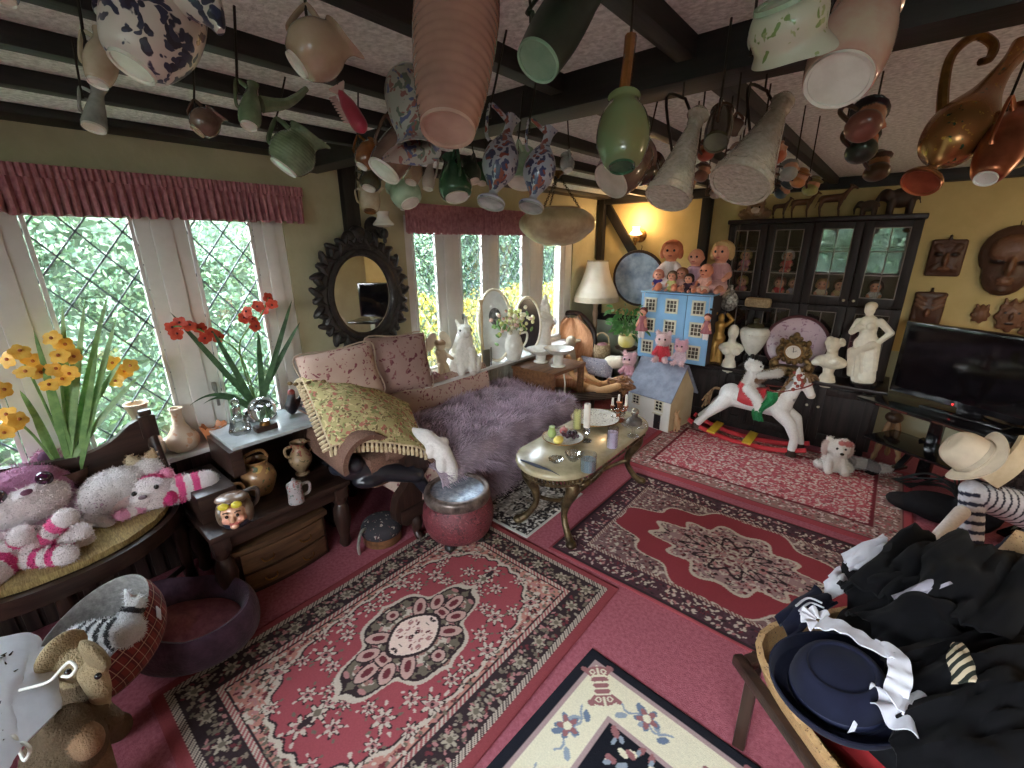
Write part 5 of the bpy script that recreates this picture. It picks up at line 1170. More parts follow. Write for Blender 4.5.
whitefr = mat('cream_frame', S(222, 212, 186), rough=.4)
ovalframe('oval_picture', 'tall oval cream framed picture with a small portrait on the far sill', (-2.73, 3.0, .7), .16, .33, mat('mount_card', S(222, 226, 222), rough=.4), whitefr, -.55, mat('portrait_grey', S(120, 120, 120), S(50, 50, 50), rough=.5, scale=40))
ovalframe('table_mirror', 'oval dark glass in a white frame behind the hydrangea on the far sill', (-2.75, 3.52, .7), .14, .27, mat('dark_glass', S(50, 46, 54), S(40, 36, 44), rough=.15), whitefr, -.5, cat='mirror')
t = thing('flower_vase', 'white jug vase of cream and pink hydrangeas on the far sill', 'vase', (-2.66, 3.16, .69))
P = dense([(.06, 0), (.075, .03), (.095, .12), (.08, .2), (.06, .25), (.07, .29)]); part('vase', MB().lathe(P+[(.06, .28), (.05, .24), (.0, .22)], 26), G['white'], t)
part('handle', MB().tube([(.05, .05, .25), (.07, .12, .25), (.06, .13, .17), (.05, .08, .11)], .011), G['white'], t)
fl, gl = MB(), MB()
for i in range(110):
    p = Vector((random.gauss(0, .06), random.gauss(0, .1), .36+random.gauss(0, .05))); fl.ell(p, random.uniform(.014, .024), None, 6, col=random.choice([S(214, 208, 160), S(222, 216, 190), S(206, 170, 156), S(188, 196, 120)]))
for i in range(30): p = Vector((random.gauss(0, .05), random.gauss(-.03, .13), .33+random.gauss(0, .04))); gl.ell(p, (.03, .015, .008), Euler((random.random()*3, random.random()*3, 0)).to_matrix(), 6)
part('blossoms', fl, vmat('blossom', .8), t); part('leaves', gl, orl, t)
t = thing('hands_statue', 'white statue of a bowed pair of clasped hands at the far end of the sill', 'statue', (-2.72, 3.74, .69), -.5)
blob('body', [C((0, 0, 0), (0, 0, .28), .085, .065, W1_), C((.02, .03, .26), (.02, .015, .42), .045, .035, W1_), C((.02, -.035, .26), (.03, -.02, .40), .045, .03, W1_), C((0, .035, .4), (.015, .0, .55), .035, .02, W1_), C((0, -.03, .4), (.015, .0, .53), .03, .02, W1_), C((.05, .05, .33), (.05, -.05, .38), .028, .024, W2_), C((.04, .07, .28), (.05, -.06, .32), .026, .026, W2_)], stone, t, .009)
# ---------------------------------------------------------------- small oak table in the corner with cake stands
t = thing('side_table', 'small brown oak side table with an open end beside the far sill', 'table', (-2.42, 3.42, 0))
part('table_top', MB().box((0, 0, .615), (.5, .56, .035), bev=.008), midw, t)
part('side_panel', MB().box((0.0, -.255, .45), (.42, .025, .3)).box((-.2, 0, .45), (.025, .5, .3)), midw, t)
for sx in (.21, -.21):
    for sy in (-.25, .25): part('leg', MB().box((sx, sy, .3), (.05, .05, .6), bev=.006), midw, t)
def cake(label, loc, r, h, m):
    t = thing('cake_stand', label, 'cake stand', loc); part('foot', MB().lathe([(r*.5, 0), (r*.52, .01), (r*.34, .02), (r*.36, h)], 26), m, t); part('dish', MB().lathe(dense([(.01, h), (r*.6, h+.005), (r, h+.05), (r*1.02, h+.055)])+[(r*.97, h+.05), (r*.55, h+.015), (.005, h+.012)], 32), m, t); return t
cake('white pedestal cake bowl on the small oak table, nearer of two', (-2.30, 3.40, .633), .14, .12, G['white'])
cake('wide white cake stand on the small oak table, set behind the other', (-2.52, 3.42, .633), .145, .08, G['white'])
one('cord', MB().tube([(-2.165, 3.3, .6), (-2.15, 3.3, .5), (-2.155, 3.3, .38), (-2.17, 3.29, .3)], .006), mat('white_cord', S(226, 220, 200)), 'thin cream cord hanging from the front of the small oak table', 'cord')
# ---------------------------------------------------------------- armchair with a big doll
velv = mat('peach_velvet', S(202, 150, 108), S(176, 118, 80), rough=.8, scale=12, sheen=.3, stretch=(6, 6, 1))
t = thing('armchair', 'low spoon-back armchair in peach velvet with a dark wooden frame in the corner', 'chair', (-2.58, 4.08, 0), -.95)
part('seat', MB().box((.05, 0, .33), (.5, .5, .12), bev=.045), velv, t)
def bk(u, v): a = (u-.5)*2; z = .38+v*.55; hw = .25*(1-max(0, (v-.55)/.45)**2*.75); return (-.22-.10*v+.05*a*a+.012*math.cos(a*9), a*hw, z)
part('backrest', MB().sheet(bk, 24, 14, .07), velv, t)
part('back_frame', MB().tube([(-.24, -.26, .36), (-.28, -.28, .6), (-.32, -.25, .8), (-.35, -.12, .95), (-.355, 0, .985), (-.35, .12, .95), (-.32, .25, .8), (-.28, .28, .6), (-.24, .26, .36)], .028, 8), darkz, t)
for s in (1, -1): part('leg', MB().tube([(.26, s*.2, .28), (.29, s*.22, .15), (.28, s*.22, 0)], [.034, .024, .018]), darkz, t); part('leg', MB().tube([(-.22, s*.2, .3), (-.26, s*.2, .15), (-.3, s*.2, 0)], [.03, .024, .018]), darkz, t)
tan, tan2 = S(206, 160, 112), S(186, 138, 92)
def W(px, py, **k): return at(px, py, **k)
o0 = Vector((-2.38, 4.05, .40)); t = thing('rag_doll', 'long-limbed tan cloth doll in a pale printed top slumped in the armchair', 'doll', o0)
L_ = lambda px, py, y: tuple(at(px, py, y=y)-o0)
blob('body', limb([L_(571, 372, 4.05), L_(570, 352, 4.08)], [.07, .06], S(184, 170, 152))+[E(L_(571, 344, 4.08), (.055, .055, .065), S(176, 160, 140))]
     + limb([L_(568, 358, 4.0), L_(572, 376, 3.9), L_(586, 386, 3.8)], [.034, .03, .026], tan)+limb([L_(580, 360, 4.0), L_(586, 375, 3.9), L_(600, 383, 3.82)], [.03, .028, .022], tan2)
     + limb([L_(576, 386, 3.95), L_(600, 392, 3.75), L_(618, 386, 3.75)], [.055, .05, .035], tan)+limb([L_(574, 384, 4.0), L_(604, 385, 3.9), L_(622, 378, 3.9)], [.05, .045, .03], tan2), vmat('cloth_col', .9, bump=.3), t, .009)
blob('hair', [E(L_(571, 341, 4.1), (.06, .06, .06), S(190, 176, 156))], vmat('cloth_col', .9), t, .01)
cushion('cushion', 'grey and lilac floral cushion lying in the armchair behind the doll', at(596, 367, y=4.15), .36, .2, .12, frame((.3, -.8, .5), (1, .2, 0)), floral('lilac_print', S(150, 146, 156), [S(96, 96, 120), S(196, 190, 190)], scale=26, size=.3, rough=.9))
blob('cushion', [E((0, 0, 0), (.12, .08, .07), S(216, 204, 180)), E((.06, 0, .02), (.07, .07, .06), S(222, 210, 188))], vmat('cloth_col', .9), None, .01, 3, tuple(at(614, 362, y=4.25)), ); tag([q for q in COL.objects if q.name.startswith('cushion') and 'category' not in q and q.parent is None][-1], 'small plump cream cushion beside the lilac floral cushion', 'cushion')
o = MB(); oc = at(622, 386, y=3.85)
for i in range(16):
    pts = [Vector((random.gauss(0, .05), random.gauss(0, .05), random.gauss(0, .05)))+Vector((0, 0, .0)) for _ in range(4)]; o.tube(pts, .013, 6)
o.tube([(-.02, 0, -.05), (.0, .0, -.2), (-.01, .02, -.3), (.0, .0, -oc.z+.01)], [.03, .02, .03, .05], 8)
one('driftwood', o, wood('driftwood', S(164, 118, 84), S(112, 76, 52), axis=0), 'knotted brown driftwood sculpture standing left of the white dolls house', 'ornament', oc)
o = MB()
for k in range(5): o.bar((-.26, -.1+.05*k, .30), (.26, -.1+.05*k, .36), .03, .014)
for sx in (-.24, .24):
    for sy in (-.1, .1): o.bar((sx, sy, 0), (sx, sy, .3+.055*(sx > 0)), .03, .03)
    o.bar((sx, -.1, .1), (sx, .1, .1), .02, .02)
one('footrest', o, dark, 'slatted dark wooden footrest in front of the armchair, behind the coffee table', 'stool', (-2.02, 3.62, 0), .55)
# ---------------------------------------------------------------- standard lamp, basket, plant stand
t = thing('floor_lamp', 'standard lamp with a white pleated bell shade in the far corner', 'lamp', (-2.64, 4.66, 0))
cs = mat('lamp_shade_cloth', S(226, 218, 200), S(218, 208, 188), rough=.8)
part('base', MB().lathe([(.14, 0), (.14, .02), (.1, .04), (.04, .07), (.03, .1)], 24), midw, t)
part('pole', MB().turned((0, 0, .1), (0, 0, 1.15), [(.02+.012*abs(math.sin(i*PI/12*2.0))**.7+(.004 if i % 6 == 0 else 0), i/48) for i in range(49)], 14), wood('lime_pole', S(186, 158, 128), S(150, 116, 88), axis=2), t)
part('lamp_shade', MB().lathe(dense([(.255, 1.13), (.245, 1.19), (.18, 1.33), (.135, 1.46), (.118, 1.56)]), 40, cap=False, flute=(20, .012)), cs, t)
part('top_trim', MB().lathe([(.120, 1.55), (.122, 1.565), (.115, 1.565)], 30), G['cream'], t); part('fringe', MB().lathe([(.258, 1.10), (.259, 1.16), (.256, 1.16), (.255, 1.10)], 40, flute=(40, .012)), mat('cream_fringe', S(216, 202, 176), rough=.9), t)
part('bulb_holder', MB().cyl((0, 0, 1.15), (0, 0, 1.26), .02).cyl((-.11, 0, 1.5), (.11, 0, 1.5), .003), G['bronze'], t)
wick = mat('wicker', S(204, 180, 140), S(150, 122, 86), rough=.7, scale=50, bump=.8, bscale=110)
t = thing('basket', 'tall pale wicker basket with a hoop handle beside the standard lamp', 'basket', (-2.44, 4.5, .44))
part('body', MB().lathe(dense([(.07, 0), (.1, .05), (.105, .12), (.09, .19), (.095, .2)])+[(.085, .19), (.08, .05), (0, .04)], 26), wick, t); part('handle', MB().tube([(-.09, 0, .19), (-.07, 0, .29), (0, 0, .33), (.07, 0, .29), (.09, 0, .19)], .01), wick, t)
part('contents', MB().ell((0, 0, .17), (.07, .07, .05)), mat('dusky_petals', S(176, 128, 130), S(130, 86, 90)), t)
one('stool', MB().box((0, 0, .42), (.3, .26, .03), bev=.008).turned((-.11, -.09, 0), (-.11, -.09, .41), [(.018, 0), (.022, .5), (.016, 1)]).turned((.11, -.09, 0), (.11, -.09, .41), [(.018, 0), (.022, .5), (.016, 1)]).turned((-.11, .09, 0), (-.11, .09, .41), [(.018, 0), (.022, .5), (.016, 1)]).turned((.11, .09, 0), (.11, .09, .41), [(.018, 0), (.022, .5), (.016, 1)]), dark, 'low dark stool in the corner carrying the tall wicker basket', 'stool', (-2.44, 4.5, 0))
t = thing('plant_stand', 'dark turned wooden torchere holding a yellow plant pot', 'plant stand', (-2.07, 4.36, 0))
part('top', MB().lathe([(.02, .64), (.09, .65), (.115, .665), (.12, .68), (.11, .685), (.0, .683)], 26), darkz, t); part('pole', MB().turned((0, 0, .12), (0, 0, .65), [(.028, 0), (.02, .2), (.03, .3), (.018, .5), (.026, .8), (.02, 1)], 14), darkz, t)
for k in range(3): a = k*2*PI/3; part('leg', MB().tube([(0, 0, .16), (.07*math.cos(a), .07*math.sin(a), .12), (.15*math.cos(a), .15*math.sin(a), .01)], [.024, .02, .016]), darkz, t)
t = thing('potted_plant', 'leafy green plant in a yellow and cream pot on the dark torchere', 'plant', (-2.07, 4.36, .685))
part('pot', MB().lathe(dense([(.06, 0), (.085, .03), (.09, .08), (.085, .12), (.09, .13)])+[(.08, .12), (0, .1)], 26), mat('yellow_pot', S(226, 208, 110), S(232, 224, 190), rough=.3, scale=4), t)
lf = MB()
for i in range(150):
    a = random.uniform(0, 2*PI); e = random.uniform(.1, 1.4); r = random.uniform(.06, .24); p = Vector((r*math.cos(a)*math.cos(e*.6), r*math.sin(a)*math.cos(e*.6), .13+r*1.2*math.sin(e)+random.uniform(-.03, .08))); d = Vector((p.x, p.y, random.uniform(-.08, .12))).normalized()
    strap(lf, p, d, random.uniform(.05, .09), .035, .25, 4)
part('leaves', lf, mat('pot_leaf', S(104, 156, 92), S(66, 116, 62), rough=.5, scale=10), t)
sm_ = MB()
for i in range(14): a = random.uniform(0, 6.28); sm_.tube([(0, 0, .1), (.06*math.cos(a), .06*math.sin(a), .2), (.15*math.cos(a), .15*math.sin(a), .3)], .004, 5)
part('stems', sm_, orl, t)
# ---------------------------------------------------------------- carved drum stool with glass top
t = thing('drum_table', 'round red carved drum table with a glass top in front of the chaise', 'table', (-1.775, 1.575, 0))
red_c = floral('red_carving', S(112, 50, 56), [S(70, 32, 36), S(138, 74, 76), S(86, 40, 46)], scale=26, size=.34, rough=.45, bump=.8)
part('drum', MB().lathe(dense([(.15, .05), (.19, .08), (.215, .16), (.21, .24), (.185, .29)], 5)+[(.17, .29), (.15, .24), (.0, .24)], 48), red_c, t)
part('rim', MB().lathe(dense([(.185, .285), (.2, .3), (.2, .335), (.19, .352), (.165, .355)])+[(.16, .345), (.165, .29)], 44), mat('silver_rim', S(128, 112, 104), S(70, 58, 54), rough=.3, metal=.4, scale=20), t)
part('glass_top', MB().lathe([(.001, .338), (.165, .338), (.165, .330), (.001, .330)], 44), mat('frosted_mirror', S(196, 206, 216), S(128, 140, 156), rough=.22, metal=.6, scale=26, bump=.5, bscale=60), t)
for k in range(4): a = k*PI/2+.4; part('foot', MB().ell((.14*math.cos(a), .14*math.sin(a), .03), (.035, .035, .032)), fm_, t)

# ================================================================ onyx coffee table
CX, CY = -1.385, 2.42
t = thing('coffee_table', 'oval onyx coffee table with a pierced brass apron and curved brass legs', 'table', (CX, CY, 0))
onyx = mat('onyx', S(180, 168, 136), S(138, 126, 98), rough=.22, scale=4, coat=.15, spec=.5)
brass = mat('antique_brass', S(120, 102, 74), S(62, 50, 36), rough=.4, metal=.75, scale=14, bump=.4, bscale=40)
def stad(hx, hy, n=16): 
    r = hx; k = hy-hx; return [(r*math.cos(i*PI/n), k+r*math.sin(i*PI/n)) for i in range(n+1)]+[(-r*math.cos(i*PI/n), -k-r*math.sin(i*PI/n)) for i in range(n+1)]
tp = MB(); lv_ = [(.235, .60, .462), (.25, .615, .468), (.255, .62, .484), (.25, .615, .498), (.24, .605, .502)]
rings = [[(x, y, z) for x, y in stad(a, b)] for a, b, z in lv_]; n = len(rings[0]); vv = [p for r in rings for p in r]; ff = [(j*n+i, j*n+(i+1) % n, (j+1)*n+(i+1) % n, (j+1)*n+i) for j in range(len(rings)-1) for i in range(n)]+[tuple(range(n))[::-1], tuple((len(rings)-1)*n+i for i in range(n))]
tp.add(vv, ff); part('table_top', tp, onyx, t, ang=50)
ap = MB(); pr = smoothpath([(x, y, 0) for x, y in stad(.215, .58, 10)], 3, True)
for i in range(0, len(pr)): 
    p, q = pr[i], pr[(i+1) % len(pr)]; ap.bar((p.x, p.y, .458), (q.x, q.y, .458), .01, .014).bar((p.x, p.y, .41), (q.x, q.y, .41), .008, .01); ap.torus((p.x, p.y, .434), .016, .005, frame((p.x, p.y, 0)), 8, 5)
part('apron', ap, brass, t)
for sx, sy in ((1, -1), (-1, -1), (1, 1), (-1, 1)):
    part('leg', MB().tube([(sx*.13, sy*.40, .45), (sx*.17, sy*.44, .36), (sx*.12, sy*.42, .24), (sx*.11, sy*.43, .15), (sx*.16, sy*.46, .06), (sx*.20, sy*.485, .022)], [.05, .042, .028, .02, .022, .03], 10).ell((sx*.205, sy*.49, .025), (.035, .035, .025)).ell((sx*.165, sy*.44, .38), (.035, .035, .05)), brass, t)
part('stretcher', MB().tube([(.12, -.42, .2), (0, -.25, .14), (0, .25, .14), (.12, .42, .2)], .014).tube([(-.12, -.42, .2), (0, -.25, .14), (0, .25, .14), (-.12, .42, .2)], .014).ell((0, 0, .15), (.04, .06, .03)), brass, t)
TZ = .503
def on(px, py, z=TZ): p = at(px, py, z=z); return Vector((p.x, p.y, z))
def plate(name, label, c, r, m, rim=None, h=.03):
    t = thing(name, label, 'plate', c); part('dish', MB().lathe(dense([(.01, 0), (r*.55, .002), (r*.8, h*.5), (r, h)])+[(r*.985, h+.003), (r*.78, h*.6+.002), (r*.5, .008), (.004, .007)], 40), m, t)
    if rim: part('rim', MB().torus((0, 0, h), r, .004, n=40), rim, t)
    return t
fruitp = floral('mosaic', S(206, 200, 186), [S(120, 96, 80), S(150, 150, 120), S(90, 80, 84)], scale=34, size=.3, rough=.3)
c = on(563, 440); t = plate('fruit_plate', 'patterned plate of glass fruit on the left of the coffee table', c, .135, fruitp, G['bronze'], .025); c1 = c
plate('cake_plate', 'large mosaic flower plate at the far side of the coffee table', on(595, 421), .175, fruitp, G['bronze'], .03)
for i in range(22):
    if i == 0: g = one('grape', MB().ell((0, 0, 0), .013, None, 10), mat('grape', S(62, 34, 44), S(36, 20, 28), rough=.15, spec=.6), 'dark purple glass grape in the bunch on the fruit plate', 'grape', c1+Vector((.02, .03, .03)), group='grapes on the fruit plate')
    else:
        k = g.copy(); COL.objects.link(k); k.location = c1+Vector((.035+random.gauss(0, .026), .04+random.gauss(0, .032), .028+abs(random.gauss(0, .018))))
one('lemon', MB().ell((0, 0, 0), (.03, .04, .028), None, 14).ell((0, .04, 0), .009, None, 8), mat('lemon', S(226, 206, 110), S(210, 186, 90), rough=.35), 'yellow lemon at the near side of the fruit plate', 'fruit', c1+Vector((.02, -.085, .037)))
one('pear', MB().lathe(dense([(.002, 0), (.026, .01), (.03, .03), (.018, .055), (.012, .07), (.002, .075)]), 18), mat('pear', S(170, 186, 120), S(140, 160, 90), rough=.35), 'green pear on the left of the fruit plate', 'fruit', c1+Vector((-.07, -.03, .014)))
one('apple', MB().ell((0, 0, 0), (.03, .03, .027), None, 14).cyl((0, 0, .024), (.004, 0, .04), .003), mat('apple', S(180, 84, 88), S(200, 150, 140), rough=.3, scale=6), 'pinkish red apple at the back of the fruit plate', 'fruit', c1+Vector((-.035, .06, .036)))
def pillar(label, c, r, h, m, hold=None, jar=None):
    t = thing('candle', label, 'candle', c); z = 0
    if hold: part('holder', MB().lathe([(.035, 0), (.036, .006), (.012, .015), (.014, .05), (.026, .065), (.02, .08), (.022, .1)], 18, flute=(9, .06)), hold, t); z = .1
    part('wax', MB().lathe([(r, z), (r, z+h), (r*.9, z+h+.003), (r*.3, z+h-.004), (.001, z+h-.004)], 22), m, t); part('wick', MB().tube([(0, 0, z+h-.005), (0, .002, z+h+.01), (.004, .004, z+h+.02)], .0014, 5), mat('wick', S(40, 36, 32)), t)
    if jar: part('jar', MB().lathe([(r*1.06, 0), (r*1.1, .004), (r*1.12, h+.035), (r*1.09, h+.035), (r*1.06, .005)], 24, cap=False), jar, t)
    return t
gl2 = glassmat('clear_glass', (.98, .98, .98), .05, .03, .4)
pillar('thick yellow-green candle standing at the back of the coffee table', on(577, 428), .027, .13, mat('wax_yellow', S(218, 214, 140), rough=.5), jar=gl2)
pillar('slim white candle in a crystal holder beside the yellow-green candle', on(586, 441), .021, .16, mat('wax_white', S(226, 216, 204), rough=.5), hold=clear)
pillar('lilac candle in a glass tumbler at the right edge of the coffee table', on(612, 447), .032, .105, mat('wax_lilac', S(188, 176, 200), rough=.5), jar=gl2)
pillar('grey-blue jar candle nearest on the coffee table', on(588, 470), .042, .07, mat('wax_blue', S(112, 132, 140), rough=.5), jar=gl2)
one('feather_pen', MB().tube([(-.12, -.03, .006), (0, 0, .008), (.11, .025, .012)], [.004, .010, .003], 8).cyl((.11, .025, .011), (.16, .035, .005), .003, .001), mat('dark_feather', S(50, 54, 66), rough=.7), 'dark feather pen lying on the near end of the coffee table', 'pen', on(537, 467), -.25)
def glassdish(label, c, r, h):
    t = one('glass_dish', MB().lathe(dense([(r*.5, 0), (r*.55, .006), (r*.9, h*.6), (r, h)])+[(r*.93, h), (r*.45, .012), (.003, .01)], 24, flute=(12, .05)), clear, label, 'dish', c); return t
glassdish('small cut glass dish beside the feather pen', on(556, 462), .045, .025); glassdish('cut glass dish left of the grey-blue jar candle', on(573, 460), .05, .05)
t = thing('candelabra', 'small crystal and copper candelabra with white candles at the far end of the coffee table', 'candelabra', on(618, 420))
part('stem', MB().lathe([(.05, 0), (.05, .008), (.014, .02), (.018, .06), (.01, .09), (.014, .13), (.02, .14)], 18), G['copper'], t)
for k in range(3):
    a = k*2*PI/3; x, y = .055*math.cos(a), .055*math.sin(a); part('arm', MB().tube([(0, 0, .09), (x*.6, y*.6, .075), (x, y, .1), (x, y, .115)], .005).lathe([(.016, .115), (.018, .125), (.01, .125)], 12, o=(x, y, 0)), G['copper'], t)
    part('candle', MB().cyl((x, y, .122), (x, y, .18 if k else .21), .010, .008), mat('wax_white', S(226, 216, 204)), t)
cr_ = MB()
for i in range(30): a = random.uniform(0, 6.3); r = random.uniform(.02, .06); cr_.ell((r*math.cos(a), r*math.sin(a), random.uniform(.02, .11)), .009, None, 5)
part('crystal_drops', cr_, clear, t)
t = thing('glass_comport', 'smoked glass footed dish with a lid at the far right end of the coffee table', 'dish', on(633, 436))
part('foot', MB().lathe([(.04, 0), (.04, .006), (.012, .02), (.012, .05), (.05, .07), (.085, .085), (.085, .09), (.0, .088)], 26), gl2, t); part('lid', MB().lathe(dense([(.05, .09), (.05, .12), (.03, .135), (.01, .14), (.012, .155), (.001, .16)]), 24), mat('smoked_glass', S(120, 112, 106), S(80, 74, 70), rough=.15, metal=.3), t)
t = thing('globe_ornament', 'little silver globe ornament on a white stand at the far end of the coffee table', 'ornament', on(634, 423))
part('stand', MB().lathe([(.025, 0), (.025, .01), (.008, .02), (.008, .06)], 14), G['white'], t); part('globe', MB().ell((0, 0, .085), .03), mat('silver', S(200, 196, 186), rough=.2, metal=.8, bump=.6), t)
# ================================================================ display dresser on the back wall
cab = wood('cabinet_wood', S(46, 36, 33), S(28, 22, 21), axis=2, rough=.5, spec=.25); cabx = wood('cabinet_wood_x', S(46, 36, 33), S(28, 22, 21), axis=0, spec=.25, rough=.35)
CZ0 = .61; FY = 4.45; HY = 4.70
t = thing('sideboard', 'long dark wooden sideboard with panelled doors along the back wall', 'sideboard', (-.92, 4.7, 0))
def lb(mb, x0, x1, y0, y1, z0, z1, bev=.004, ox=-.92, oy=4.7): return mb.box(((x0+x1)/2-ox, (y0+y1)/2-oy, (z0+z1)/2), (x1-x0, y1-y0, z1-z0), bev=bev)
part('body', lb(lb(MB(), -1.97, .11, FY+.02, 4.98, .06, CZ0-.03), -1.94, .08, FY+.05, 4.98, 0, .07), cab, t)
part('counter_top', lb(MB(), -2.0, .14, FY-.03, 4.99, CZ0-.03, CZ0, .008), cabx, t)
dx = [-1.95, -1.5, -1.05, -.83, -.33, .09]
for i in range(5):
    a, b = dx[i]+.012, dx[i+1]-.012; m = MB(); lb(m, a, b, FY, FY+.02, .09, CZ0-.05)
    for (p, q, r_, s) in ((a, a+.06, .09, .56), (b-.06, b, .09, .56), (a+.06, b-.06, .09, .15), (a+.06, b-.06, .5, .56)): lb(m, p, q, FY-.012, FY, r_, s)
    d = part('door', m, cab, t)
    if i in (3, 4): part('knob', MB().ell(((b-.03 if i == 3 else a+.03)+.92, FY-.022-4.7, .39), .012), G['cream'], d)
t = thing('display_cabinet', 'tall dark wooden display cabinet with four glazed doors on the sideboard', 'cabinet', (-.59, 4.84, CZ0))
X0, X1, Z1 = -1.28, .10, 1.95-CZ0
def hb(mb, x0, x1, y0, y1, z0, z1, bev=.004): return mb.box(((x0+x1)/2+.59, (y0+y1)/2-4.84, (z0+z1)/2), (x1-x0, y1-y0, z1-z0), bev=bev)
m = MB(); hb(m, X0, X0+.025, HY+.02, 4.98, 0, Z1-.03); hb(m, X1-.025, X1, HY+.02, 4.98, 0, Z1-.03); hb(m, X0, X1, 4.965, 4.985, 0, Z1-.03); hb(m, X0, X1, HY+.02, 4.98, 0, .03); hb(m, -.605, -.58, HY+.02, 4.97, 0, Z1-.03)
part('case', m, cab, t); part('cornice', hb(MB(), X0-.015, X1+.015, HY-.01, 4.99, Z1-.04, Z1, .01), cabx, t)
for z in (.32, .62, .86, 1.08): part('shelf', hb(MB(), X0+.025, X1-.025, HY+.03, 4.965, z, z+.015, 0), cabx, t)
cols = [X0, -.945, -.6, -.255, X1]; grey_lead = mat('muntin', S(124, 114, 106), rough=.5); cgl = glassmat('cabinet_glass', (.94, .94, .92), .07, .02, .6)
for i in range(4):
    a, b = cols[i]+.004, cols[i+1]-.004
    for (z0, z1, mz) in ((.02, .61, 2), (.62, Z1-.045, 3)):
        m = MB(); hb(m, a, a+.06, HY, HY+.02, z0, z1); hb(m, b-.06, b, HY, HY+.02, z0, z1); hb(m, a+.06, b-.06, HY, HY+.02, z0, z0+.07); hb(m, a+.06, b-.06, HY, HY+.02, z1-.05, z1)
        d = part('door', m, cab, t); part('pane', hb(MB(), a+.06, b-.06, HY+.009, HY+.012, z0+.07, z1-.05, 0), cgl, d)
        g = MB(); hb(g, (a+b)/2-.004, (a+b)/2+.004, HY+.004, HY+.016, z0+.07, z1-.05, 0)
        for k in range(1, mz): zz = z0+.07+(z1-z0-.12)*k/mz; hb(g, a+.06, b-.06, HY+.004, HY+.016, zz-.004, zz+.004, 0)
        for (p, q, r_, s) in ((a+.06, a+.067, z0+.07, z1-.05), (b-.067, b-.06, z0+.07, z1-.05), (a+.06, b-.06, z0+.07, z0+.077), (a+.06, b-.06, z1-.057, z1-.05)): hb(g, p, q, HY+.002, HY+.018, r_, s, 0)
        part('muntin', g, grey_lead, d)
        if z0 > .5 and i in (2, 3): part('knob', MB().ell(((b-.03 if i == 2 else a+.03)+.59, HY-.012-4.84, z0+.045), .012), G['cream'], d)

# ---------------------------------------------------------------- dolls
skin = S(222, 158, 132); dollm = vmat('doll_vinyl', .45, spec=.4); clothm = vmat('cloth_col', .9, bump=.3)
def doll(label, loc, h, rz, dress, dress2=None, hair=None, sk=skin, bonnet=None, vox=.009, name='doll', head=.20, group=None, tilt=0):
    """a seated doll, h tall from seat to crown"""
    t = thing(name, label, 'doll', loc, Euler((0, tilt, rz)).to_matrix(), group); hr = h*head; hz_ = h-hr
    blob('body', [E((0, 0, hz_), (hr*.95, hr*.9, hr), sk), E((hr*.55, 0, hz_-hr*.3), (hr*.5, hr*.6, hr*.45), sk), E((hr*.98, 0, hz_-hr*.12), hr*.13, sk), E((0, hr*.9, hz_-.1*hr), (hr*.2, hr*.14, hr*.25), sk), E((0, -hr*.9, hz_-.1*hr), (hr*.2, hr*.14, hr*.25), sk),
        C((0, 0, h*.12), (0, 0, hz_-hr*.7), h*.15, h*.10, sk)]+limb([(0, h*.13, h*.5), (.12*h, h*.24, h*.36), (.26*h, h*.2, h*.28)], [h*.07, h*.06, h*.05], sk)+limb([(0, -h*.13, h*.5), (.12*h, -h*.24, h*.36), (.26*h, -h*.2, h*.28)], [h*.07, h*.06, h*.05], sk)
        + limb([(.05*h, h*.1, h*.09), (.3*h, h*.15, h*.1), (.48*h, h*.17, h*.06)], [h*.09, h*.075, h*.06], sk)+limb([(.05*h, -h*.1, h*.09), (.3*h, -h*.15, h*.1), (.48*h, -h*.17, h*.06)], [h*.09, h*.075, h*.06], sk), dollm, t, vox, 2)
    d2 = dress2 or dress
    blob('dress', [C((0, 0, h*.1), (0, 0, h*.53), h*.19, h*.115, dress), E((.12*h, 0, h*.13), (h*.24, h*.24, h*.12), d2), C((0, h*.12, h*.5), (.08*h, h*.2, h*.4), h*.085, h*.08, dress), C((0, -h*.12, h*.5), (.08*h, -h*.2, h*.4), h*.085, h*.08, dress), E((0, 0, h*.58), (h*.12, h*.14, h*.03), d2)], clothm, t, vox, 2)
    if hair: blob('hair', [E((-hr*.25, 0, hz_+hr*.25), (hr*.95, hr*1.12, hr*.95), hair), E((-hr*.1, hr*.9, hz_-.2*hr), (hr*.4, hr*.3, hr*.6), hair), E((-hr*.1, -hr*.9, hz_-.2*hr), (hr*.4, hr*.3, hr*.6), hair), E((hr*.5, 0, hz_+hr*.85), (hr*.4, hr*.7, hr*.2), hair)], vmat('doll_hair', .8, bump=1, bscale=90), t, vox, 1)
    if bonnet: part('bonnet', MB().torus((hr*.1, 0, hz_+.1*hr), hr*1.05, hr*.22, frame((1, 0, .1)), 22, 7).ell((-hr*.3, 0, hz_+.1*hr), (hr*.9, hr*1.08, hr*1.08), None, 14), mat('bonnet_'+label[:9], bonnet, rough=.9), t)
    eyes(t, [(hr*.86, hr*.34, hz_+.08*hr), (hr*.86, -hr*.34, hz_+.08*hr)], hr*.12, mat('eye_doll', S(40, 44, 60), rough=.15)); part('mouth', MB().ell((hr*.98, 0, hz_-.45*hr), (hr*.06, hr*.2, hr*.07)), mat('doll_lips', S(176, 70, 70), rough=.4), t)
    return t
BT = 1.295; F_ = -PI/2
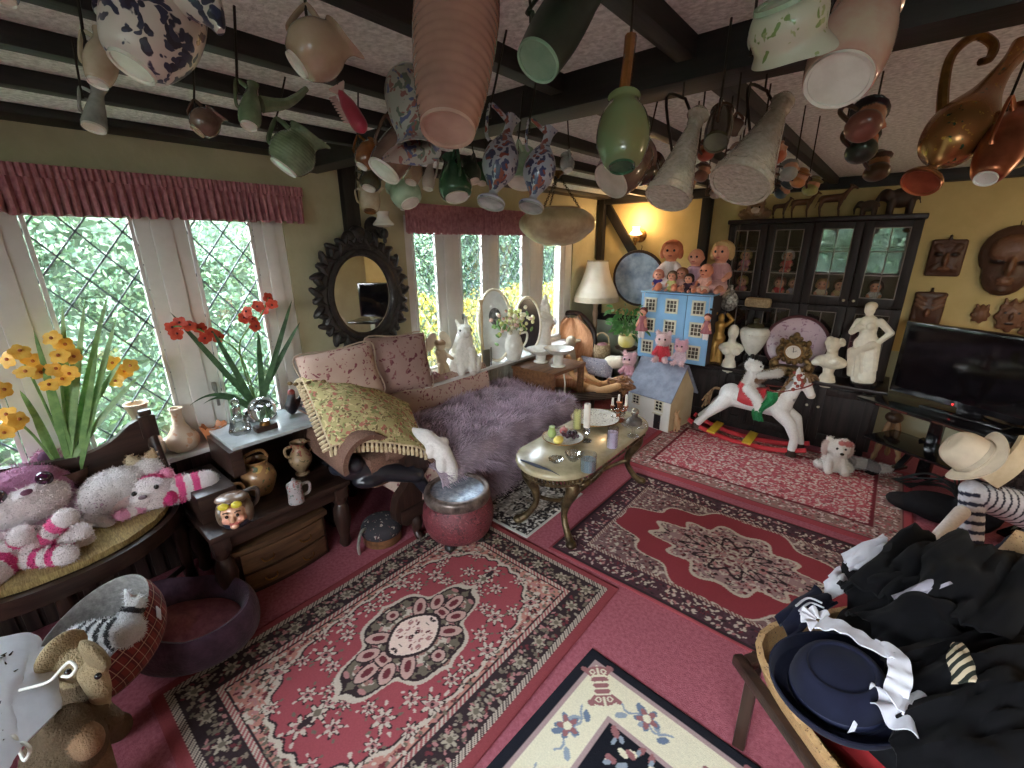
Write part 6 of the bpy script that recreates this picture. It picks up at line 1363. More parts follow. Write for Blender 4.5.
# blue dolls house
t = thing('dolls_house', 'tall pale blue three storey dolls house with cream windows on the sideboard', 'dolls house', (-1.575, 4.46, CZ0))
bl = mat('dolls_blue', S(140, 186, 222), S(128, 174, 212), rough=.6, scale=4)
part('body', MB().box((.01, .02, .335), (.66, .27, .67)), mat('dolls_dark', S(66, 58, 60), rough=.7), t)
part('roof', MB().box((.0, .0, .675), (.70, .33, .014), bev=.003), bl, t)
wf = mat('dolls_cream', S(230, 222, 196), rough=.5); pn = mat('dolls_pane', S(96, 84, 70), S(60, 54, 48), rough=.3)
for (a, b) in ((-.345, .108), (.114, .345)):
    f = part('front_panel', MB().box(((a+b)/2, -.135, .333), (b-a, .016, .655), bev=.003), bl, t)
    for x in ((-.245, -.03) if a < 0 else (.225,)):
        for z in (.55, .345, .12):
            w = part('window', MB().box((x, -.146, z+.062), (.125, .012, .018)).box((x, -.146, z-.062), (.125, .012, .018)).box((x-.054, -.146, z), (.016, .012, .13)).box((x+.054, -.146, z), (.016, .012, .13)), wf, f)
            g = MB().box((x, -.144, z), (.1, .004, .115)); part('pane', g, pn, w)
            g = MB()
            for k in (-.018, .018): g.box((x+k, -.148, z), (.005, .004, .11))
            for k in (-.02, .02): g.box((x, -.148, z+k), (.096, .004, .005))
            part('glazing_bar', g, wf, w)
part('side_latch', MB().box((.345, -.14, .55), (.03, .02, .02), bev=.003), mat('latch', S(60, 50, 46)), t)
doll('big ginger-haired doll in a white dress, left of the back row on the blue house', (-1.74, 4.53, BT), .47, F_+.25, S(232, 220, 216), S(236, 226, 222), sk=S(230, 146, 112), hair=S(206, 124, 92), name='doll')
doll('bald doll in a lilac-pink top, middle one of the back row on the blue house', (-1.50, 4.55, BT), .40, F_, S(198, 160, 176), S(170, 130, 150))
doll('curly blonde doll in a pink dress, right of the back row on the blue house', (-1.27, 4.55, BT), .46, F_-.1, S(204, 158, 160), S(214, 176, 172), hair=S(210, 178, 128))
doll('pink baby doll holding a cream bib in front of the curly blonde doll', (-1.35, 4.42, BT), .27, F_-.15, S(224, 176, 160), S(232, 206, 184), sk=S(222, 146, 116), head=.25)
doll('small doll in a purple jacket at the front left on the blue house', (-1.80, 4.40, BT), .20, F_+.3, S(76, 66, 140), S(96, 86, 160), hair=S(200, 130, 110), vox=.008, head=.24)
doll('small doll in a yellow-green dress sitting at the front of the blue house roof', (-1.66, 4.40, BT), .19, F_+.1, S(196, 196, 130), S(176, 180, 116), hair=S(110, 90, 70), vox=.008, head=.24)
doll('small rag doll with ginger hair between the yellow doll and the dark doll', (-1.585, 4.44, BT), .22, F_, S(200, 160, 150), S(120, 90, 96), hair=S(150, 100, 70), vox=.008, head=.24)
doll('small doll in a dark plum dress at the front middle of the blue house roof', (-1.49, 4.38, BT), .17, F_, S(70, 46, 62), S(60, 40, 56), hair=S(60, 44, 40), vox=.008, head=.25)
def hangdoll(label, px, y0, y1, y, dress, hair):
    a = at(px, y0, y=y); b = at(px, y1, y=y); h = a.z-b.z; o = Vector((b.x, y, b.z)); t = thing('doll', label, 'doll', o, F_)
    blob('body', [E((0, 0, h*.87), h*.13, skin)]+limb([(0, h*.08, h*.64), (.06*h, h*.16, h*.42)], [h*.06, h*.05], skin)+limb([(0, -h*.08, h*.64), (.06*h, -h*.16, h*.42)], [h*.06, h*.05], skin)+limb([(0, h*.06, h*.3), (0, h*.06, .03*h)], [h*.06, h*.05], S(230, 220, 214))+limb([(0, -h*.06, h*.3), (0, -h*.06, .03*h)], [h*.06, h*.05], S(230, 220, 214))+[C((0, 0, h*.5), (0, 0, h*.74), h*.1, h*.08, skin)], dollm, t, .007, 2)
    part('dress', MB().lathe(dense([(h*.2, h*.26), (h*.16, h*.42), (h*.1, h*.56), (h*.115, h*.7), (h*.05, h*.77)]), 18, flute=(9, .08)), mat('dress_'+label[:8], dress, rough=.9), t)
    part('hair', MB().ell((-.03*h, 0, h*.91), (h*.13, h*.145, h*.125), None, 12), mat('hair_'+label[:8], hair, rough=.8), t)
    part('ribbon', MB().tube([(-.02*h, 0, h*.98), (0, 0, h*1.05), (0, 0, BT-.02-o.z)], .002, 5), mat('ribbon', S(226, 200, 200)), t); return t
hangdoll('little doll in red and white hanging at the left edge of the blue house', 641, 308, 338, 4.285, S(176, 110, 116), S(120, 60, 52))
hangdoll('little doll in a dusky pink dress hanging at the right edge of the blue house', 705, 314, 340, 4.285, S(150, 120, 126), S(84, 60, 52))
# round blue plate behind
t = thing('wall_plate', 'large round blue-grey painted plate in a dark rim leaning on the back wall', 'plate', (-2.25, WY-.06, 1.36), Euler((.12, 0, 0)).to_matrix())
YM = Matrix(((1, 0, 0), (0, 0, -1), (0, 1, 0)))
part('plate', MB().lathe(dense([(.002, .012), (.2, .012), (.3, .022)])+[(.3, .0), (.002, 0)], 40, YM), mat('blue_scene', S(176, 192, 206), S(96, 118, 146), rough=.3, scale=5), t); part('rim', MB().torus((0, -.012, 0), .305, .018, YM, 40), darkz, t)
part('hook', MB().tube([(0, .03, .3), (0, .06, .34), (0, .05, .36)], .004), wire, t)
# white dolls house
ax = Vector((-1.39, 3.96, 0)); an = -.18; t = thing('dolls_house', 'white two storey dolls house with a grey slate roof standing on the floor', 'dolls house', (-1.615, 4.0, 0), an)
wh = mat('dolls_white', S(242, 241, 232), S(234, 232, 220), rough=.6, scale=4); cream2 = mat('dolls_side', S(196, 176, 140), S(180, 158, 122), rough=.7, scale=4)
hw, dp, ez, rz_ = .235, .40, .36, .64
part('walls', MB().prism([(0, 0), (dp, 0), (dp, ez), (dp/2, rz_-.01), (0, ez)], 2*hw, Matrix(((0, 0, 1), (1, 0, 0), (0, 1, 0))), (-hw, 0, 0)), cream2, t)
part('front_panel', MB().box((0, -.008, ez/2), (2*hw+.004, .014, ez-.004), bev=.003), wh, t)
part('roof', MB().bar((0, -.045, ez-.045), (0, dp/2, rz_), 2*hw+.05, .014, up=(0, -1, 1)).bar((0, dp+.045, ez-.045), (0, dp/2, rz_), 2*hw+.05, .014, up=(0, 1, 1)), mat('dolls_slate', S(132, 136, 150), S(112, 116, 130), rough=.6, scale=14), t)
def dwin(x, z, w, h):
    wd = part('window', MB().box((x, -.018, z+h/2), (w+.02, .01, .012)).box((x, -.018, z-h/2), (w+.02, .01, .012)).box((x-w/2, -.018, z), (.012, .01, h)).box((x+w/2, -.018, z), (.012, .01, h)), wf, t)
    part('pane', MB().box((x, -.016, z), (w, .004, h)), mat('dolls_pane_dark', S(56, 50, 46), rough=.25), wd)
    part('glazing_bar', MB().box((x, -.019, z), (.006, .005, h)).box((x, -.019, z+h*.17), (w, .005, .006)).box((x, -.019, z-h*.17), (w, .005, .006)), wf, wd)
dwin(-.14, .25, .075, .09); dwin(.12, .25, .08, .1); dwin(-.14, .1, .075, .085)
dr_ = part('door', MB().box((.115, -.018, .085), (.07, .008, .15), bev=.002), mat('dolls_door', S(52, 48, 48), rough=.4), t); part('knob', MB().ell((.14, -.026, .085), .005), G['bronze'], dr_); part('porch', MB().box((.115, -.024, .17), (.1, .025, .01)), wf, t)
c = (-1.335, 4.02, 0); t = thing('wooden_deer', 'small carved tan wooden deer standing against the white dolls house', 'ornament', c, 0)
tn = S(196, 158, 120); blob('body', limb([(0, 0, .1), (0, .05, .11)], [.03, .028], tn)+limb([(0, -.01, .12), (.0, -.02, .19)], [.025, .018], tn)+[E((.0, -.035, .2), (.018, .03, .018), tn), C((.01, -.01, .21), (.02, .0, .235), .008, .004, tn), C((-.01, -.01, .21), (-.02, .0, .235), .008, .004, tn)]+[C((x, y, .09), (x, y, .0), .011, .008, tn) for x in (.014, -.014) for y in (0, .055)], vmat('wood_col', .6), t, .006, 1)
# two soft toys on the ridge, one at its side
def rooftoy(label, loc, hd_, dress, ear=True, h=.24, rz=F_):
    t = thing('plush_toy', label, 'soft toy', loc, rz)
    blob('body', [E((0, 0, h*.73), (h*.24, h*.27, h*.25), hd_), E((h*.2, 0, h*.66), (h*.1, h*.12, h*.09), S(232, 196, 190)), E((0, h*.2, h*.97), (h*.06, h*.08, h*.1), hd_), E((0, -h*.2, h*.97), (h*.06, h*.08, h*.1), hd_), C((0, 0, h*.12), (0, 0, h*.5), h*.2, h*.14, dress)]+limb([(0, h*.15, h*.42), (h*.2, h*.26, h*.24)], [h*.08, h*.07], dress)+limb([(0, -h*.15, h*.42), (h*.2, -h*.26, h*.24)], [h*.08, h*.07], dress)+limb([(h*.05, h*.1, h*.08), (h*.32, h*.2, h*.02)], [h*.09, h*.08], S(226, 190, 190))+limb([(h*.05, -h*.1, h*.08), (h*.32, -h*.2, h*.02)], [h*.09, h*.08], S(226, 190, 190)), plush, t, .008, 2)
    eyes(t, [(h*.22, h*.1, h*.78), (h*.22, -h*.1, h*.78)], h*.035); return t
rooftoy('plush toy in a red dress sitting on the ridge of the white dolls house', (-1.60, 4.17, .655), S(228, 196, 196), S(206, 60, 70), h=.27, rz=F_+.2)
rooftoy('pink plush toy in a speckled dress, right one on the white house ridge', (-1.41, 4.14, .655), S(222, 170, 180), S(214, 190, 196), h=.22)
rooftoy('pink patterned plush toy standing left of the white dolls house roof', (-1.94, 4.18, .40), S(220, 180, 184), S(214, 160, 170), h=.27)
one('stool', MB().box((0, 0, .385), (.2, .2, .03), bev=.006).bar((-.08, -.08, 0), (-.08, -.08, .37), .025, .025).bar((.08, -.08, 0), (.08, -.08, .37), .025, .025).bar((-.08, .08, 0), (-.08, .08, .37), .025, .025).bar((.08, .08, 0), (.08, .08, .37), .025, .025), dark, 'small dark stool holding the pink patterned plush beside the white dolls house', 'stool', (-1.94, 4.18, 0))
# ---------------------------------------------------------------- things on the sideboard
gld = vmat('gilt_col', .35, metal=.6); g0 = S(186, 146, 80)
c = (-1.19, 4.52, CZ0); t = thing('gold_figure', 'gilded figure of a woman with both arms raised to her head beside the blue house', 'statue', c, F_)
h = .50; blob('body', [E((0, 0, .012), (.06, .06, .012), S(90, 66, 50))]+limb([(0, .025, .02), (.0, .02, .15), (0, .02, .26)], [.035, .03, .045], g0)+limb([(0, -.03, .02), (.02, -.025, .15), (0, -.02, .26)], [.04, .035, .045], g0)+limb([(0, 0, .26), (0, 0, .31), (0, 0, .38)], [.055, .042, .05], g0)+[E((.0, 0, .455), (.033, .03, .04), g0), C((0, 0, .39), (0, 0, .43), .02, .018, g0)]+limb([(0, .05, .385), (.0, .10, .44), (.0, .05, .49)], [.02, .018, .016], g0)+limb([(0, -.05, .385), (.0, -.10, .44), (.0, -.05, .49)], [.02, .018, .016], g0), gld, t, .007, 2)
c = (-1.18, HY-.035, 1.11); t = thing('hanging_ornament', 'silver filigree drop ornament hanging on the cabinet front above the gold figure', 'ornament', c)
part('drop', MB().lathe(dense([(.005, 0), (.05, .02), (.078, .08), (.07, .14), (.03, .2), (.012, .23), (.006, .25)]), 26, flute=(13, .05), fn=lambda p, a, r, z: Vector((p.x, p.y*.45, p.z))), mat('silver_filigree', S(186, 180, 168), S(90, 84, 78), rough=.35, metal=.6, scale=40, bump=.8), t); part('cord', MB().tube([(0, 0, .245), (0, .005, .5), (0, .01, .8)], .003, 5), wire, t)
ws, ws2 = S(232, 226, 208), S(218, 208, 186)
c = (-1.06, 4.49, CZ0); t = thing('bust', 'smooth white bald female bust on a small plinth, nearest the blue house', 'bust', c, F_+.3)
blob('body', [C((0, 0, 0), (0, 0, .03), .07, .06, ws), C((0, 0, .03), (0, 0, .13), .035, .05, ws), E((0, 0, .18), (.07, .115, .06), ws), C((0, 0, .2), (.0, 0, .27), .042, .034, ws), E((.01, 0, .335), (.058, .05, .072), ws), E((.065, 0, .325), (.012, .01, .015), ws), E((.02, .0, .305), (.04, .035, .04), ws), E((.05, .045, .16), (.045, .04, .04), ws), E((.05, -.045, .16), (.045, .04, .04), ws)], stone, t, .007)
c = (-.885, 4.52, CZ0); t = thing('urn', 'white heart-shaped urn with a printed band on dark scrolled feet', 'urn', c)
part('body', MB().lathe(dense([(.03, .13), (.07, .19), (.115, .29), (.125, .35), (.105, .385), (.07, .395)])+[(.06, .39), (.0, .36)], 32), G['white'], t)
part('band', MB().lathe([(.1135, .29), (.121, .315), (.1245, .335)], 32, cap=False, o=(0, 0, 0)).lathe([(.1145, .29), (.122, .315), (.1255, .335)], 32, cap=False), floral('urn_print', S(214, 206, 190), [S(90, 84, 80), S(110, 104, 98)], scale=40, size=.3), t)
f = MB()
for k in range(4): a = k*PI/2+.5; f.tube([(.02*math.cos(a), .02*math.sin(a), .15), (.05*math.cos(a), .05*math.sin(a), .12), (.045*math.cos(a), .045*math.sin(a), .06), (.09*math.cos(a), .09*math.sin(a), .015)], .018)
part('feet', f.lathe([(.1, 0), (.1, .012), (.03, .02)], 20), fm_, t); part('lid', MB().lathe(dense([(.075, .395), (.06, .42), (.03, .43), (.02, .45), (.03, .47), (.002, .48)]), 22), mat('dark_lid', S(66, 60, 40), rough=.4), t)
t = one('trinket_box', MB().box((0, 0, .045), (.22, .08, .09), bev=.03), mat('beige_fluff', S(176, 156, 122), S(140, 118, 88), rough=.95, scale=60, bump=.6), 'fluffy beige padded box on a dark ledge above the white urn', 'box', (-.92, HY-.07, 1.17))
one('ledge', MB().box((0, 0, -.012), (.26, .12, .022), bev=.004).prism([(0, 0), (.05, 0), (0, -.12)], .02, Matrix(((0, 0, 1), (-1, 0, 0), (0, 1, 0))), (-.1, .058, -.02)).prism([(0, 0), (.05, 0), (0, -.12)], .02, Matrix(((0, 0, 1), (-1, 0, 0), (0, 1, 0))), (.08, .058, -.02)), cabx, 'little dark bracket ledge on the cabinet front behind the urn', 'shelf', (-.92, HY-.062, 1.169))
t = thing('plate', 'large round mauve toile plate standing on edge behind the gilt clock', 'plate', (-.56, 4.635, CZ0+.262), Euler((-.10, 0, 0)).to_matrix())
part('plate', MB().lathe(dense([(.002, .01), (.17, .01), (.24, .03)])+[(.245, .025), (.17, .0), (.002, 0)], 44, YM), floral('mauve_toile', S(202, 176, 184), [S(150, 112, 130), S(176, 150, 160)], scale=18, size=.28), t); part('rim', MB().torus((0, -.028, 0), .245, .013, YM, 44), mat('plum_rim', S(84, 44, 50), rough=.5), t)
c = (-.55, 4.50, CZ0); t = thing('mantel_clock', 'ornate gilt mantel clock with a white dial in front of the mauve plate', 'clock', c)
cg = mat('clock_gilt', S(140, 112, 72), S(66, 50, 34), rough=.4, metal=.7, scale=40, bump=.8); m = MB(); m.box((0, 0, .02), (.32, .12, .04), bev=.012).box((0, 0, .06), (.22, .1, .05), bev=.012)
for s in (1, -1): m.tube([(s*.13, 0, .03), (s*.15, 0, .1), (s*.1, 0, .16), (s*.12, 0, .22), (s*.07, 0, .31)], [.03, .025, .022, .02, .014]).ell((s*.13, -.01, .09), (.035, .03, .045)).ell((s*.1, 0, .3), (.02, .02, .03))
for k in range(14): a = k*2*PI/14; m.ell((.098*math.cos(a), -.01, .22+.098*math.sin(a)), (.026, .03, .026), None, 8)
m.ell((0, 0, .35), (.03, .03, .04)).ell((.035, 0, .335), .02).ell((-.035, 0, .335), .02); m.lathe([(.09, -.03), (.095, .0), (.09, .03)], 28, YM, (0, 0, .22)); part('case', m, cg, t)
part('dial', MB().lathe([(.001, .04), (.062, .038), (.062, .03), (.001, .03)], 28, YM, (0, 0, .22)), floral('clock_dial', S(216, 204, 190), [S(150, 120, 110)], scale=40, size=.25), t); part('hands', MB().bar((0, -.043, .22), (.0, -.043, .262), .005, .003).bar((0, -.043, .22), (.028, -.043, .235), .005, .003), fm_, t); part('bezel', MB().torus((0, -.036, .22), .065, .008, YM), G['bronze'], t)
c = (-.275, 4.50, CZ0); t = thing('bust', 'cream classical male bust with curled hair left of the standing statue', 'bust', c, F_-.25)
blob('body', [C((0, 0, 0), (0, 0, .02), .068, .06, ws2), C((0, 0, .02), (0, 0, .11), .032, .045, ws2), E((0, 0, .17), (.075, .125, .06), ws2), C((.0, 0, .19), (.0, 0, .26), .05, .04, ws2), E((.01, 0, .315), (.058, .05, .066), ws2), E((.066, 0, .31), (.012, .01, .018), ws2), E((.03, 0, .275), (.04, .034, .03), ws2), C((.06, .06, .19), (.03, -.1, .15), .02, .03, ws)]+[E((-.02+.045*math.cos(k), .058*math.sin(k*1.7), .345+.02*math.sin(k*3)), (.024, .024, .022), ws2) for k in range(9)], stone, t, .007)
c = (-.025, 4.50, CZ0); t = thing('statue', 'tall cream classical statue of a draped woman with one hand on her hip', 'statue', c, Matrix.Rotation(-.11, 3, 'Y') @ Matrix.Rotation(F_-.35, 3, 'Z'))
part('plinth', MB().lathe([(.085, 0), (.09, .006), (.09, .035), (.08, .042), (.0, .042)], 26), mat('black_plinth', S(26, 24, 26), rough=.2), t)
blob('body', [C((0, 0, .05), (0, .0, .16), .07, .065, ws2), E((.01, .02, .1), (.07, .06, .07), ws)]+limb([(.01, .035, .07), (.03, .04, .22), (.0, .03, .36)], [.05, .05, .062], ws)+limb([(0, -.035, .07), (.0, -.035, .22), (0, -.03, .36)], [.055, .05, .062], ws)+limb([(0, 0, .36), (0, .0, .44), (0, .0, .52)], [.075, .055, .066], ws)+[E((.05, .035, .505), (.03, .03, .03), ws), E((.05, -.035, .505), (.03, .03, .03), ws), C((0, 0, .54), (0, 0, .585), .028, .024, ws), E((.005, 0, .63), (.042, .036, .05), ws), E((.045, 0, .625), (.01, .008, .013), ws), E((-.015, 0, .655), (.045, .042, .035), ws2), C((-.03, 0, .66), (-.05, 0, .65), .022, .02, ws2)]
     + limb([(0, .075, .535), (.0, .15, .45), (.03, .08, .37)], [.028, .024, .02], ws)+limb([(0, -.07, .535), (.03, -.1, .45), (.07, -.02, .5)], [.028, .024, .02], ws)+[C((.06, .06, .36), (.05, -.07, .28), .03, .03, ws2), C((.05, -.08, .3), (.03, -.09, .1), .03, .02, ws2), C((.03, .08, .36), (.05, .09, .16), .025, .016, ws2), C((.06, 0, .34), (.06, .01, .12), .018, .014, ws2), C((.055, -.03, .3), (.05, -.04, .1), .016, .014, ws2)], stone, t, .0065, 2)
# ---------------------------------------------------------------- toys behind the glass and carved animals on top
for i, (x, z, d, hcol, lab) in enumerate([(-1.12, .635, S(190, 120, 130), S(180, 150, 90), 'small doll in a rose dress behind the leftmost cabinet door, lower shelf'), (-.80, .635, S(200, 60, 70), S(120, 70, 60), 'small doll in a red dress behind the second cabinet door'), (-.68, .635, S(160, 150, 170), S(150, 120, 90), 'small doll in a lilac dress, right side of the second cabinet door'), (-.47, .635, S(220, 206, 180), S(190, 150, 100), 'small doll in a cream dress behind the third cabinet door'), (-.34, .635, S(206, 176, 130), S(90, 60, 44), 'small doll in an ochre dress at the right of the third cabinet door'), (-.10, .635, S(190, 190, 190), S(60, 50, 44), 'small doll in a pale grey dress behind the rightmost cabinet door'),
    (-1.12, .875, S(200, 130, 150), S(210, 180, 120), 'small doll in a pink dress on the upper shelf of the leftmost door'), (-.77, .875, S(210, 90, 90), S(200, 190, 180), 'small doll in a coral dress on the upper shelf of the second cabinet door')]):
    if i == 0: proto = doll(lab, (x, 4.81, CZ0+z+.002), .19, F_, d, hair=hcol, vox=.010, head=.24)
    else: doll(lab, (x, 4.81, CZ0+z+.002), .19, F_, d, hair=hcol, vox=.010, head=.24)
wcol = vmat('carved_wood', .5, bump=.3, bscale=40); wb, wb2 = S(84, 56, 38), S(56, 40, 32)
HT = 1.952
def quad(name, label, cat, x, y, L, H, kind, rz, col):
    t = thing(name, label, cat, (x, y, HT), rz); bz = H*.55; p = []
    if kind == 'elephant':
        p = [E((0, 0, bz), (L*.42, L*.27, H*.34), col), E((L*.42, 0, bz+H*.12), (L*.2, L*.19, H*.22), col), E((L*.34, L*.2, bz+.1*H), (L*.13, L*.04, H*.2), col), E((L*.34, -L*.2, bz+.1*H), (L*.13, L*.04, H*.2), col)]+limb([(L*.55, 0, bz+.1*H), (L*.66, 0, bz-.15*H), (L*.62, 0, H*.08)], [L*.09, L*.065, L*.04], col)+limb([(-L*.42, 0, bz+.15*H), (-L*.5, 0, bz-.2*H)], [L*.03, L*.02], col)
        for sx in (-.26, .24):
            for sy in (.15, -.15): p += [C((L*sx, L*sy, bz-.1*H), (L*sx, L*sy, .0), L*.11, L*.09, col)]
    else:
        p = [C((-L*.3, 0, H*.58), (L*.25, 0, H*.6), L*.13, L*.14, col)]+limb([(L*.28, 0, H*.62), (L*.45, 0, H*.85), (L*.5, 0, H*.93)], [L*.1, L*.06, L*.06], col)+[C((L*.48, 0, H*.95), (L*.66, 0, H*.86), L*.065, L*.035, col), C((L*.44, L*.04, H*.96), (L*.4, L*.08, H*1.06), L*.03, L*.012, col), C((L*.44, -L*.04, H*.96), (L*.4, -L*.08, H*1.06), L*.03, L*.012, col), C((-L*.4, 0, H*.6), (-L*.5, 0, H*.3), L*.025, L*.015, col)]
        for sx in (-.3, .26):
            for sy in (.09, -.09): p += limb([(L*sx, L*sy, H*.55), (L*(sx-.05), L*sy, H*.28), (L*sx, L*sy, .0)], [L*.08, L*.045, L*.035], col)
    blob('body', p, wcol, t, max(.007, L*.03), 2)
    eyes(t, [(L*.55, L*.1, H*.7), (L*.55, -L*.1, H*.7)] if kind == 'elephant' else [(L*.52, L*.05, H*.95), (L*.52, -L*.05, H*.95)], L*.02)
    return t
quad('carved_elephant', 'large dark carved elephant at the right end of the cabinet top', 'ornament', -.07, 4.84, .24, .22, 'elephant', PI+.1, wb2)
quad('carved_elephant', 'smaller dark carved elephant in front of the large one on the cabinet top', 'ornament', -.26, 4.80, .15, .13, 'elephant', PI-.2, S(64, 48, 38))
quad('carved_antelope', 'tall slim brown carved antelope right of centre on the cabinet top', 'ornament', -.52, 4.84, .24, .25, 'deer', .1, wb)
quad('carved_antelope', 'brown carved antelope in the middle of the cabinet top', 'ornament', -.74, 4.84, .20, .22, 'deer', .15, S(96, 66, 44))
quad('carved_antelope', 'small brown carved antelope left of centre on the cabinet top', 'ornament', -.90, 4.82, .15, .18, 'deer', -.1, S(76, 52, 36))
c = (-1.10, 4.82, HT); t = thing('plush_cat', 'tawny plush cat lying at the left end of the cabinet top', 'soft toy', c, F_+.2)
tw = S(150, 118, 88); blob('body', [E((-.02, 0, .05), (.08, .14, .055), tw), E((.06, .0, .09), (.06, .07, .06), tw), C((.05, .05, .13), (.05, .06, .165), .022, .01, tw), C((.05, -.05, .13), (.05, -.06, .165), .022, .01, tw), E((.11, 0, .075), (.025, .035, .025), S(206, 190, 170))], plush, t, .008); eyes(t, [(.11, .03, .1), (.11, -.03, .1)], .009)
# ---------------------------------------------------------------- rocking horse with a soft-toy rider
t = thing('rocking_horse', 'white and grey dappled rocking horse on red rockers with yellow cross slats', 'rocking horse', (-.72, 4.20, 0)); t.scale = (.84,)*3
red = mat('red_paint', S(190, 52, 58), S(170, 42, 50), rough=.4); yl = mat('yellow_paint', S(226, 186, 60), rough=.4)
for s in (1, -1): part('rocker', MB().tube([(-.64, s*.105, .15), (-.45, s*.105, .075), (-.2, s*.105, .03), (.05, s*.105, .025), (.3, s*.105, .05), (.52, s*.105, .115)], .026, 8, 6, flat=(1.0, .7)), red, t)
for x, z in ((-.36, .085), (.0, .06)): part('cross_slat', MB().box((x, -.02, z+.012), (.085, .36, .018), Matrix.Rotation(.12, 3, 'Y'), .004), yl, t)
hw_, hg, hb_ = S(222, 220, 216), S(150, 146, 144), S(120, 92, 66)
blob('body', [C((-.22, 0, .50), (.16, 0, .49), .12, .125, hw_), E((-.26, 0, .5), (.12, .13, .13), hw_), E((.22, 0, .52), (.11, .12, .14), hw_), C((.24, 0, .55), (.33, 0, .76), .095, .06, hw_), C((.27, 0, .60), (.28, 0, .74), .08, .06, hg), E((.35, 0, .79), (.075, .055, .075), hw_), C((.37, 0, .79), (.45, 0, .66), .058, .04, hw_), E((.455, 0, .65), (.042, .038, .038), S(206, 196, 186)), C((.32, .035, .84), (.31, .045, .9), .022, .01, hw_), C((.32, -.035, .84), (.31, -.045, .9), .022, .01, hw_)]
     + limb([(.2, .07, .46), (.36, .085, .36), (.41, .09, .22), (.44, .1, .09)], [.075, .058, .04, .042], hw_)+limb([(.2, -.07, .46), (.34, -.085, .34), (.40, -.09, .20), (.40, -.1, .07)], [.075, .058, .04, .042], hw_)
     + limb([(-.28, .07, .46), (-.40, .085, .36), (-.47, .09, .26), (-.56, .1, .15)], [.085, .06, .04, .042], hw_)+limb([(-.28, -.07, .46), (-.38, -.085, .34), (-.46, -.09, .24), (-.54, -.1, .13)], [.085, .06, .04, .042], hw_), vmat('painted_wood', .4, bump=.1), t, .010, 2)
for x, z, sy in ((.44, .085, 1), (.40, .07, -1), (-.575, .14, 1), (-.55, .125, -1)): part('hoof', MB().cyl((x, sy*.1, z-.05), (x, sy*.1, z+.012), .05, .042), mat('hoof', S(70, 50, 42), rough=.5), t)
mn = MB()
for i in range(60): a = i/59; p = Vector((.22+.10*a, random.gauss(0, .025), .60+.25*a)); mn.tube([p, p+Vector((-.05, random.gauss(0, .03), -.02)), p+Vector((-.06, random.gauss(0, .04), -.09))], .009, 5, 3)
for i in range(24): p = Vector((.36+random.gauss(0, .02), random.gauss(0, .02), .85)); mn.tube([p, p+Vector((.04, random.gauss(0, .03), 0)), p+Vector((.07, random.gauss(0, .05), -.06))], .008, 5, 3)
part('mane', mn, mat('horse_mane', S(140, 112, 80), S(96, 72, 50), rough=.9, scale=40), t)
tl = MB()
for i in range(26): tl.tube([(-.36, random.gauss(0, .01), .54), (-.44, random.gauss(0, .02), .54), (-.50+random.gauss(0, .02), random.gauss(0, .03), .40+random.gauss(0, .03))], .009, 5, 3)
part('tail', tl, mat('horse_mane', S(140, 112, 80)), t)
part('saddle', MB().sheet(lambda u, v: (-.16+.24*u, .14*math.sin((v-.5)*3.6), .495+.135*math.cos((v-.5)*3.6)+.03*(2*u-1)**2), 10, 14, .014), red, t)
part('bridle', MB().torus((.40, 0, .735), .058, .007, frame((.5, 0, -.85))).tube([(.40, .055, .73), (.2, .1, .66), (.05, .06, .66)], .006).tube([(.40, -.055, .73), (.2, -.1, .66), (.05, -.06, .66)], .006), mat('red_leather', S(130, 54, 46), rough=.5), t)
rs_ = MB()
for i in range(16): rs_.ell((.33+random.gauss(0, .03), -.05+random.gauss(0, .03), .80+random.gauss(0, .04)), .018, None, 6)
part('rosettes', rs_, mat('red_bows', S(170, 84, 70), S(120, 50, 44), rough=.8, scale=30), t)
eyes(t, [(.39, .05, .80), (.39, -.05, .80)], .012)
t = thing('plush_rider', 'white plush animal in a brown jacket riding the rocking horse', 'soft toy', (-.785, 4.20, .505)); t.scale = (.8,)*3
blob('body', [E((-.05, 0, .02), (.07, .10, .075), S(200, 60, 60)), C((-.02, 0, .05), (.02, 0, .19), .085, .075, S(214, 208, 202)), C((.02, 0, .13), (.10, 0, .18), .075, .06, S(124, 92, 66)), E((.0, -.0, .26), (.085, .08, .07), S(236, 234, 228)), E((-.05, .06, .29), (.035, .03, .04), S(228, 224, 218)), E((-.05, -.06, .29), (.035, .03, .04), S(228, 224, 218)), C((.09, .06, .19), (.25, .05, .24), .04, .045, S(150, 124, 92)), C((.09, -.06, .19), (.25, -.05, .24), .04, .045, S(190, 184, 176))]
     + limb([(.0, .10, .03), (.12, .16, -.06), (.13, .165, -.14)], [.055, .05, .04], S(226, 222, 216))+limb([(.0, -.10, .03), (.12, -.16, -.06), (.13, -.165, -.14)], [.055, .05, .04], S(226, 222, 216)), plush, t, .009)
eyes(t, [(.07, .035, .28), (.07, -.035, .28)], .01)
one('scarf', MB().sheet(lambda u, v: (.03*math.sin(u*7)+.09*v-.04-.10*u, -.19-.035*math.sin(PI*u)+.01*math.sin(v*9), .09-.33*u), 14, 5, .014), mat('green_knit', S(40, 122, 72), S(28, 98, 56), rough=.95, scale=50), 'bright green scarf hanging over the near side of the rocking horse', 'scarf', (-.60, 4.235, .475)); bpy.data.objects['scarf'].scale = (.84,)*3
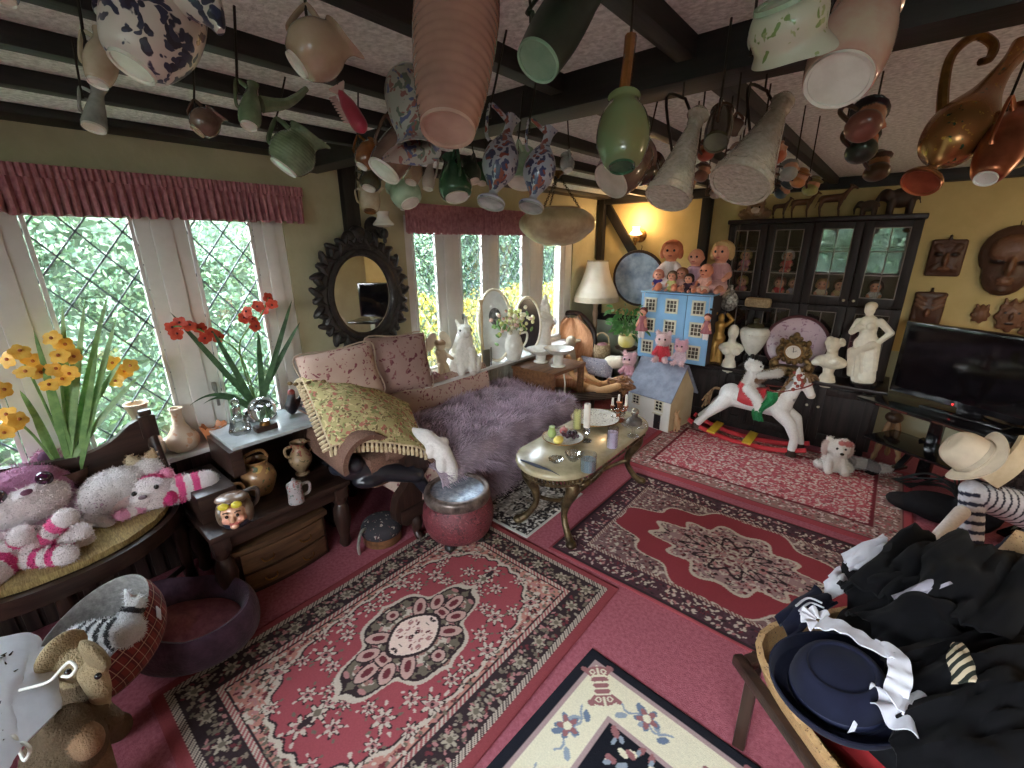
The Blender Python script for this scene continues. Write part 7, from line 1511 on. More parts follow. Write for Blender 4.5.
# plush dog and friends on the rug
c = (-.09, 4.08, .012); t = thing('plush_dog', 'white floppy plush dog sitting on the red rug in front of the rocking horse', 'soft toy', c, F_+.35); t.scale = (.9,)*3; t.scale = (.9,)*3
d0, d1 = S(222, 214, 206), S(200, 176, 166)
blob('body', [C((0, 0, .05), (.0, 0, .15), .095, .075, d0), E((.04, 0, .22), (.075, .085, .07), d0), E((.10, 0, .195), (.045, .05, .038), d0), E((.02, .09, .2), (.035, .03, .07), d1), E((.02, -.09, .2), (.035, .03, .07), d1), C((.05, .05, .1), (.11, .06, .02), .035, .032, d0), C((.05, -.05, .1), (.11, -.06, .02), .035, .032, d0), E((.02, .11, .035), (.06, .04, .035), d0), E((.02, -.11, .035), (.06, .04, .035), d0)]+[E((.03+.05*math.cos(k*2), .07*math.sin(k*2.3), .275), .022, S(186, 110, 104) if k % 3 == 0 else d0) for k in range(7)], plush, t, .008)
eyes(t, [(.105, .03, .235), (.105, -.03, .235)], .01); part('nose', MB().ell((.145, 0, .205), (.012, .016, .012)), eyem, t)
c = at(862, 466, z=.04); blob('plush_snake', limb([(-.13, .02, 0), (-.06, -.03, .01), (.02, .02, .0), (.09, -.01, .0), (.16, .05, -.01)], [.045, .04, .042, .036, .028], [S(150, 140, 136), S(190, 180, 172), S(130, 122, 118), S(206, 196, 186)]), plush, None, .009, 2, (c.x, c.y, .056)); tag(bpy.data.objects['plush_snake'], 'grey and cream mottled plush snake lying on the rug right of the plush dog', 'soft toy')
# ================================================================ television corner
gb = mat('gloss_black', S(18, 17, 19), S(14, 13, 15), rough=.12, spec=.6); blk = mat('matt_black', S(24, 23, 25), S(18, 17, 19), rough=.6)
tvc = Vector((.55, 4.13, 0)); rt = -.56
t = thing('tv_stand', 'black glass television stand with two shelves right of the sideboard', 'stand', tvc, rt)
part('top_shelf', MB().box((.02, -.03, .585), (1.16, .42, .03), bev=.008), gb, t); part('lower_shelf', MB().box((.02, .0, .28), (1.0, .36, .02), bev=.006), gb, t)
for x in (-.2, .28): part('leg', MB().box((x, .15, .29), (.08, .05, .58), bev=.01), gb, t)
for x in (-.36, .44): part('foot', MB().box((x, 0, .012), (.06, .4, .024), bev=.006).bar((x, .14, .02), (x*.7, .15, .3), .05, .04), gb, t)
streak_m = mat('reflection_streak', S(206, 196, 180), S(160, 150, 136), rough=.15, metal=1)
for x in (-.3, .06, .42): part('streak_strip', MB().box((x, -.243, .585), (.21, .006, .012)), streak_m, t)  # bright strips imitating reflection streaks along the shelf edge
t = thing('television', 'large black flat screen television on the glass stand', 'television', (tvc.x, tvc.y, .601), rt)
part('casing', MB().box((0, .03, .315), (.98, .06, .54), bev=.012).box((0, .07, .3), (.6, .06, .34), bev=.02), gb, t)
part('screen', MB().box((0, -.002, .325), (.91, .006, .47)), mat('screen', S(14, 13, 16), S(12, 11, 14), rough=.06, spec=.7), t)
part('foot', MB().box((0, .03, .008), (.46, .22, .016), bev=.006).box((0, .05, .04), (.14, .04, .07), bev=.006), gb, t); part('standby_light', MB().ell((-.08, -.006, .065), (.006, .003, .006)), emit('red_led', (1, .05, .05), 3), t)
t = thing('hat', 'dark knobbly ornament on a brown dish at the right end of the television stand', 'ornament', at(1016, 424, z=.602)+Vector((0, .0, 0)))
t.name = 'ornament_dish'
part('dish', MB().lathe(dense([(.01, 0), (.09, .004), (.16, .025)])+[(.155, .022), (.0, .008)], 30), mat('bronze_dish', S(112, 92, 74), S(70, 56, 46), rough=.35, metal=.4), t); blob('ornament', [E((.0, 0, .06), (.06, .06, .05), S(44, 44, 50)), E((.02, .01, .11), (.04, .04, .04), S(70, 70, 76)), E((-.03, .0, .12), (.03, .03, .04), S(50, 48, 50))], vmat('glazed_col', .3), t, .008)
# little three-legged carved stand, cables
t = thing('tripod_stand', 'small carved wooden tripod with turned pale legs under the television', 'stand', (.22, 4.56, 0))
tw_ = wood('turned_pale', S(166, 128, 92), S(110, 78, 54), axis=2)
for k, (x, y) in enumerate(((-.07, -.06), (.1, -.05), (.02, .12))): part('leg', MB().turned((x, y, 0), (x*.25, y*.25, .36), [(.012, 0), (.022, .12), (.014, .2), (.024, .35), (.016, .5), (.024, .7), (.018, 1)]), tw_, t)
part('head', MB().ell((0, 0, .38), (.06, .06, .05)).ell((0, 0, .43), (.035, .035, .04)), wood('turned_dark', S(84, 60, 44), S(54, 38, 30)), t)
cb = MB()
for i in range(9): s = i*.012; cb.tube([(.28+s, 4.18-s, .006), (.42+s*2, 4.12+s, .09+.05*math.sin(i)), (.58, 4.0-s*3, .16), (.7, 3.9, .04)], .006, 6)
one('cables', cb, blk, 'tangle of black cables trailing on the floor below the television', 'cables')
blob('bag', [E((0, 0, .08), (.2, .14, .09), S(24, 23, 26)), E((.16, -.06, .2), (.12, .11, .2), S(28, 27, 30)), E((-.14, .03, .05), (.14, .1, .055), S(30, 26, 28))], vmat('black_cloth', .85, bump=.6, bscale=18, spec=.15), None, .012, 3, (.52, 3.72, 0)); tag(bpy.data.objects['bag'], 'slumped black cloth bag on the floor in front of the television stand', 'bag')
# ---------------------------------------------------------------- carved masks on the wall
mk = vmat('mask_wood', .4, bump=.3, bscale=50, spec=.4); k0, k1, k2 = S(82, 55, 42), S(38, 25, 20), S(116, 80, 58)
YW = WY-.004
def mask(label, x, z, w, h, kind, rz=0):
    t = thing('wall_mask', label, 'mask', (x, YW, z), Euler((0, rz, 0)).to_matrix()); p = []
    b = lambda c, r, col, rot=None: E((c[0]*w, -c[1]*w, c[2]*h), (r[0]*w, r[1]*w, r[2]*h), col, rot)
    if kind == 'oval': p = [b((0, .06, .12), (.5, .2, .38), k0), b((0, .08, -.15), (.38, .18, .34), k0), b((0, .22, .16), (.34, .1, .2), k2), b((0, .28, -.06), (.055, .1, .14), k2), b((-.17, .24, .0), (.13, .05, .03), k1), b((.17, .24, .0), (.13, .05, .03), k1), b((-.17, .25, .07), (.16, .06, .022), k2, (0, .2, 0)), b((.17, .25, .07), (.16, .06, .022), k2, (0, -.2, 0)), b((0, .24, -.25), (.13, .06, .025), k2), b((0, .24, -.3), (.1, .06, .02), k2), b((0, .2, -.39), (.1, .07, .05), k0)]
    elif kind == 'rect': p = [E((0, -.02, 0), (w*.5, .03, h*.5), k0)]+[C((sx*w*.44, -.015, -h*.44), (sx*w*.44, -.015, h*.44), .018, .018, k0) for sx in (1, -1)]+[C((-w*.44, -.015, sz*h*.44), (w*.44, -.015, sz*h*.44), .018, .018, k0) for sz in (1, -1)]+[C((-w*.3, -.02, -h*.3), (w*.3, -.02, h*.3), .03, .03, k0), C((w*.3, -.02, -h*.3), (-w*.3, -.02, h*.3), .03, .03, k0), b((0, .28, -.05), (.08, .12, .17), k2), b((-.22, .22, .1), (.13, .08, .05), k1), b((.22, .22, .1), (.13, .08, .05), k1), b((0, .24, -.3), (.18, .08, .05), k2), C((0, -.02, h*.48), (0, -.02, h*.6), .012, .010, k1)]
    elif kind == 'fierce': p = [E((0, -.02, 0), (w*.5, .035, h*.5), k0), C((-w*.38, -.02, -h*.4), (-w*.38, -.02, h*.4), .022, .022, k0), C((w*.38, -.02, -h*.4), (w*.38, -.02, h*.4), .022, .022, k0), C((-w*.4, -.02, h*.42), (w*.4, -.02, h*.42), .022, .022, k0)]+[C((sx*.03, -.05, z_*h), (sx*w*.42, -.04, (z_+.14)*h), .011, .009, k2) for sx in (1, -1) for z_ in (.0, .12, .24)]+[b((0, .3, -.12), (.08, .1, .12), k2), C((0, -.02, h*.46), (0, -.02, h*.6), .011, .010, k1)]
    else: p = [E((0, -.02, 0), (w*.48, .035, h*.46), k2), b((0, .3, 0), (.08, .12, .14), k0), b((-.2, .26, .12), (.1, .07, .06), k1), b((.2, .26, .12), (.1, .07, .06), k1), b((0, .26, -.22), (.2, .08, .06), k1)]+[E((w*.42*math.cos(a), -.02, h*.42*math.sin(a)), (w*.14, .02, h*.12), k2) for a in np.arange(0, 6.2, .8)]+[C((sx*w*.25, -.02, h*.4), (sx*w*.3, -.02, h*.56), .014, .009, k2) for sx in (1, -1, 0)]
    blob('carving', p, mk, t, max(.005, w*.035), 1); part('hook', MB().tube([(0, -.01, h*.4), (0, .0, h*.5), (0, .003, h*.55)], .003, 5), wire, t); return t
mask('square dark carved face mask, upper one just right of the cabinet', .285, 1.62, .20, .28, 'rect')
mask('very large oval dark wooden face mask on the yellow wall', .635, 1.60, .36, .52, 'oval')
mask('square carved mask with slanting ridges, lower one behind the television top', .26, 1.22, .20, .27, 'fierce')
mask('smallest carved mask, below the large oval mask', .57, 1.20, .10, .13, 'small')
mask('crowned carved mask right of the smallest one, above the television', .73, 1.20, .16, .23, 'small')
mask('carved mask at the right edge of the picture, partly out of view', .87, 1.14, .15, .2, 'small', .3)
# ---------------------------------------------------------------- dressed child mannequin with a straw hat
D_ = 2.35; o0 = at(985, 500, d=D_); L2 = lambda px, py, dd=0: at(px, py, d=D_+dd)-Vector((o0.x, o0.y, 0))
t = thing('child_mannequin', 'child mannequin in a navy and white striped top bending under a cream hat', 'mannequin', (o0.x, o0.y, 0))
SW, SN = S(206, 206, 212), S(40, 44, 62)
p0, p1 = L2(1050, 516, .0), L2(980, 496)
arm = limb([L2(975, 486), L2(966, 505), L2(968, 530)], [.058, .05, .042], SW)
ar2 = []
q0, q1 = L2(972, 490), L2(970, 545)
for i in range(12): ar2.append(C(q0.lerp(q1, i/12), q0.lerp(q1, (i+(.25 if i % 2 else .9))/12), .055, .05, SN if i % 2 else SW))
ax_ = np.array(p1-p0); ax_ /= np.linalg.norm(ax_); o_ = np.array(p0)
blob('body', [C(p0, p1, .12, .075, lambda q: np.where((((q-o_) @ ax_)/.034 % 1 < .3)[:, None], np.array(SN), np.array(SW)))]+ar2+limb([L2(962, 512, -.05), L2(946, 528, -.1), L2(935, 540, -.14)], [.035, .03, .03], S(214, 204, 198))+[E(L2(990, 468, .05), (.075, .075, .08), S(196, 160, 140)), C(L2(1050, 545, .18), Vector((.25, .2, .1)), .12, .10, S(40, 40, 48)), C(Vector((.25, .2, .1)), Vector((.25, .2, .06)), .10, .12, S(34, 34, 40))], clothm, t, .007, 2)
hn = (L2(940, 436, .07)-L2(982, 462)).normalized(); hc = L2(976, 458)
t2 = thing('hat', 'cream felt hat with a turned brim worn by the striped mannequin', 'hat', Vector((o0.x, o0.y, 0))+hc, frame(hn, UP)); t2.scale = (.86,)*3
def brim(p, a, r, z): return Vector((p.x, p.y, p.z+(.03*math.cos(2*a) if r > .13 else 0)))
part('crown', MB().lathe(dense([(.12, .0), (.122, .05), (.112, .11), (.08, .15), (.03, .155), (.001, .15)]), 34), mat('cream_felt', S(212, 196, 172), S(196, 180, 156), rough=.95, scale=6), t2); part('brim', MB().lathe(dense([(.118, .0), (.15, -.008), (.19, -.005)])+[(.19, -.01), (.118, -.008)], 40, fn=brim, cap=False), mat('cream_felt', S(1, 1, 1)), t2); part('band', MB().lathe([(.1225, .005), (.1245, .006), (.125, .028), (.1225, .03)], 34, cap=False), mat('hat_band', S(200, 186, 164), rough=.8), t2)
fr0 = L2(1004, 458, .02); t3 = thing('fur_stole', 'cream cape edged with dark brown spiky fur at the right edge under the hat', 'cape', Vector((o0.x, o0.y, 0))+fr0)
c0_, c1_, c2_, c3_ = L2(964, 472)-fr0, L2(1006, 434)-fr0, L2(1018, 446)-fr0, L2(982, 484)-fr0
cp = lambda u, v: c0_.lerp(c1_, u).lerp(c3_.lerp(c2_, u), v)-FW*(.05*math.sin(PI*u)*.6+.06)
part('cape', MB().sheet(cp, 14, 8, .02), mat('cream_cape', S(206, 190, 160), S(190, 172, 140), rough=.95), t3)
fz = MB()
fc_ = L2(1024, 468, -.02)-fr0; fz.ell(fc_, (.09, .07, .11), None, 14); fw_ = RT*.5-UP*.5
for i in range(420):
    a = Vector((random.gauss(0, 1), random.gauss(0, 1), random.gauss(0, 1))).normalized(); p = fc_+Vector((a.x*.085, a.y*.065, a.z*.105)) if i > 90 else cp(i/90, 1.0); fz.cyl(p, p+((a if i > 90 else fw_)+a*.3).normalized()*(.045 if i > 90 else .03), .006, .001, 4)
part('fur', fz, mat('dark_fur', S(58, 42, 36), S(36, 26, 24), rough=.9), t3)
# ---------------------------------------------------------------- wicker chair heaped with black clothes
cc = Vector((.36, 1.62, 0)); t = thing('wicker_chair', 'dark framed wicker chair at bottom right buried under clothes', 'chair', cc)
wk = floral('cane_weave', S(184, 146, 100), [S(96, 68, 46)], scale=95, size=.28, rough=.5, warp=.05, bump=.6)
fl_ = Vector((-.10, 1.40, .45))-cc; fr_ = Vector((.30, 1.03, .45))-cc; bl_ = Vector((.42, 2.15, .45))-cc; br_ = Vector((.85, 1.75, .45))-cc
ring = smoothpath([fl_, (fl_+fr_)/2+Vector((-.05, -.06, 0)), fr_, (fr_+br_)/2, br_, (br_+bl_)/2, bl_, (bl_+fl_)/2], 6, True)
part('woven_rim', MB().sheet(lambda u, v: ring[int(u*len(ring)) % len(ring)].lerp(Vector((0, 0, .45)), .0)*1+Vector((0, 0, .07-.16*v))-(ring[int(u*len(ring)) % len(ring)]-Vector((0, 0, .45)))*.12*v, len(ring), 6, .02), wk, t)
part('seat', MB().prism([(p.x*.93, p.y*.93) for p in ring], .03, None, (0, 0, .36)), wk, t)
for a, b in ((fl_, fr_), (fr_, br_), (br_, bl_), (bl_, fl_)): part('seat_rail', MB().bar(a*1.07+Vector((-.03 if a is fl_ else 0, -.03, -.07)), b*1.07+Vector((0, -.03, -.07)), .035, .04, bev=.006), darkx, t)
for p in (fl_, fr_, bl_, br_): part('leg', MB().bar((p.x*1.02, p.y*1.02, 0), (p.x*1.02, p.y*1.02, .42), .04, .04, bev=.006), darkz, t)
part('backrest', MB().sheet(lambda u, v: bl_.lerp(br_, u)+Vector((.10*v+.06*math.sin(PI*u), .10*v, .02+.33*v*(.8+.2*math.sin(PI*u)))), 16, 8, .025), wk, t)
one('seat_cushion', MB().sheet(lambda u, v: (.0+.40*(u-.5)*1.1+.18*(v-.5), .45*(v-.5)-.25*(u-.5), .03*math.sin(PI*u)*math.sin(PI*v)), 10, 10, .05), mat('red_cushion', S(186, 48, 52), S(160, 34, 40), rough=.9), 'bright red seat cushion showing at the front of the wicker chair', 'cushion', (.32, 1.38, .45))
# clothes
bkc = mat('black_wool', S(14, 14, 17), S(9, 9, 12), rough=.9, scale=5, spec=.12, sheen=.03); navy = mat('navy_felt', S(24, 27, 46), S(19, 21, 38), rough=.9, sheen=.05, spec=.15); grc = mat('grey_lilac', S(150, 146, 158), S(130, 126, 138), rough=.9); wtc = mat('white_cotton', S(214, 214, 222), S(196, 196, 206), rough=.9)
def quadcloth(name, label, cat, pts, mtl, n=26, fold=.03, fq=7, bul=.05, th=.008, sd=0, group=None):
    P = [at(px, py, z=z) for px, py, z in pts]; o = sum(P, Vector())/4; Q = [p-o for p in P]
    dg = min(.06, .13*(Q[0]-Q[2]).length)
    def fn(u, v):
        p = Q[0].lerp(Q[1], u).lerp(Q[3].lerp(Q[2], u), v); e = dg*noise.noise(Vector((u*3+sd, v*3, sd)))
        f = fold*(noise.noise(Vector((u*fq*.35+sd, v*fq*1.5, sd)))+.6*math.sin(v*fq*2+3*noise.noise(Vector((u*2.5, v*2, sd))))*.6)
        return p+Vector((e*.6, e*.6, f+bul*math.sin(PI*u)*math.sin(PI*v)))
    return one(name, MB().sheet(fn, n, n, th), mtl, label, cat, o, group=group, ang=80)
heap = blob('coat', [E((.02, -.10, .50), (.36, .40, .12), S(13, 13, 16)), E((.1, .16, .56), (.36, .34, .13), S(14, 14, 17)), E((.18, .36, .60), (.30, .26, .13), S(14, 14, 17)), E((.25, -.2, .52), (.3, .36, .14), S(14, 14, 17)), C((-.2, .5, .42), (.1, .6, .36), .12, .16, S(14, 14, 17)), E((.3, .62, .5), (.28, .22, .15), S(14, 14, 17))]
     + limb([(-.24, .38, .52), (.0, .28, .66), (.3, .3, .70)], [.05, .07, .08], S(14, 14, 17))+limb([(-.1, .05, .62), (.1, .2, .70), (.36, .1, .68)], [.05, .06, .08], S(14, 14, 17))+limb([(.05, -.28, .6), (.22, -.05, .66), (.42, .0, .64)], [.05, .06, .06], S(14, 14, 17)), vmat('black_cloth', .85, bump=.6, bscale=18, spec=.15), None, .012, 3, (.38, 1.62, 0))
tag(heap, 'big heap of black coats filling the wicker chair at bottom right', 'clothes')
quadcloth('black_gown', 'black gown spread over the top of the clothes heap with long ridged folds', 'clothes', [(842, 590, .66), (905, 530, .72), (1060, 560, .78), (1010, 640, .76)], bkc, fold=.05, fq=8, bul=.08, sd=2)
quadcloth('black_skirt', 'black pleated skirt lying across the right front of the clothes heap', 'clothes', [(880, 660, .66), (1060, 610, .75), (1060, 790, .72), (900, 790, .62)], bkc, fold=.035, fq=12, bul=.06, sd=5)
quadcloth('black_cardigan', 'black crumpled cardigan in the middle of the heap above the navy hat', 'clothes', [(835, 585, .60), (930, 575, .72), (985, 660, .72), (880, 650, .64)], bkc, fold=.05, fq=6, bul=.07, sd=8)
quadcloth('grey_blouse', 'pale grey-lilac blouse fold showing between the black clothes', 'clothes', [(893, 598, .715), (968, 572, .79), (950, 586, .80), (905, 604, .73)], grc, n=12, fold=.008, bul=.03, sd=3)
quadcloth('white_blouse', 'white blouse edge poking out at the far left of the clothes heap', 'clothes', [(842, 556, .64), (884, 536, .70), (890, 560, .68), (850, 572, .64)], wtc, n=12, fold=.015, bul=.03, sd=4)
quadcloth('white_cuff', 'white cuff hanging from the left side of the clothes heap', 'clothes', [(824, 584, .58), (838, 568, .60), (852, 590, .60), (826, 602, .56)], wtc, n=10, fold=.012, bul=.02, sd=6)
nb = quadcloth('sailor_collar', 'navy sailor collar with white stripes beside the hat', 'clothes', [(776, 618, .53), (815, 588, .58), (838, 606, .60), (790, 640, .54)], navy, n=14, fold=.012, bul=.03, sd=7)
for k in (0, 1): s = [at(796+k*3, 606+k*5, z=.605-.006*k), at(808+k*2, 598+k*5, z=.612-.006*k), at(822+k*2, 603+k*5, z=.618-.006*k)]; part('stripe', MB().tube([p-nb.location for p in s], .0035, 6), wtc, nb)
# white frilled apron strap
pts = [at(818, 628, z=.655), at(842, 634, z=.68), at(872, 652, z=.70), at(893, 660, z=.70), at(898, 682, z=.69), at(894, 700, z=.67), at(905, 712, z=.66)]
o = pts[3]; pp = smoothpath([p-o for p in pts], 8); apn = MB()
def apf(u, v):
    i = min(int(u*(len(pp)-1)), len(pp)-2); f = u*(len(pp)-1)-i; p = pp[i].lerp(pp[i+1], f); tg = (pp[i+1]-pp[i]).normalized(); s = tg.cross(Vector((0, 0, 1))).normalized(); w = .024+.012*(u > .85)*(u-.85)/.15+.012*max(0, .2-u)/.2
    return p+s*(v-.5)*2*w+Vector((0, 0, .004*math.sin(u*60)*abs(v-.5)*2+.02))
t = thing('apron', 'white cotton apron strap with frilled ends curling beside the navy hat', 'apron', o); part('strap', apn.sheet(apf, 60, 6, .004), wtc, t)
fe = pp[-1]
part('frill', MB().sheet(lambda u, v: fe+Vector((0, 0, .02))+Matrix.Rotation(u*5.5, 3, 'Z') @ Vector((.012+.06*v, 0, .014*math.sin(u*38)*v-.012*v)), 70, 5, .003), wtc, t)
fe2 = pp[0]; part('frill', MB().sheet(lambda u, v: fe2+Vector((0, 0, .025))+Matrix.Rotation(1.2+u*3.2, 3, 'Z') @ Vector((.01+.04*v, 0, .01*math.sin(u*30)*v)), 40, 5, .003), wtc, t)
quadcloth('checked_scarf', 'black and cream striped scarf end in the middle of the black clothes', 'scarf', [(950, 646, .80), (962, 645, .805), (976, 683, .79), (951, 684, .785)], stripemat('stripe_scarf', S(196, 182, 156), S(40, 44, 40), 22, .5), n=10, fold=.004, bul=.012, sd=9)
# navy hat
hp = at(838, 690, d=1.2); r_ = -ray(842, 684).normalized(); n_ = (r_*.62+(RT*.10+UP*.78)).normalized()
t = thing('hat', 'navy blue felt bowler hat with a rolled brim lying on the wicker chair', 'hat', hp, frame(n_, RT)); t.scale = (.76,)*3
sy_ = lambda p, a, r, z: Vector((p.x*1.08, p.y*.98, p.z+(.012*math.cos(2*a) if r > .15 else 0)))
part('crown', MB().lathe(dense([(.142, 0), (.14, .035), (.128, .085), (.11, .118), (.094, .126), (.085, .118), (.04, .132), (.001, .135)]), 44, fn=sy_), navy, t)
part('brim', MB().lathe(dense([(.139, .0), (.165, -.004), (.19, .008), (.203, .034), (.204, .055)])+[(.198, .055), (.196, .032), (.185, .002), (.139, -.006)], 54, fn=sy_, cap=False), navy, t)
part('ribbon', MB().lathe([(.1425, .002), (.1435, .004), (.142, .028), (.1405, .03)], 44, fn=sy_, cap=False), mat('navy_ribbon', S(34, 38, 62), rough=.5), t)
R3 = t.rotation_euler.to_matrix().transposed(); e = lambda px, py, d: R3 @ (at(px, py, d=d)-hp)
tg0 = [e(866, 720, 1.07), e(870, 720, 1.07), e(860, 746, 1.06), e(850, 748, 1.06)]
part('label_tag', MB().sheet(lambda u, v: tg0[0].lerp(tg0[1], u).lerp(tg0[3].lerp(tg0[2], u), v)+Vector((0, 0, .006*math.sin(v*6))), 2, 8, .0015), wtc, t)

# ================================================================ bottom left: pet beds, dress, knitted toys
pvm = mat('purple_plush', S(92, 66, 88), S(66, 46, 64), rough=.95, scale=14, sheen=.2, bump=.4, bscale=90); pkf = mat('pink_fleece', S(168, 104, 112), S(140, 82, 92), rough=.95, scale=20, bump=.4, bscale=90)
c = Vector((-2.17, .27, 0)); t = thing('pet_bed', 'oval purple plush pet bed with a pink fleece inside below the side table', 'pet bed', c, Euler((0, 0, .6)).to_matrix())
ov = lambda p, a, r, z: Vector((p.x*1.05, p.y*.85, p.z*(1+.45*max(0, -math.cos(a-.5)))))
part('wall', MB().lathe(dense([(.20, 0), (.26, .03), (.275, .10), (.265, .16), (.245, .185)])+dense([(.225, .175), (.2, .12), (.2, .07)]), 48, fn=ov, cap=False), pvm, t); part('cushion', MB().lathe(dense([(.21, .05), (.19, .085), (.1, .10), (.001, .105)]), 40, fn=ov), pkf, t); part('base', MB().lathe([(.001, 0), (.22, 0), (.24, .03), (.001, .04)], 36, fn=ov), pvm, t)
# tartan hood
def tartan():
    if 'tartan' in MATS: return MATS['tartan']
    m, nt, b = newmat('tartan'); co = coords(nt); prev = None; sx = nt.nodes.new('ShaderNodeSeparateXYZ'); nt.links.new(co, sx.inputs[0])
    base = N(nt, 'ShaderNodeRGB'); base.outputs[0].default_value = (*S(128, 58, 56), 1); cur = base.outputs[0]
    for ax, per, wd, c in ((0, .055, .34, S(86, 44, 50)), (2, .055, .34, S(86, 44, 50)), (0, .0275, .08, S(196, 160, 140)), (2, .055, .07, S(210, 180, 150))):
        md = N(nt, 'ShaderNodeMath', operation='PINGPONG'); md.inputs[1].default_value = per/2; nt.links.new(sx.outputs[ax], md.inputs[0])
        lt = N(nt, 'ShaderNodeMath', operation='LESS_THAN'); lt.inputs[1].default_value = per/2*wd; nt.links.new(md.outputs[0], lt.inputs[0])
        ml = N(nt, 'ShaderNodeMath', operation='MULTIPLY'); ml.inputs[1].default_value = .7; nt.links.new(lt.outputs[0], ml.inputs[0])
        mx = N(nt, 'ShaderNodeMix'); mx.data_type = 'RGBA'; nt.links.new(ml.outputs[0], mx.inputs[0]); nt.links.new(cur, mx.inputs[6]); mx.inputs[7].default_value = (*c, 1); cur = mx.outputs[2]
    nt.links.new(cur, b.inputs['Base Color']); setb(b, .95, 0, .1, 0, .1, 0); MATS['tartan'] = m; return m
hc = at(105, 640, d=1.68); axd = (at(60, 600, d=1.5)-at(128, 650, d=1.75)).normalized()
F3 = frame(axd, (0, 0, 1)); t = thing('pet_bed', 'tartan igloo pet bed with pale grey fleece lining tipped on its side', 'pet bed', hc, F3)
sq = lambda p, a, r, z: Vector((p.x*1.12, p.y*.8, p.z))
part('shell', MB().lathe(dense([(.03, -.16), (.14, -.14), (.19, -.06), (.2, .03), (.192, .08)]), 44, fn=sq, cap=False), tartan(), t); part('lining', MB().lathe(dense([(.03, -.14), (.125, -.12), (.172, -.05), (.182, .03), (.186, .082), (.194, .084)]), 44, fn=sq, cap=False), mat('grey_fleece', S(168, 164, 160), S(140, 136, 134), rough=.95, scale=50, bump=.5), t)
part('label', MB().box((.1, -.155, .02), (.05, .004, .03), Matrix.Rotation(.7, 3, 'Z')), wtc, t)
zc = at(100, 634, d=1.60); t = thing('plush_zebra', 'black and white striped zebra plush tucked inside the tartan pet bed', 'soft toy', zc)
ZB, ZW = S(34, 34, 38), S(206, 206, 206)
blob('body', stripes((-.06, -.05, -.03), (.06, .07, .0), .06, .055, 9, ZB, ZW)+stripes((.04, .06, .0), (.0, .12, .06), .042, .03, 5, ZB, ZW)+[C((.0, .1, .08), (-.02, .1, .11), .015, .008, ZW)], plush, t, .006)
# white dress on hangers
wd = MB(); P = [at(-12, 634, d=1.35), at(56, 646, d=1.45), at(60, 706, d=1.30), at(-12, 790, d=1.05)]; o = sum(P, Vector())/4
def df(u, v):
    p = P[0].lerp(P[1], u).lerp(P[3].lerp(P[2], u), v)-o; return p-FW*(.03*math.sin(PI*v)+.02*math.sin(u*9+v*4)+.02*noise.noise(Vector((u*4, v*4, 0))))
t = thing('white_dress', 'white satin dress with a dark fur trim on hangers in the bottom left corner', 'dress', o); part('fabric', wd.sheet(df, 24, 24, .012), mat('white_satin', S(206, 208, 216), S(188, 190, 200), rough=.4), t)
ft = MB()
for i in range(150): a = i/150*2*PI; p = df(.31+.17*math.cos(a), .5+.36*math.sin(a))-FW*.034; ft.cyl(p, p+(Vector((random.gauss(0, 1), random.gauss(0, 1), random.gauss(0, 1)))-FW*.8).normalized()*.028, .006, .001, 5)
part('fur_trim', ft, mat('dark_fur', S(58, 42, 36)), t)
part('fur_panel', MB().sheet(lambda u, v: df(.31+.165*(u-.5)*2*math.sqrt(max(0, 1-((v-.5)*2)**2)), .5+.35*(v-.5)*2)-FW*.03, 12, 16, .006), mat('pale_fur', S(196, 178, 162), S(170, 150, 136), rough=.95), t)
hg_ = mat('hanger_plastic', S(226, 224, 214), rough=.35)
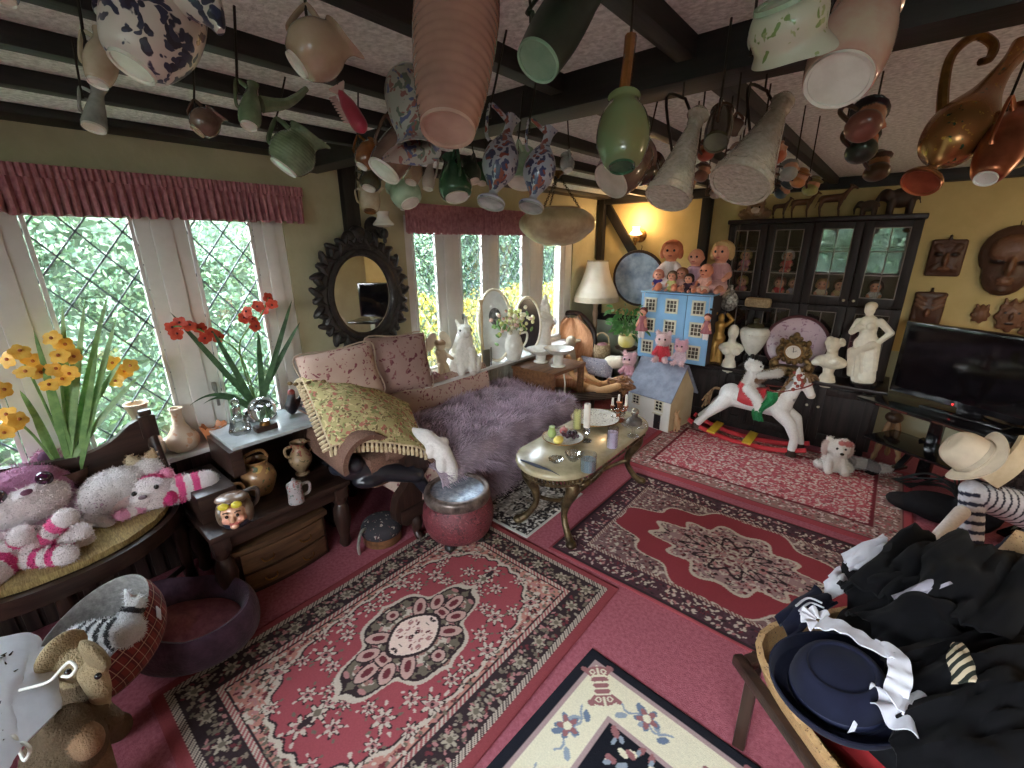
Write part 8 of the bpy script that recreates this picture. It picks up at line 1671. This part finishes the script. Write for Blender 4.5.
for k, (lab, pts) in enumerate((('cream plastic coat hanger, upper one beside the white dress', [(20, 690), (48, 682), (62, 668), (70, 662), (76, 668), (70, 676), (62, 676)]), ('cream plastic coat hanger hook, lower one below the white dress', [(0, 745), (14, 736), (20, 752), (25, 760), (30, 750), (24, 743), (16, 745)]))):
    q = [at(a, b, d=1.24-.08*k) for a, b in pts]; c = q[2]; one('coat_hanger', MB().tube([p-c for p in q]+[], .0042, 8), hg_, lab, 'hanger', c)
bg_, bg2 = S(166, 146, 114), S(98, 82, 64)
e0 = at(86, 655, d=1.42); t = thing('plush_elephant', 'beige knitted elephant plush with big ears hanging over the pet bed edge', 'soft toy', (e0.x, e0.y, 0)); L5 = lambda px, py, dd=0: at(px, py, d=1.42+dd)-Vector((e0.x, e0.y, 0))
blob('body', [E(L5(80, 666), (.062, .062, .068), bg_), E(L5(62, 654, -.02), (.024, .075, .08), bg_, (.3, .2, .5)), E(L5(95, 655, -.05), (.06, .022, .066), S(140, 122, 94), (.2, .1, .3))]+limb([L5(92, 672, -.05), L5(100, 690, -.04), L5(102, 712, .0)], [.036, .03, .022], bg_)+limb([L5(82, 690), L5(84, 712, .05), L5(80, 732, .08)], [.06, .07, .065], bg2)+limb([L5(76, 716, -.05), L5(62, 736, -.07)], [.045, .04], bg2)+limb([L5(96, 716, -.02), L5(108, 722, -.02)], [.045, .04], bg2)+[C(L5(80, 732, .08), Vector((-.12, .0, .06)), .06, .05, bg2)], vmat('knit', .95, bump=1.0, bscale=160, spec=.1), t, .007)
eyes(t, [tuple(L5(68, 672, -.085)), tuple(L5(98, 676, -.09))], .009)
b0 = at(66, 750, d=1.32); blob('plush_bear', [E((0, 0, 0), (.10, .10, .10), bg2), E((-.05, .08, .05), (.05, .04, .05), bg2), E((.07, .05, .05), (.05, .04, .05), S(140, 110, 84)), E((.02, .02, .10), (.06, .06, .05), bg2), C((0, 0, -.05), (0.02, 0.02, -b0.z+.06), .09, .06, S(120, 98, 74))], vmat('knit', .95, bump=1.0, bscale=160, spec=.1), None, .008, 3, tuple(b0)); o = [x for x in COL.objects if x.name.startswith('plush_bear')][-1]; tag(o, 'dim beige knitted bear at the very bottom left below the elephant', 'soft toy')
